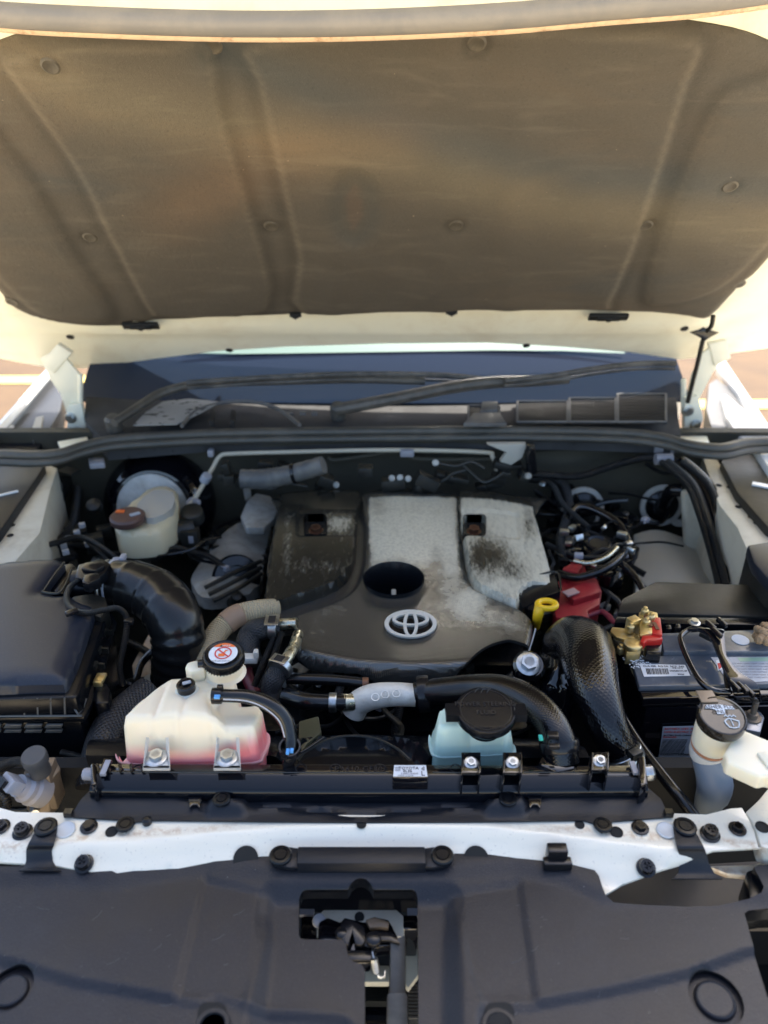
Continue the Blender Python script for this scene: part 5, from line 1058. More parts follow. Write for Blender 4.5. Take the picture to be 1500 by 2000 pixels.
m = MB(); ch = [st_+AX*.0004+(UX*math.cos(a)+VX*math.sin(a))*rr_*.99 for a in [R(38)+R(104)*k/14 for k in range(15)]]; m.add(ch, [list(range(15))]); m.build('warning_band', M['inkor'], cr, recalc=False)
disc(rr_*.50, rr_*.60, 0, 2*math.pi, .0005, M['inkred'], 'forbidden_ring')
def onst(x, y, h=.0007): return st_+AX*h+UX*(x*rr_)+VX*(y*rr_)
m = MB(); m.add([onst(-.42, .30), onst(-.35, .37), onst(.42, -.30), onst(.35, -.37)], [[0, 1, 2, 3]]); m.build('forbidden_bar', M['inkred'], cr, recalc=False)
m = MB(); m.add([onst(-.30, -.34, .0006), onst(.14, -.34, .0006), onst(.14, -.05, .0006), onst(-.30, -.05, .0006)], [[0, 1, 2, 3]]); m.add([onst(-.02, .0, .0006), onst(.1, .0, .0006), onst(.2, .2, .0006), onst(.3, .22, .0006), onst(.3, .3, .0006), onst(.12, .3, .0006)], [[0, 1, 2, 3, 4, 5]]); m.build('printed_tank_symbol', M['inkor'], cr, recalc=False)
m = MB(); m.add([onst(-.34, .62, .0008), onst(-.12, .62, .0008), onst(-.23, .84, .0008)], [[0, 1, 2]]); m.build('warning_triangle', M['ink'], cr, recalc=False)
text('HOT', onst(.12, .70, .0008), UX, VX, .0042, M['white'], cr, sx=1.3); text('NEVER OPEN WHEN HOT', onst(0, -.78, .0006), UX, VX, .0022, M['greyink'], cr)
c = psurf(366, 1352, tank_h, 1.14); MB().lathe(c, (0, -.1, 1), [(.0155, -.004), (.0155, .004), (.013, .006), (0, .006)], 26).build('nozzle_base', M['milky'], cr)
MB().lathe(c+Vector((0, -.001, .005)), (0, -.1, 1), [(.012, 0), (.0125, .010), (.011, .012), (.008, .012), (.007, .008), (0, .008)], 26).build('nozzle_plug', M['screw'], cr)
m = MB(); m.box(c+Vector((.001, 0, .0165)), (.011, .005, .0016), Matrix.Rotation(.4, 3, 'Z')); m.build('plug_mark', M['greylab'], cr)
# overflow hose
oh = cable('overflow_hose', 'black rubber hose with blue marks leaving the coolant reservoir and bending down', 'hose', [(414, 1359, 1.160, 13), (450, 1359, 1.160, 13), (490, 1362, 1.155, 14), (530, 1378, 1.145, 15), (558, 1408, 1.125, 15), (568, 1445, 1.105, 14), (566, 1478, 1.09, 13), (560, 1495, 1.07, 11)], 'rubber', part='hose')
hz = 1.16; q = [(pz(a, b, z), rr) for a, b, z, rr in ((414, 1359, 1.160, 16), (434, 1359, 1.160, 16))]
MB().tube([p for p, _ in q], [rr*depth(p)/F for p, rr in q], 18, 2).build('hose_end', M['screw'], oh, bevel=.001)
m = MB(); m.box(pz(424, 1361, 1.176), (.007, .005, .003)); m.box(pz(570, 1466, 1.112), (.004, .006, .003)); m.box(pz(562, 1468, 1.112), (.004, .008, .003)); m.each('blue_mark', M['cableblue'], oh)
m = MB(); m.box(pz(430, 1343, 1.172), (.008, .005, .008)); m.build('clip_ear', M['screw'], oh, bevel=.001)
MB().tube([pz(a, b, z) for a, b, z in ((436, 1366, 1.172), (480, 1369, 1.168), (515, 1382, 1.160), (545, 1408, 1.142), (556, 1440, 1.12))], .0009, 6).build('pale_stripe', M['greylab'], oh)
m = MB(); c = pz(567, 1465, 1.095); m.lathe(c, (0, -.3, 1), [(.0145, 0), (.0145, .010), (.012, .010), (.012, 0)], 20); m.box(c+Vector((-.006, -.015, .006)), (.008, .005, .012)); m.build('spring_clip', M['screw'], oh)
# ------------------------------------------------------------------ power steering reservoir
ps = thing('power_steering_reservoir', 'blue green power steering fluid reservoir with round black cap', 'fluid reservoir', pz(925, 1490, 1.04))
PO = [(848, 1480, 1.06), (842, 1462, 1.065), (840, 1440, 1.07), (843, 1415, 1.085), (848, 1395, 1.11), (856, 1384, 1.115), (885, 1376, 1.115), (985, 1384, 1.115), (995, 1400, 1.11), (1002, 1440, 1.08), (1004, 1465, 1.07), (996, 1478, 1.06), (930, 1486, 1.056), (870, 1489, 1.056)]
PP = cat2([(pz(*q).x, pz(*q).y) for q in PO], 3); yps = pz(920, 1486, 1.056).y
upr = xy([(852, 1452), (852, 1420), (856, 1376), (1000, 1376), (996, 1450)], 1.10)
def ps_h(P):
    d = -sdf(P, PP); H = .034+.030*step(P, upr, .007)
    for px in (902, 951): H = H+.0035*np.exp(-((P[:, 0]-pz(px, 1440, 1.10).x)/.0025)**2)
    t = np.clip(d/.007, 0, 1); return 1.052+H*(1-(1-t)**3)**.6
MB().sheet(PP, ps_h, .0035, .02, zb=1.035).build('tank', M['psf'], ps, ang=80)
m = MB(); cx_, cy_ = np.mean([p[0] for p in PP]), np.mean([p[1] for p in PP]); m.prism([(cx_+(x-cx_)*1.05, cy_+(y-cy_)*1.05, 1.066) for x, y in PP], (0, 0, -.003)); m.build('seam_flange', M['psf'], ps, bevel=.001)
cc = pz(949, 1385, 1.145); r = 59*depth(cc)/F; AX = Vector((0, -.12, 1)).normalized()
m = MB(); m.lathe(cc-AX*.016, AX, [(r*.80, -.006), (r*.9, 0), (r*.99, .004), (r, .008), (r, .013), (r*.97, .016), (r*.94, .0165), (r*.93, .0155), (0, .0155)], 48); m.lathe(cc-AX*.03, AX, [(r*.6, -.006), (r*.6, .02)], 24)
for sx in (-1, 1): m.box(cc+Vector((sx*(r+.004), .0, -.006)), (.018, .022, .012))
m.build('cap', M['plastic2'], ps, bevel=.0)
UX = Vector((1, 0, 0)); VX = AX.cross(UX).normalized()
text('POWER STEERING', cc+AX*.0003+VX*.008, UX, VX, .0098, M['ink2'], ps, ext=.0006); text('FLUID', cc+AX*.0003-VX*.006, UX, VX, .0098, M['ink2'], ps, ext=.0006); text('USE DEXRON II OR III', cc+AX*.0003-VX*.030, UX, VX, .0045, M['ink2'], ps, ext=.0005)
MB().lathe(cc, AX, [(r*.86, -.001), (r*.86, .0004), (r*.84, .0004), (r*.84, -.001)], 40, open=True).build('cap_ring', M['ink2'], ps)
m = MB()
for k in range(3): m.tube([cc+UX*(-.012+.008*k)+VX*.028+AX*.0004, cc+UX*(-.006+.008*k)+VX*.036+AX*.0004, cc+UX*(.004+.006*k)+VX*.033+AX*.0004], .0007, 5, 3)
m.build('drop_symbol', M['ink2'], ps)
bracket(920, 1489, 38, 40, ps, BOLT_ZINC); bracket(1001, 1489, 38, 40, ps, BOLT_ZINC)
bracket(1172, 1486, 34, 34, ra, BOLT_ZINC)
# ------------------------------------------------------------------ hoses at the front
uh = cable('upper_radiator_hose', 'shiny sleeved radiator hose curving from the aluminium elbow to the radiator', 'hose', [(815, 1356, 1.03, 24), (870, 1350, 1.05, 27), (930, 1346, 1.07, 29), (985, 1350, 1.09, 31), (1035, 1372, 1.10, 32), (1072, 1408, 1.10, 33), (1092, 1450, 1.09, 34), (1098, 1490, 1.07, 34)], 'braid', seg=24, part='hose')
c = pz(1092, 1452, 1.09); d_ = (pz(1098, 1490, 1.07)-c).normalized(); r = 38*depth(c)/F
MB().lathe(c, d_, [(r, -.004), (r*1.03, -.002), (r*1.03, .008), (r, .010)], 32).build('spring_clamp', M['screw'], uh)
m = MB(); m.box(pz(1080, 1436, 1.125), (.014, .010, .006)); m.box(pz(1082, 1458, 1.125), (.014, .006, .006)); m.each('clamp_ear', M['screw'], uh, bevel=.001)
MB().box(pz(1056, 1441, 1.11), (.005, .008, .003)).build('teal_mark', M['teal'], uh)
c = pz(826, 1356, 1.03); MB().lathe(c, (1, 0, .1), [(.028, -.008), (.029, -.006), (.029, .008), (.028, .010)], 28).build('spring_clamp', M['screw'], uh)
m = MB(); m.prism([pz(a, b, 1.082) for a, b in ((1048, 1492), (1062, 1466), (1078, 1460), (1110, 1462), (1126, 1500), (1090, 1508))], (0, 0, -.03)); m.build('radiator_neck', M['gloss'], ra, bevel=.006)
el = thing('coolant_elbow', 'cast aluminium coolant elbow below the engine cover front edge', 'pipe elbow', pz(750, 1370, 1.0))
m = MB(); m.ptube([(812, 1358, 1.03, 22), (770, 1356, 1.03, 23), (730, 1360, 1.02, 25), (702, 1372, 1.0, 25), (690, 1392, .98, 24)], 24, 8); m.build('elbow', M['alu'], el)
m = MB(); m.ptube([(712, 1372, 1.0, 18), (668, 1372, 1.01, 17)], 18, 2); m.build('spigot', M['steelpipe'], el)
for px, py in ((733, 1362), (752, 1357), (774, 1355)): c = pz(px, py, 1.047); MB().lathe(c, (0, -.5, 1), [(.0065, 0), (.0065, .0015), (.005, .0015), (.005, 0)], 16, open=True).build('cast_ring', M['alu'], el)
lh = cable('lower_hose', 'black rubber hose running sideways into the aluminium elbow', 'hose', [(560, 1360, 1.0, 19), (600, 1370, 1.01, 17), (640, 1372, 1.01, 16), (676, 1372, 1.01, 16)], 'rubber', part='hose')
c = pz(650, 1372, 1.01); MB().lathe(c, (1, 0, 0), [(.0145, -.006), (.0155, -.005), (.0155, .005), (.0145, .006)], 24).build('hose_clamp', M['zinc'], lh)
cable('thin_hose', 'thin black hose passing behind the aluminium elbow', 'hose', [(560, 1326, 1.0, 10), (640, 1328, 1.0, 11), (710, 1334, 1.0, 10)], 'rubber')
MB().lathe(pz(708, 1335, 1.0), (1, 0, 0), [(.010, 0), (.010, .010), (0, .010)], 16).build('copper_ferrule', M['copper'], label='small copper ferrule above the aluminium elbow', cat='ferrule')
# clamped coolant hoses at left of cover
h1 = cable('heater_hose', 'black sleeved hose curving up to the clamp left of the engine cover', 'hose', [(492, 1300, 1.0, 22), (484, 1262, 1.02, 24), (492, 1238, 1.03, 24), (512, 1228, 1.04, 22), (545, 1224, 1.04, 20)], 'braid2', part='hose')
m = MB(); m.ptube([(545, 1219, 1.045, 11), (580, 1217, 1.05, 11)], 16, 2); m.build('steel_pipe', M['steelpipe'], h1)
c = pz(534, 1225, 1.045); m = MB(); m.lathe(c, (1, -.05, 0), [(.0195, -.007), (.0205, -.006), (.0205, .006), (.0195, .007)], 28); m.build('hose_clamp', M['zinc'], h1)
m = MB(); m.box(c+Vector((0, -.008, .021)), (.024, .030, .002)); m.build('clamp_tab', M['zinc'], h1, bevel=.001); m = MB(); m.box(c+Vector((0, -.008, .0225)), (.012, .018, .002)); m.build('clamp_slot', M['ink'], h1)
h2 = cable('heater_hose', 'second clamped hose bending down below the steel pipe at the cover corner', 'hose', [(548, 1308, 1.03, 20), (534, 1328, 1.02, 21), (530, 1350, 1.0, 20), (545, 1372, .98, 19)], 'braid2', part='hose')
m = MB(); m.ptube([(582, 1240, 1.03, 11), (574, 1262, 1.04, 11), (562, 1284, 1.045, 12), (552, 1300, 1.04, 13)], 16, 6); m.build('steel_pipe', M['steelpipe'], h2)
c = pz(548, 1303, 1.04); ax = (pz(562, 1284, 1.045)-c); m = MB(); m.lathe(c, ax, [(.0195, -.006), (.0205, -.005), (.0205, .005), (.0195, .006)], 28); m.build('hose_clamp', M['zinc'], h2)
m = MB(); m.box(c+Vector((0, -.004, .020)), (.028, .020, .002), Matrix.Rotation(-.4, 3, 'Z')); m.build('clamp_tab', M['zinc'], h2, bevel=.001); m = MB(); m.box(c+Vector((0, -.004, .0215)), (.014, .012, .002), Matrix.Rotation(-.4, 3, 'Z')); m.build('clamp_slot', M['ink'], h2)
cable('twin_hose', 'ribbed black tube of the pair below the clamp, left one', 'hose', [(540, 1235, 1.04, 6), (528, 1262, 1.03, 6), (512, 1300, 1.02, 6), (496, 1340, 1.0, 6)], 'loom', rf=None, group=None)
cable('twin_hose', 'ribbed black tube of the pair below the clamp, right one', 'hose', [(550, 1236, 1.04, 6), (540, 1266, 1.03, 6), (526, 1304, 1.02, 6), (508, 1344, 1.0, 6)], 'loom')
cable('small_hose', 'dark maroon hose glimpsed right of the reservoir cap', 'hose', [(480, 1300, .99, 12), (486, 1330, .98, 12), (500, 1356, .97, 12)], mat('maroon_rubber', (.10, .012, .018), .4))
m = MB(); m.box(pz(486, 1286, 1.02), (.030, .016, .012)); m.box(pz(500, 1278, 1.03), (.008, .012, .016)); m.build('metal_bracket', M['alu'], label='small aluminium bracket beside the reservoir cap', cat='bracket', bevel=.002)
tn = cable('tan_hose', 'tan corrugated sleeved hose curving behind the reservoir cap with brown tape', 'hose', [(398, 1312, .98, 20), (404, 1275, .99, 21), (425, 1235, 1.0, 22), (460, 1204, 1.01, 21), (500, 1192, 1.01, 20), (540, 1188, 1.0, 19)], 'tan', seg=20, part='sleeve')
MB().ptube([(440, 1219, 1.005, 23), (455, 1207, 1.01, 23), (472, 1199, 1.012, 22.5)], 20, 6).build('tape_band', M['tape'], tn)
# right: large intake / intercooler hose
ih = cable('intercooler_hose', 'large glossy braided hose bulging right of the engine cover down to a metal clamp', 'hose', [(1102, 1262, 1.01, 44), (1122, 1254, 1.05, 52), (1142, 1264, 1.075, 54), (1152, 1300, 1.09, 52), (1162, 1345, 1.09, 47), (1176, 1390, 1.08, 42), (1195, 1435, 1.06, 38), (1218, 1480, 1.03, 36)], 'braid', seg=32, part='hose')
c = pz(1216, 1476, 1.035); d_ = (pz(1218, 1480, 1.03)-pz(1195, 1435, 1.06)).normalized(); r = 40*depth(c)/F
MB().lathe(c, d_, [(r, -.006), (r*1.03, -.005), (r*1.03, .008), (r, .009)], 36).build('band_clamp', M['zinc'], ih)
m = MB(); m.box(pz(1240, 1474, 1.055), (.018, .012, .014), Matrix.Rotation(.5, 3, 'Z')); m.build('clamp_screw', M['dusty'], ih, bevel=.001)
eb_ = thing('resonator_box', 'rounded black resonator box between dipstick and large hose', 'resonator', pz(1085, 1270, .95))
RB_ = cat2(xy([(1062, 1300), (1058, 1262), (1064, 1232), (1082, 1216), (1112, 1212), (1140, 1222), (1146, 1262), (1120, 1312), (1082, 1318)], 1.03), 3)
MB().sheet(RB_, lambda P: 1.03-.03*(1-sm(-sdf(P, RB_)/.035))**2, .008, .1).build('housing', M['gloss'], eb_, ang=70)
MB().lathe(pz(1106, 1228, 1.036), (0, -.1, 1), [(.009, 0), (.009, .001), (0, .001)], 14).build('amber_mark', mat('amber_paint', (.22, .14, .03), .5), eb_)
cb2 = thing('cover_bolt', 'large zinc flange bolt at the front right corner of the engine cover', 'bolt', pz(1032, 1298, 1.0))
put('bolt', BOLT_BIG, cb2, pz(1032, 1297, 1.03), (0, -.55, 1), .3, 1.35)
m = MB(); m.lathe(pz(1034, 1300, 1.022), (0, -.5, 1), [(.026, -.02), (.027, 0), (.022, .006), (0, .006)], 24); m.build('rubber_mount', M['gloss'], cb2)
m = MB(); m.tube([pz(1032, 1312, 1.0), pz(1034, 1330, .98)], .005, 8); m.build('stud', M['zinc'], cb2)
m = MB(); m.tube([pz(1046, 1228, 1.01), pz(1040, 1250, 1.01), pz(1030, 1282, 1.0)], .0013, 6); m.build('pale_edge_wire', M['greylab'], cb2)
cable('drain_hose', 'dull black hose running diagonally past the battery down to the crossbar', 'hose', [(1186, 1322, 1.02, 8), (1208, 1385, 1.02, 9), (1245, 1450, 1.02, 11), (1290, 1510, 1.02, 12), (1330, 1560, 1.02, 12), (1360, 1600, 1.01, 12)], 'rubber', part='hose')
cable('front_hose', 'wide dark hose passing down left of the coolant reservoir', 'hose', [(290, 1350, 1.0, 30), (250, 1385, 1.0, 34), (215, 1425, 1.0, 36), (195, 1480, .99, 36), (185, 1540, .97, 36)], 'braid2', seg=20, part='hose')
cable('lower_wiring', 'black wires strung below the airbox beside the front hose', 'wiring', [(120, 1470, 1.0, 7), (160, 1478, 1.0, 6), (185, 1478, 1.0, 5)], 'loom')
cable('shroud_cable', 'thin black cable lying over the fan shroud', 'cable', [(572, 1478, 1.075, 3), (600, 1462, 1.07, 3), (632, 1440, 1.065, 3)], 'rubber')
# ------------------------------------------------------------------ air filter box
ab = thing('air_filter_box', 'large black air filter box at the left with ribbed front', 'air filter box', pz(60, 1380, .9))
LIT_EDGE = mat('lit_edge_grey', (.07, .072, .07), .3, dust=((.16, .16, .15), 60, .5, .8, .6, .5))  # paler grey puts the light caught by rib edges into the colour
AL = [(-120, 1110), (-40, 1100), (0, 1097), (60, 1091), (112, 1090), (126, 1100), (110, 1120), (90, 1146), (84, 1156), (112, 1160), (132, 1158), (152, 1172), (176, 1180), (182, 1188), (166, 1235), (148, 1285), (130, 1324), (122, 1331), (60, 1332), (0, 1335), (-120, 1338)]
ALx = xy(AL, 1.10)
def al_h(P):
    d = -sdf(P, ALx); return 1.10+.004*sm(d/.03)-.006*(1-sm(d/.008))**2
MB().sheet(ALx, al_h, .008, .01, zb=1.05).build('lid', M['airbox'], ab, ang=50)
m = MB(); m.topbox([(-120, 1368), (-120, 1150), (120, 1165), (195, 1185), (208, 1196), (190, 1250), (172, 1305), (156, 1352), (148, 1362), (0, 1366)], 1.078, 1.03); m.build('lid_shoulder', M['plastic2'], ab, bevel=.005)
m = MB(); m.topbox([(-120, 1402), (-120, 1170), (215, 1190), (228, 1215), (205, 1290), (180, 1372), (164, 1400), (0, 1402)], 1.045, 1.034); m.build('lid_flange', M['plastic2'], ab, bevel=.002)
m = MB(); m.topbox([(-120, 1412), (-120, 1180), (205, 1195), (218, 1220), (196, 1290), (172, 1378), (158, 1408), (0, 1412)], 1.033, .82); m.build('lower_box', M['plastic2'], ab, bevel=.004)
for px in (18, 45, 71, 97, 124): m = MB(); a, b = pz(px, 1364, 1.077), pz(px+1, 1398, 1.046); m.prism([a, b, b+Vector((0, .02, 0)), a+Vector((0, .01, 0))], (.0025, 0, 0)); m.build('rib', LIT_EDGE, ab)
m = MB(); m.tube([pz(-80, 1386, 1.05), pz(152, 1386, 1.05)], .0022, 6, 2); m.tube([pz(-80, 1399, 1.046), pz(160, 1398, 1.046)], .0018, 6, 2); m.tube([pz(135, 1360, 1.07), pz(153, 1396, 1.047), pz(168, 1365, 1.05)], .0018, 6, 2); m.build('flange_rib', LIT_EDGE, ab)
for row, (y0, y1) in enumerate(((1416, 1423), (1426, 1432))):
    for k in range(4):
        x = -36+k*40+row*0; m = MB(); a = [pY(x+6, y0, pz(x, 1415, 1.03).y-.004), pY(x+38, y0, pz(x, 1415, 1.03).y-.004), pY(x+36, y1, pz(x, 1415, 1.03).y-.004), pY(x+2, y1, pz(x, 1415, 1.03).y-.004)]; m.prism(a, (0, .004, 0)); m.build('louvre', LIT_EDGE, ab, bevel=.001)
for x, y in ((-9, 1256), (200, 1235), (190, 1270), (182, 1300)): m = MB(); m.box(pz(x+8, y, 1.055), (.024, .004, .010), Matrix.Rotation(-.1, 3, 'Z')); m.box(pz(x+4, y, 1.058), (.006, .014, .008)); m.build('side_rib', M['dusty'], ab)
m = MB(); c = pz(196, 1324, 1.05); m.box(c, (.016, .020, .006)); m.box(c+Vector((0, -.012, -.006)), (.014, .006, .02)); m.build('steel_clip', M['brass'], ab, bevel=.002)
m = MB(); m.topbox([(178, 1352), (182, 1334), (205, 1332), (215, 1345), (212, 1372), (186, 1374)], 1.045, .98); m.build('clip_tower', M['plastic2'], ab, bevel=.003)
m = MB(); m.topbox([(136, 1198), (140, 1164), (180, 1158), (205, 1165), (212, 1186), (196, 1206), (170, 1196), (152, 1202)], 1.088, 1.05); m.build('side_housing', M['dusty'], ab, bevel=.004)
P = [pz(a, b, 1.102) for a, b in ((126, 1098), (110, 1118), (88, 1150), (84, 1156), (112, 1159), (126, 1146), (140, 1112))]; m = MB(); m.tube(P, .0022, 6, 5); m.build('recess_rim', M['dusty'], ab)
m = MB(); m.topbox([(112, 1158), (92, 1150), (124, 1102), (140, 1098), (150, 1108), (128, 1160)], 1.085, 1.04); m.build('outlet_recess', M['plastic2'], ab, bevel=.003)
m = MB()
for i in range(7): m.box(pz(186+i*1.5, 1212+i*6, 1.062), (.012, .0015, .001), Matrix.Rotation(.7, 3, 'Z'))
m.build('moulded_text', M['dusty'], ab)
# mass air sensor + intake hose
ms = thing('air_flow_sensor', 'black air flow sensor with cable on the intake pipe beside the filter box', 'sensor', pz(190, 1120, 1.08))
m = MB(); m.topbox([(146, 1128), (152, 1102), (200, 1090), (216, 1100), (206, 1118), (180, 1134)], 1.115, 1.095); m.build('housing', M['plastic2'], ms, bevel=.003)
m = MB(); m.topbox([(158, 1110), (166, 1098), (198, 1094), (204, 1104), (186, 1114)], 1.122, 1.115); m.topbox([(160, 1136), (164, 1122), (190, 1116), (196, 1128), (172, 1140)], 1.12, 1.10); m.build('plug', M['screw'], ms, bevel=.002)
m = MB(); m.ptube([(152, 1134, 1.11, 5), (136, 1148, 1.11, 6), (130, 1170, 1.11, 6), (142, 1190, 1.11, 6), (170, 1197, 1.108, 6), (200, 1192, 1.105, 6), (228, 1188, 1.10, 6), (245, 1200, 1.09, 6), (248, 1222, 1.08, 6), (242, 1260, 1.05, 6), (234, 1300, 1.02, 6), (240, 1340, .99, 6)], 10, 8); m.build('cable', M['loom'], ms)
m = MB(); m.box(pz(140, 1196, 1.115), (.02, .01, .008), Matrix.Rotation(.6, 3, 'Z')); m.box(pz(252, 1214, 1.085), (.016, .01, .01)); m.build('cable_clip', M['screw'], ms, bevel=.002)
tp = thing('intake_hose', 'fat black ribbed rubber intake hose bending down from the air filter box', 'intake hose', pz(330, 1300, 1.0))
rib = lambda L, r: r*(1+.035*max(0, math.sin(L*2*math.pi/.030))**6 - .03*max(0, math.sin(L*2*math.pi/.030+2.2))**8)
m = MB(); m.ptube([(206, 1142, 1.06, 44), (232, 1142, 1.062, 49), (272, 1150, 1.065, 52), (312, 1170, 1.06, 54), (338, 1205, 1.05, 54), (348, 1245, 1.02, 52), (346, 1285, .98, 48), (340, 1335, .92, 44)], 36, 12, rf=lambda L, r: r*(1+.04*(max(0, math.sin(L*2*math.pi/.052+1))**8) if L < .20 else 1+.035*math.sin(L*2*math.pi/.021))); m.build('bellows', mat('intake_rubber', (.010, .010, .010), .24, bump=(60, .12, .001), dust=((.06, .056, .046), 12, .5, .85, .4, .45)), tp)
m = MB(); m.ptube([(150, 1150, 1.055, 38), (206, 1142, 1.06, 41)], 28, 3); m.build('inlet_pipe', M['plastic2'], tp)
d_ = (pz(232, 1142, 1.062)-pz(206, 1142, 1.06)).normalized()
for a in (212, 224): c = pz(a, 1142, 1.061); r = 50*depth(c)/F; MB().lathe(c, d_, [(r*.97, -.003), (r, -.0015), (r, .0015), (r*.97, .003)], 36).build('hose_clamp', M['greylab'] if a > 215 else M['zinc'], tp)
m = MB(); m.box(pz(232, 1096, 1.10), (.024, .016, .010)); m.box(pz(240, 1090, 1.105), (.010, .02, .01)); m.build('clamp_screw', M['wire_w'], tp, bevel=.002)
m = MB(); m.prism([pz(a, b, .86) for a, b in ((290, 1240), (300, 1250), (298, 1330), (265, 1345), (258, 1300))], (0, 0, -.02)); m.build('pale_bracket', mat('brown_white_bracket', (.40, .34, .28), .6, dust=((.30, .16, .08), 12, .5, .7, .8, .8)), label='pale stained bracket seen between air filter box and intake hose', cat='bracket')
# lower left pressure sensor
pr = thing('pressure_sensor', 'brown metal pressure sensor with pale connector at the lower left', 'sensor', pz(80, 1560, .98))
m = MB(); m.tube([pz(84, 1580, .97), pz(88, 1520, 1.02), pz(92, 1500, 1.04)], [.022, .020, .018], 6, 4); m.box(pz(88, 1530, 1.015), (.034, .03, .07)); m.build('body', M['bronze'], pr, bevel=.003)
m = MB(); m.lathe(pz(71, 1488, 1.075), (0, -.15, 1), [(.014, -.022), (.013, 0), (.0165, .002), (.0165, .012), (.015, .015), (0, .015)], 24); m.build('round_cap', mat('dark_grey_cap', (.05, .05, .052), .5), pr)
ax = Vector((-.45, -.5, .9)); c = pz(62, 1542, 1.03); m = MB(); m.lathe(c, ax, [(.020, -.02), (.021, 0), (.018, .004), (.019, .012), (.015, .016), (.0145, .024)], 22); m.build('collar', M['wire_w'], pr)
ax = ax.normalized(); m = MB(); m.box(c+ax*.034, (.026, .018, .022), ax.to_track_quat('Z', 'Y').to_matrix()); m.build('connector', M['wire_w'], pr, bevel=.002)
m = MB(); m.box(c+ax*.047+Vector((-.004, 0, 0)), (.018, .010, .006), ax.to_track_quat('Z', 'Y').to_matrix()); m.build('connector_slot', M['screw'], pr)
m = MB(); m.ptube([(-30, 1510, 1.04, 10), (0, 1498, 1.05, 10), (30, 1488, 1.06, 10), (52, 1490, 1.07, 8)], 12, 8); m.build('sensor_loom', M['loom'], pr)
m = MB(); m.ptube([(-20, 1540, 1.0, 10), (10, 1560, 1.0, 9), (14, 1580, .99, 9)], 12, 6); m.build('lower_loom', M['loom'], pr)
m = MB(); m.tube([pz(66, 1570, .98), pz(68, 1590, .99)], .006, 8, 2); m.build('stem', M['zinc'], pr)
# ------------------------------------------------------------------ battery
bt = thing('car_battery', 'black car battery with grey lid, stickers and hold-down handle at the right', 'battery', pz(1360, 1400, .9))
BZ = 1.05
m = MB(); m.topbox([(1262, 1382), (1215, 1278), (1225, 1255), (1580, 1232), (1680, 1350), (1640, 1378)], 1.012, .80); m.build('case', M['gloss'], bt, bevel=.004)
m = MB(); m.topbox([(1256, 1364), (1214, 1270), (1226, 1250), (1580, 1228), (1680, 1332), (1640, 1352)], 1.032, 1.014); m.build('lid_rim', M['gloss'], bt, bevel=.003)
lidm = mat('battery_lid_plastic', (.10, .115, .14), .16, bump=(30, .1, .002), dust=((.30, .31, .32), 9, .45, .8, .6, .5), coat=.3)
m = MB(); m.topbox([(1248, 1340), (1232, 1282), (1420, 1276), (1640, 1278), (1690, 1330), (1640, 1334), (1440, 1336)], 1.042, 1.03); m.build('lid_front', lidm, bt, bevel=.003)
m = MB(); m.topbox([(1296, 1272), (1290, 1236), (1500, 1228), (1600, 1230), (1640, 1268), (1500, 1272)], 1.05, 1.03); m.build('lid_rear', lidm, bt, bevel=.003)
m = MB(); m.topbox([(1222, 1278), (1196, 1245), (1215, 1242), (1290, 1240), (1292, 1272)], 1.026, 1.01); m.build('terminal_step', M['dusty'], bt, bevel=.002)
m = MB()
for i in range(70):
    x, y = rnd.gauss(1250, 14), rnd.gauss(1292, 7); m.lathe(pz(x, y, 1.0425), (0, 0, 1), [(.0015, 0), (.0008, .0008), (0, .0008)], 6)
m.build('white_crust', M['white'], bt, kind='stuff')
A = [(1249, 1297), (1338, 1299), (1348, 1320), (1258, 1322)]
m = MB(); m.prism([pz(a, b, 1.0428) for a, b in A], (0, 0, .0005)); m.build('barcode_label', M['white'], bt)
m = MB(); wdt = 0; x = 1261
while x < 1304:
    ww = rnd.choice((.7, 1.2, 1.9)); q = [(x, 1305.5), (x+ww, 1305.5), (x+ww+3, 1317), (x+3, 1317)]; m.prism([pz(a, b, 1.0435) for a, b in q], (0, 0, .0002)); x += ww+rnd.choice((.8, 1.3))
m.build('barcode', M['ink'], bt)
text('CLA 4SE  RG 0A  N13  040', pz(1296, 1301.5, 1.0436), (1, -.02, 0), (0, 1, 0), .0058, M['ink'], bt); text('1PG 12/12', pz(1323, 1305, 1.0436), (1, -.02, 0), (0, 1, 0), .004, M['ink'], bt); text('3305801M-4P', pz(1325, 1310.5, 1.0436), (1, -.02, 0), (0, 1, 0), .005, M['ink'], bt); text('80060', pz(1330, 1317, 1.0436), (1, -.02, 0), (0, 1, 0), .004, M['ink'], bt)
m = MB(); m.prism([pz(a, b, 1.0428) for a, b in ((1388, 1284), (1600, 1282), (1640, 1326), (1424, 1334))], (0, 0, .0005)); m.build('info_label', M['greylab'], bt)
m = MB(); m.prism([pz(a, b, 1.0434) for a, b in ((1398, 1290), (1412, 1286), (1414, 1306), (1402, 1310))], (0, 0, .0003)); m.build('warning_square', M['white'], bt)
m = MB(); m.prism([pz(a, b, 1.0437) for a, b in ((1401, 1296), (1408, 1294), (1411, 1302), (1404, 1308))], (0, 0, .0003)); m.build('flame_symbol', M['inkred'], bt)
m = MB(); m.prism([pz(a, b, 1.0434) for a, b in ((1440, 1285), (1500, 1284), (1510, 1291), (1446, 1292))], (0, 0, .0003)); m.build('green_print', mat('pale_green_print', (.35, .5, .36), .5), bt)
for i in range(6): text('BATTERY CARE NOTICE KEEP UPRIGHT' if i % 2 else 'DO NOT OPEN VENT CAPS AND RINSE', pz(1430+i*4, 1296+i*5.4, 1.0434), (1, -.01, 0), (0, 1, 0), .0042, M['greyink'], bt, align='LEFT')
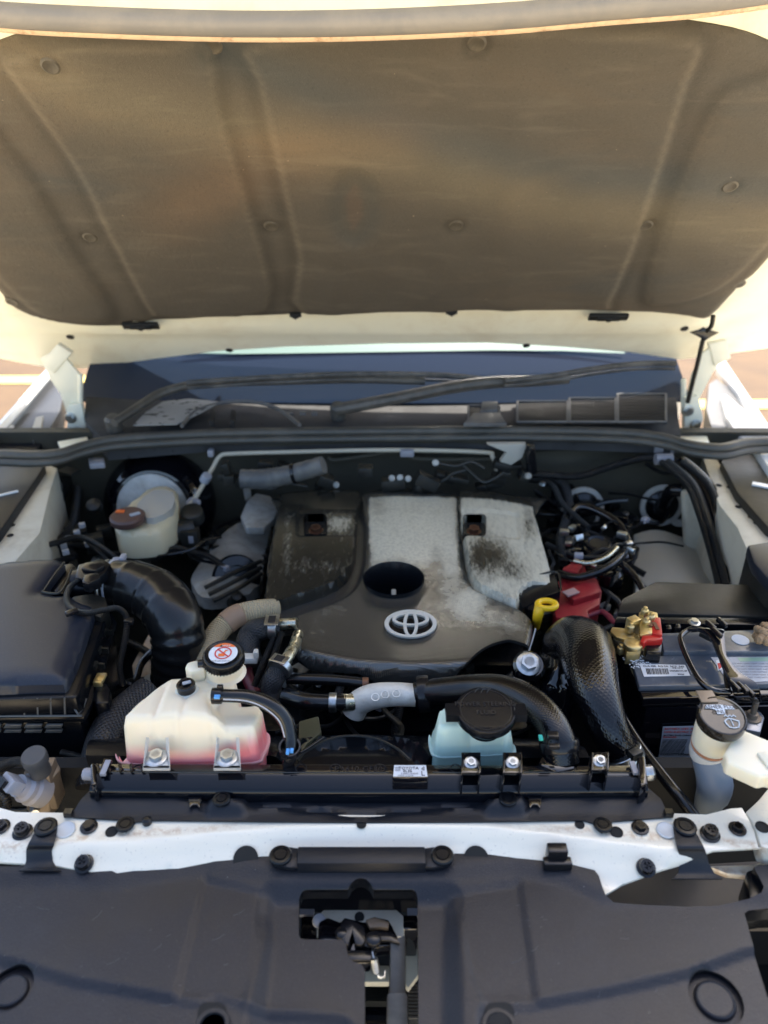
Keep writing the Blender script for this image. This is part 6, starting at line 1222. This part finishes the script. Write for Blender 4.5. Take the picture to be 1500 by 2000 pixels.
MB().lathe(pz(1446, 1250, 1.0505), (0, 0, 1), [(.014, 0), (.014, .001), (.011, .0014), (0, .0014)], 30).build('charge_eye', mat('pale_blue_eye', (.45, .52, .62), .3), bt)
# front face warning sticker
yb_ = pz(1340, 1384, 1.012).y-.0015
fl = [(1295, 1420), (1372, 1418), (1372, 1505), (1283, 1505)]
m = MB(); m.prism([pY(a, b, yb_-.001) for a, b in fl], (0, .001, 0)); m.build('warning_label', M['greylab'], bt)
for i, (tx, mm) in enumerate((('BATTERY, WET, FILLED WITH ACID', 'inkred'), ('NON ELECTRIC STORAGE', 'inkred'), ('BATTERY FLUID CORROSIVE 8', 'ink'))): text(tx, pY(1298-i*1, 1424+i*6.2, yb_-.0014), (1, 0, 0), (0, 0, 1), .0056 if i < 2 else .004, M[mm], bt, align='LEFT')
text('DANGER:', pY(1295, 1440, yb_-.0014), (1, 0, 0), (0, 0, 1), .0052, M['inkred'], bt, align='LEFT'); text('WARRANTY INFORMATION', pY(1288, 1474, yb_-.0014), (1, 0, 0), (0, 0, 1), .005, M['ink'], bt, align='LEFT')
for i in range(11):
    yy = 1444+i*2.6 if i < 11 else 0; text('contains sulphuric acid avoid contact with skin'[i:i+34], pY(1294-i*.6, 1445+i*2.6, yb_-.0014), (1, 0, 0), (0, 0, 1), .0029, M['ink'], bt, align='LEFT')
for i in range(8): text('terminals must be kept clean and tight at all times'[i*2:i*2+36], pY(1287-i*.4, 1479+i*3.0, yb_-.0014), (1, 0, 0), (0, 0, 1), .0029, M['ink'], bt, align='LEFT')
# terminals
te = thing('battery_terminal', 'brassy corroded positive terminal clamp with red cover on the battery', 'terminal', pz(1240, 1250, 1.03))
m = MB(); m.topbox([(1192, 1232), (1196, 1224), (1232, 1228), (1244, 1240), (1236, 1254), (1204, 1244)], 1.062, 1.055); m.topbox([(1224, 1274), (1222, 1242), (1250, 1236), (1252, 1272)], 1.06, 1.035)
m.topbox([(1250, 1240), (1248, 1196), (1258, 1190), (1284, 1196), (1288, 1216), (1276, 1236)], 1.078, 1.07); m.box(pz(1236, 1222, 1.07), (.02, .016, .03), Matrix.Rotation(.5, 3, 'Z')); m.build('clamp', M['brass'], te, bevel=.0015)
m = MB(); m.lathe(pz(1236, 1262, 1.062), (0, 0, 1), [(.016, 0), (.015, .006), (.010, .008), (0, .008)], 20)
for x, y, z in ((1259, 1197, 1.082), (1231, 1228, 1.072), (1262, 1218, 1.08), (1272, 1208, 1.08), (1212, 1270, 1.045)): m.lathe(pz(x, y, z), (0, 0, 1), [(.007, -.006), (.007, .006), (.004, .007), (.004, .012), (0, .012)], 6)
m.build('post_and_nuts', M['brass'], te, bevel=.0008)
m = MB(); m.topbox([(1250, 1252), (1256, 1240), (1292, 1238), (1295, 1248), (1282, 1250), (1264, 1250), (1258, 1256)], 1.075, 1.062); m.topbox([(1274, 1236), (1272, 1204), (1290, 1206), (1294, 1240)], 1.079, 1.07); m.build('red_cover', M['redclean'], te, bevel=.0015)
m = MB(); m.topbox([(1262, 1272), (1260, 1254), (1280, 1248), (1294, 1256), (1292, 1274)], 1.064, 1.035); m.build('black_boot', M['rubber'], te, bevel=.003)
m = MB(); m.box(pz(1266, 1212, 1.0805), (.012, .03, .001), Matrix.Rotation(-.2, 3, 'Z')); m.box(pz(1281, 1222, 1.0805), (.006, .020, .001)); m.each('dark_slot', M['copper'], te)
c = pz(1200, 1240, 1.062); 
cr_ = thing('corroded_terminal', 'crusty brown corroded negative terminal at the right edge of the battery', 'terminal', pz(1500, 1240, 1.05))
m = MB(); rn2 = random.Random(5)
for i in range(34): p = pz(rn2.gauss(1492, 10), rn2.gauss(1240, 9), 1.06+rn2.uniform(0, .02)); m.lathe(p, (rn2.uniform(-1, 1), rn2.uniform(-1, 1), 1), [(.003, -.006), (.007, -.002), (.0075, .002), (.004, .006), (0, .007)], 7)
m.build('crust', M['corr'], cr_); m = MB(); m.lathe(pz(1500, 1248, 1.05), (0, 0, 1), [(.014, 0), (.012, .02), (0, .02)], 16); m.build('post', M['brass'], cr_)
# hold down
hd = thing('battery_hold_down', 'glossy black hold-down bracket with carrying handle over the battery', 'hold-down bracket', pz(1400, 1300, 1.05))
m = MB(); m.ptube([(1352, 1226, 1.07, 5), (1334, 1238, 1.07, 6), (1330, 1250, 1.07, 6), (1342, 1284, 1.068, 6), (1366, 1328, 1.066, 6), (1392, 1348, 1.064, 7), (1424, 1352, 1.06, 7)], 12, 8); m.ptube([(1352, 1226, 1.07, 5), (1380, 1234, 1.07, 6), (1398, 1248, 1.07, 6), (1412, 1276, 1.07, 6), (1418, 1304, 1.068, 6), (1420, 1330, 1.064, 6), (1424, 1352, 1.06, 7)], 12, 8); m.build('handle_loop', M['gloss'], hd)
pribbon([(1352, 1226, 1.085, 18), (1390, 1228, 1.088, 44), (1402, 1244, 1.088, 26), (1412, 1280, 1.085, 14), (1430, 1310, 1.083, 24), (1452, 1332, 1.078, 48), (1460, 1352, 1.066, 52), (1462, 1366, 1.03, 54)], .007).build('strap', M['gloss'], hd, bevel=.002)
m = MB()
for x, y, z in ((1388, 1222, 1.095), (1410, 1216, 1.095), (1400, 1236, 1.095), (1434, 1340, 1.087), (1450, 1344, 1.083), (1462, 1350, 1.077)): m.box(pz(x, y, z), (.006, .022, .008), Matrix.Rotation(.3, 3, 'Z'))
m.each('stiffener', M['screw'], hd, bevel=.001)
put('bolt', BOLT_ZINC, hd, pz(1356, 1216, 1.08), (0, 0, 1), 0, .8)
m = MB(); m.topbox([(1366, 1235), (1384, 1232), (1402, 1242), (1404, 1252), (1384, 1244)], 1.07, 1.062); m.build('centre_web', M['dusty'], hd, bevel=.001)
hb2 = thing('hold_down_stud', 'threaded stud and pale plate by the washer filler at the battery corner', 'stud', pz(1468, 1400, 1.0))
m = MB(); m.topbox([(1436, 1420), (1440, 1382), (1478, 1378), (1494, 1400), (1486, 1430)], 1.0, .94); m.build('plate', mat('speckled_steel', (.33, .33, .34), .4, .8, dust=((.08, .08, .08), 60, .5, .6, .8, .6)), hb2, bevel=.003)
m = MB(); m.lathe(pz(1468, 1402, 1.0), (0, 0, 1), [(.014, 0), (.014, .003), (.008, .003), (.008, .01), (.0045, .01), (.0045, .032), (0, .033)], 16); m.build('stud', M['bronze'], hb2)
# black heat shield box behind the battery + fuse box
sh = thing('battery_heat_shield', 'long matte black shield box behind the battery', 'shield', pz(1330, 1180, 1.0))
m = MB(); m.topbox([(1205, 1196), (1215, 1168), (1280, 1134), (1460, 1140), (1560, 1150), (1600, 1206), (1430, 1202)], 1.03, .9); m.build('box', M['dusty'], sh, bevel=.006)
m = MB(); m.topbox([(1200, 1216), (1205, 1204), (1600, 1208), (1610, 1222)], 1.035, .95); m.build('front_ledge', M['plastic2'], sh, bevel=.002)
m = MB()
for x, y in ((1348, 1228), (1318, 1226), (1300, 1228)): m.topbox([(x, y), (x+2, y-8), (x+10, y-8), (x+12, y)], 1.05, 1.0)
m.each('tab', M['screw'], sh, bevel=.001)
fb = thing('fuse_box', 'black fuse box with bluish lid at the right edge of the bay', 'fuse box', pz(1490, 1150, 1.0))
m = MB(); m.topbox([(1472, 1098), (1460, 1064), (1520, 1054), (1640, 1060), (1680, 1150), (1560, 1170), (1500, 1130)], 1.10, 1.075); m.build('lid', M['airbox'], fb, bevel=.004)
m = MB(); m.topbox([(1476, 1116), (1458, 1076), (1520, 1066), (1640, 1070), (1690, 1170), (1560, 1190), (1506, 1150)], 1.072, .9); m.build('box', M['dusty'], fb, bevel=.004)
# ------------------------------------------------------------------ washer filler
wf = thing('washer_filler_neck', 'cream washer fluid filler neck with black capped top and side arm', 'filler neck', pz(1400, 1560, .95))
cc = pz(1412, 1397, 1.155); r = 43*depth(cc)/F; AX = Vector((-.02, -.22, 1)).normalized()
MB().lathe(cc-AX*.062, AX, [(r*.86, 0), (r*.90, .008), (r*.93, .02), (r*1.0, .048), (r*.98, .052), (0, .052)], 40).build('neck', M['milky'], wf)
m = MB(); m.lathe(cc-AX*.016, AX, [(r*1.04, 0), (r*1.08, .004), (r*1.08, .012), (r*1.03, .016), (r*.97, .0165), (r*.93, .0145), (0, .0145)], 44); m.build('cap', mat('brownish_black_cap', (.018, .014, .010), .16, coat=.3), wf)
m = MB(); q = cc+Vector((-.010, r*1.08, .004)); m.box(q, (.022, .022, .003)); m.build('cap_tongue', M['bronze'], wf, bevel=.001)
UX = AX.cross(Vector((0, 1, 0))).normalized()*-1; UX = Vector((1, 0, 0)); VX = AX.cross(UX).normalized(); stt = cc-AX*.0008
wi = mat('white_print', (.62, .66, .70), .4)
m = MB(); m.add([stt+UX*(x*r)+VX*(y*r)+AX*.0002 for x, y in ((-.72, .40), (-.55, .58), (.05, .60), (.62, .50), (.66, .34), (.2, .34), (.15, .08), (-.22, .08), (-.25, .34))], [list(range(9))]); m.build('print_patch', wi, wf, recalc=False)
text('WASHER FLUID', stt+VX*(.46*r)-UX*.001+AX*.0004, UX, VX, .0078, M['ink'], wf); text('ONLY', stt+VX*(.20*r)-UX*.001+AX*.0004, UX, VX, .0078, M['ink'], wf)
m = MB(); f_ = lambda x, y: stt+UX*(x*r)+VX*(y*r)+AX*.0004
m.tube([f_(-.02, -.30), f_(.22, -.16), f_(.5, -.26), f_(.62, -.30)], .0008, 5, 4); m.tube([f_(-.02, -.30), f_(.1, -.62), f_(.50, -.62), f_(.62, -.30)], .0008, 5, 2); m.tube([f_(.28, -.20), f_(.30, -.56)], .0006, 5, 2)
for k in range(3): m.tube([f_(.05+k*.18, -.06), f_(.12+k*.18, .02), f_(.2+k*.18, -.08)], .0007, 5, 3)
m.build('windscreen_wash_symbol', wi, wf)
m = MB(); cN = cc-AX*.062; m.lathe(cN, AX, [(r*.84, -.006), (r*.87, -.003), (r*.87, 0)], 36); m.build('brown_ring', mat('rust_ring', (.45, .20, .10), .5), wf)
m = MB(); m.lathe(cN-AX*.028, AX, [(r*.74, 0), (r*.80, .006), (r*.84, .020)], 36); m.build('collar', M['milky2'], wf)
m = MB(); q0 = cN-AX*.02; m.tube([q0, pz(1396, 1530, 1.03), pz(1384, 1575, .96), pz(1378, 1620, .88)], [r*.74, .0235, .0195, .018], 28, 6); m.build('filler_tube', M['washer'], wf)
def armh(P): return 1.128+0*P[:, 0]
m = MB(); m.prism([pz(a, b, 1.132) for a, b in ((1432, 1442), (1440, 1428), (1452, 1424), (1500, 1444), (1580, 1470), (1580, 1545), (1500, 1514), (1486, 1518), (1420, 1488), (1415, 1470))], (0, 0, -.022)); m.build('side_arm', M['milky'], wf, bevel=.004, segs=3)
m = MB(); m.prism([pz(a, b, 1.136) for a, b in ((1478, 1468), (1500, 1466), (1560, 1490), (1560, 1520), (1500, 1496))], (0, 0, -.006)); m.build('arm_pad', M['milky'], wf, bevel=.002)
cable('washer_cable', 'thin black cable hanging down right of the washer filler tube', 'cable', [(1428, 1500, 1.04, 4), (1420, 1540, 1.02, 5), (1414, 1570, 1.0, 5), (1418, 1590, .98, 5)], 'rubber')
m = MB(); m.tube([pz(1290, 1554, .93), pz(1330, 1560, .93), pz(1440, 1552, .93), pz(1470, 1560, .93)], .004, 8); m.box(pz(1332, 1541, .95), (.012, .01, .006)); m.build('bay_floor_rod', M['dusty'], label='dark rod on the bay floor behind the crossbar at right', cat='rod')
m = MB(); m.prism([pz(a, b, .90) for a, b in ((1285, 1558), (1340, 1552), (1480, 1560), (1480, 1600), (1310, 1610))], (0, 0, -.02)); m.build('side_floor_panel', mat('brown_grey_panel', (.09, .085, .08), .6, dust=((.15, .12, .1), 12, .45, .7, .7, .7)), label='brown grey floor panel below the washer filler tube', cat='panel')
# ------------------------------------------------------------------ front grille cover
gc = thing('grille_cover', 'wide scratched black plastic cover in front of the white crossbar', 'cover', pz(750, 1850, .98))
GZ = 1.028
GO = [(-300, 1692), (0, 1698), (120, 1698), (195, 1699), (214, 1704), (230, 1711), (258, 1707), (290, 1699), (320, 1688), (380, 1675), (440, 1664), (500, 1660), (520, 1661), (526, 1668), (530, 1680), (545, 1687), (700, 1688), (872, 1687), (884, 1682), (889, 1666), (900, 1661), (950, 1661), (1020, 1672), (1100, 1691), (1160, 1706), (1168, 1716), (1174, 1735), (1182, 1752), (1198, 1764), (1250, 1768), (1340, 1771), (1400, 1770), (1462, 1758), (1486, 1748), (1490, 1738), (1470, 1700), (1480, 1696), (1640, 1690), (1900, 1760), (2100, 2150), (-600, 2150), (-500, 1750)]
GX = xy(GO, GZ)
LO = xy([(586, 1774), (592, 1765), (600, 1763), (680, 1763), (686, 1755), (696, 1748), (705, 1746), (715, 1748), (724, 1755), (730, 1763), (805, 1763), (812, 1766), (815, 1774), (818, 2140), (712, 2140), (713, 1910), (706, 1900), (690, 1894), (680, 1884), (676, 1860), (670, 1852), (598, 1851), (588, 1849), (585, 1842)], 1.0)
RH = xy([(1454, 1784), (1462, 1778), (1500, 1774), (1600, 1770), (1640, 1960), (1540, 1990), (1500, 1940), (1475, 1860)], GZ)
step_line = [(-300, 1840), (0, 1870), (50, 1884), (150, 1915), (345, 1947), (390, 1953), (430, 1948), (505, 1966), (600, 1968), (668, 1974), (690, 1990), (700, 2140)]
stepR = [(935, 2140), (935, 1975), (945, 1958), (1045, 1958), (1200, 1930), (1350, 1896), (1450, 1858), (1800, 1780)]
SLx = xy(step_line, GZ); SRx = xy(stepR, GZ); low_polyL = SLx+xy([(-300, 2400)], GZ); low_polyR = SRx+xy([(1900, 2400), (935, 2400)], GZ)
pad = xy([(500, 1966), (508, 1900), (516, 1830), (514, 1780), (520, 1742), (526, 1738), (880, 1738), (886, 1742), (888, 1780), (884, 1830), (888, 2400), (480, 2400)], GZ)
padline = xy([(400, 1716), (392, 1760), (345, 1946)], GZ); padlineR = xy([(1013, 1722), (1024, 1800), (1045, 1955)], GZ)
band = xy([(-300, 1735), (60, 1722), (230, 1726), (320, 1712), (400, 1700), (520, 1712), (890, 1712), (1010, 1702), (1100, 1722), (1180, 1760)], GZ)
bx, by = [p[0] for p in band], [p[1] for p in band]
leftpad = xy([(400, 1716), (515, 1740), (510, 1830), (478, 1962), (345, 1946)], GZ); rightpad = xy([(890, 1740), (1013, 1722), (1024, 1800), (1045, 1955), (945, 1958), (920, 1900)], GZ)
REC = [(pz(18, 1926, GZ), .023), (pz(1400, 1944, GZ), .027)]
def gc_h(P):
    yb = np.interp(P[:, 0], bx, by); z = GZ + .006*sm((P[:, 1]-yb+.012)/.03) - .03*(P[:, 1]-pz(700, 1800, GZ).y-0)**2
    z -= .013*np.clip(.5-sdf(P, pad)/.020, 0, 1)
    z -= .003*np.clip(.5-sdf(P, leftpad)/.004, 0, 1)+.003*np.clip(.5-sdf(P, rightpad)/.004, 0, 1)
    z -= .0045*np.clip(.5-sdf(P, low_polyL)/.005, 0, 1)+.0045*np.clip(.5-sdf(P, low_polyR)/.005, 0, 1)
    z += .0015*(np.exp(-(lined(P, SLx)/.004)**2)+np.exp(-(lined(P, SRx)/.004)**2))
    z -= .0012*np.exp(-(lined(P, padline)/.0022)**2)+.0012*np.exp(-(lined(P, padlineR)/.0022)**2)
    z -= .10*np.clip(pz(700, 2010, GZ).y-P[:, 1], 0, 1)**1.0*.6
    z -= .004*np.exp(-((P[:, 0]+.02)/.6)**2)*0
    return z
RHOLES = [[(c.x+r*math.cos(a), c.y+r*1.05*math.sin(a)) for a in [k*math.pi/20 for k in range(40)]] for c, r in REC]
m = MB().sheet(GX, gc_h, .0048, .003, holes=[LO, RH]+RHOLES); m.build('panel', M['front'], gc, ang=60)
# rims of the openings give the plate its turned down edge
def lip(poly, dep, nm, cl=True, h=gc_h):
    P_ = np.array(poly); z = h(P_); V = [Vector((p[0], p[1], float(a)-.0005)) for p, a in zip(poly, z)]; n_ = len(V)
    MB().add(V+[v-Vector((0, 0, dep)) for v in V], [[i, (i+1) % n_, n_+(i+1) % n_, n_+i] for i in range(n_ if cl else n_-1)]).build(nm, M['plastic2'], gc)
for (c, r), hl_ in zip(REC, RHOLES):
    z = float(gc_h(np.array([[c.x, c.y]]))[0]); lip(hl_, .006, 'recess_lip'); MB().lathe((c.x, c.y, z-.006), (0, 0, 1), [(r*1.08, -.001), (r*.78, 0), (r*.72, .004), (r*.66, .005), (r*.62, .0042), (r*.3, .004), (0, .004)], 40).build('round_boss', M['front'], gc)
lip(LO, .016, 'opening_lip'); lip(RH, .02, 'opening_lip'); lip(xy(GO[25:36], GZ), .03, 'edge_lip', False)
m = MB(); m.topbox([(1466, 1768), (1458, 1700), (1470, 1697), (1500, 1692), (1600, 1690), (1600, 1760), (1500, 1762)], 1.02, .97); m.build('corner_block', M['plastic2'], gc, bevel=.003)
for px in (415, 975):
    c = psurf(px, 1985, gc_h, 1.0); pl = winpoly((px, 1998), 29, 40, 18); m = MB(); m.prism([psurf(a, b, gc_h, 1.0)+Vector((0, 0, .0008)) for a, b in pl], (0, 0, -.0006)); m.build('cutout', M['void'], gc)
    m = MB(); m.lathe(psurf(px, 2006, gc_h, 1.0)+Vector((0, 0, .001)), (0, 0, 1), [(.018, 0), (.017, .002), (.013, .002), (.012, .0), (0, .0)], 28); m.build('cutout_boss', M['plastic'], gc)
for sgn, pix in ((-1, [(98, 1598, 1.0565, 18), (95, 1606, 1.0565, 34), (90, 1622, 1.0565, 42), (80, 1648, 1.056, 50), (76, 1660, 1.048, 50), (77, 1680, 1.04, 52), (78, 1692, 1.038, 62), (78, 1700, 1.038, 84)]), (1, [(1328, 1598, 1.0565, 18), (1332, 1606, 1.0565, 34), (1337, 1622, 1.0565, 42), (1348, 1652, 1.056, 52), (1352, 1664, 1.05, 54), (1356, 1684, 1.04, 56), (1360, 1704, 1.032, 70), (1362, 1716, 1.030, 100)])):
    t = thing('mounting_strap', 'black plastic strap with push pin over the %s end of the white crossbar' % ('left' if sgn < 0 else 'right'), 'strap', pz(pix[3][0], pix[3][1], 1.05), 'straps over the crossbar')
    pribbon(pix, .0025, 5).build('strap', M['plastic'], t, bevel=.0008); put('push_pin', PIN, t, pz(pix[2][0]+(0 if sgn < 0 else 1), 1616, 1.057), (0, 0, 1), 0, 1.15)
rs = random.Random(31); m = MB()
for i in range(60):
    px, py = rs.uniform(20, 1440), rs.uniform(1745, 1990)
    if 520 < px < 900 or (i % 3 and not (150 < px < 480 or 980 < px < 1250)): continue
    p = psurf(px, py, gc_h, 1.0); a = rs.uniform(-.7, .7); L_ = rs.choice((.002, .003, .005, .010, .014)); q = [p+Vector((math.cos(a+k*.12)*L_*k/3, math.sin(a+k*.12)*L_*k/3, .0003)) for k in range(4)]
    q = [Vector((v.x, v.y, float(gc_h(np.array([[v.x, v.y]]))[0])+.0002)) for v in q]; m.tube(q, .00022, 4, 2)
m.build('scratch', mat('pale_scratch', (.085, .085, .09), .6), gc, kind='stuff')
# behind the right gap
m = MB(); m.prism([pz(a, b, .90) for a, b in ((1150, 1700), (1520, 1680), (1540, 1800), (1150, 1800))], (0, 0, -.02)); m.build('bumper_inner_panel', mat('brown_panel', (.06, .052, .045), .5, dust=((.14, .11, .08), 3, .4, .7, .6, .6)), label='dark brownish inner bumper panel seen through the right gap', cat='panel')  # brown with broad paler patches
# centre bracket with pins
lc = thing('latch_cover_bracket', 'black bracket with two push pins at the middle front of the crossbar', 'bracket', pz(705, 1670, 1.02))
m = MB(); m.topbox([(580, 1686), (582, 1653), (830, 1653), (832, 1686)], 1.048, 1.01); m.build('raised_block', M['plastic'], lc, bevel=.0015)
m = MB(); m.prism([pz(a, b, 1.042) for a, b in cat2([(528, 1680), (534, 1665), (545, 1657), (582, 1656), (582, 1692), (545, 1690)], 2)], (0, 0, -.006)); m.prism([pz(a, b, 1.042) for a, b in cat2([(830, 1656), (866, 1657), (878, 1665), (884, 1680), (866, 1690), (830, 1692)], 2)], (0, 0, -.006)); m.each('ear', M['plastic'], lc, bevel=.001)
for px in (548, 864): put('push_pin', PIN, lc, pz(px, 1672, 1.0428), (0, 0, 1), 0, 1.15)
# ------------------------------------------------------------------ hood latch and stay behind the opening
hl = thing('hood_latch', 'black greasy hood latch with small coil spring inside the cover opening', 'hood latch', pz(705, 1830, .9))
m = MB(); m.prism([pz(a, b, .955) for a, b in ((618, 1790), (632, 1776), (775, 1776), (790, 1790), (790, 1830), (618, 1830))], (0, 0, -.004)); m.build('blue_white_plate', M['bar'], hl, bevel=.002)
m = MB(); m.prism([pz(a, b, .968) for a, b in ((622, 1800), (640, 1790), (665, 1800), (672, 1790), (712, 1800), (735, 1790), (760, 1795), (778, 1830), (786, 1845), (750, 1848), (735, 1850), (722, 1880), (685, 1880), (672, 1850), (620, 1846))], (0, 0, -.02)); m.build('latch_plate', M['gloss'], hl, bevel=.003)
m = MB(); m.prism([pz(a, b, .982) for a, b in ((664, 1806), (674, 1792), (690, 1796), (712, 1810), (714, 1838), (706, 1846), (694, 1844), (688, 1820), (680, 1846), (668, 1840))], (0, 0, -.008)); m.build('catch_jaw', M['screw'], hl, bevel=.0015)
m = MB(); m.prism([pz(a, b, .985) for a, b in ((714, 1796), (732, 1790), (760, 1800), (758, 1812), (740, 1810), (722, 1812))], (0, 0, -.006)); m.build('rusty_lever', mat('greasy_brown_lever', (.10, .07, .045), .45, bump=(200, .8, .002)), hl, bevel=.001)
m = MB(); m.prism([pz(a, b, .978) for a, b in ((712, 1822), (742, 1814), (768, 1822), (782, 1842), (760, 1836), (735, 1836), (718, 1850), (708, 1844))], (0, 0, -.006)); m.lathe(pz(730, 1838, .98), (0, 0, 1), [(.009, 0), (.009, .006), (.005, .008), (0, .008)], 14); m.lathe(pz(668, 1828, .975), (0, 0, 1), [(.008, 0), (.008, .006), (.004, .008), (0, .008)], 14); m.box(pz(700, 1868, .972), (.03, .012, .006)); m.build('pawl', M['screw'], hl, bevel=.001)
m = MB(); m.tube([pz(702, 1791, .957)+Vector((0, 0, .0)), pz(702, 1791, .9575)], .006, 12, 2); m.build('hole', M['void'], hl)
a, b = pz(730, 1872, .97), pz(735, 1898, .955); n_ = 11; sp_pts = []
ax = (b-a); u = Vector((1, 0, 0)); v = ax.cross(u).normalized()
for k in range(n_*8+1): t_ = k/(n_*8); an = 2*math.pi*k/8; sp_pts.append(a+ax*t_+(u*math.cos(an)+v*math.sin(an))*.0042)
m = MB(); m.tube(sp_pts, .0009, 6, 1); m.tube([a, a+Vector((-.002, .008, .003)), a+Vector((.0, .014, 0))], .0012, 6); m.tube([b, b+Vector((.003, -.006, 0)), b+Vector((.009, -.006, 0)), b+Vector((.010, .001, 0))], .0014, 6); m.build('coil_spring', M['zinc'], hl)
m = MB(); m.topbox([(586, 1850), (588, 1788), (618, 1788), (620, 1850)], .955, .90); m.topbox([(784, 1815), (784, 1786), (816, 1786), (816, 1815)], .955, .90); m.each('side_mount', M['gloss'], hl, bevel=.003)
m = MB(); m.lathe(pz(622, 1800, .96), (.3, -.4, 1), [(.008, 0), (.008, .006), (.004, .007), (0, .007)], 12); m.box(pz(598, 1783, .95), (.020, .008, .004)); m.box(pz(808, 1783, .95), (.016, .010, .004)); m.each('pale_fitting', M['wire_w'], hl)
sy = thing('grille_stay', 'grey black upright stay bar running down through the cover opening', 'stay bar', pz(775, 1980, .85))
m = MB(); m.prism([pz(a, b, z) for a, b, z in ((762, 1835, .975), (792, 1825, .975), (794, 2160, .90), (756, 2160, .90))], (0, 0, -.015)); m.prism([pz(a, b, z) for a, b, z in ((756, 1938, .966), (796, 1938, .966), (800, 2160, .92), (752, 2160, .92))], (0, 0, -.01)); m.build('bar', mat('worn_grey_bar', (.055, .055, .055), .4, dust=((.13, .13, .12), 18, .45, .7, .6, .5)), sy, bevel=.0025)
bn_ = thing('condenser_panel', 'pale body panel and dark fins seen deep inside the cover opening', 'panel', pz(760, 1950, .7))
m = MB(); m.prism([pz(a, b, .90) for a, b in ((676, 1883), (690, 1882), (760, 1886), (760, 1918), (712, 1918), (700, 1896), (680, 1892))], (0, 0, -.01)); m.prism([pz(a, b, .90) for a, b in ((790, 1815), (818, 1815), (820, 1900), (797, 1930), (790, 1920))], (0, 0, -.01)); m.build('pale_panel', mat('cream_inner_panel', (.55, .52, .42), .5), bn_, bevel=.001)
m = MB()
for k in range(12): m.box(pz(735, 1925+k*3.2, .86), (.05, .0008, .012))
m.build('fin_block', M['dusty'], bn_, kind=None); m = MB(); m.box(pz(735, 1955, .84), (.08, .06, .01)); m.build('black_beam', M['gloss'], bn_)
m = MB(); m.prism([pz(a, b, .60) for a, b in ((690, 1960), (780, 1968), (770, 2040), (690, 2040))], (0, 0, -.01)); m.prism([pz(a, b, .60) for a, b in ((790, 1975), (830, 1970), (830, 2040), (790, 2040))], (0, 0, -.01)); m.build('ground_glimpse', mat('sandy_brown_ground', (.30, .22, .13), .7, dust=((.12, .08, .05), 20, .45, .6, .9, .8)), bn_)  # sandy sheets added in place of the ground glimpsed through the opening
m = MB()
for k in range(10): m.box(pz(806, 1925+k*7, .8), (.03, .002, .004))
m.each('fin', M['bronze'], bn_)
m = MB(); m.box((0, .45, .30), (2.0, .5, .03)); m.build('bumper_shell', M['paint'], body)
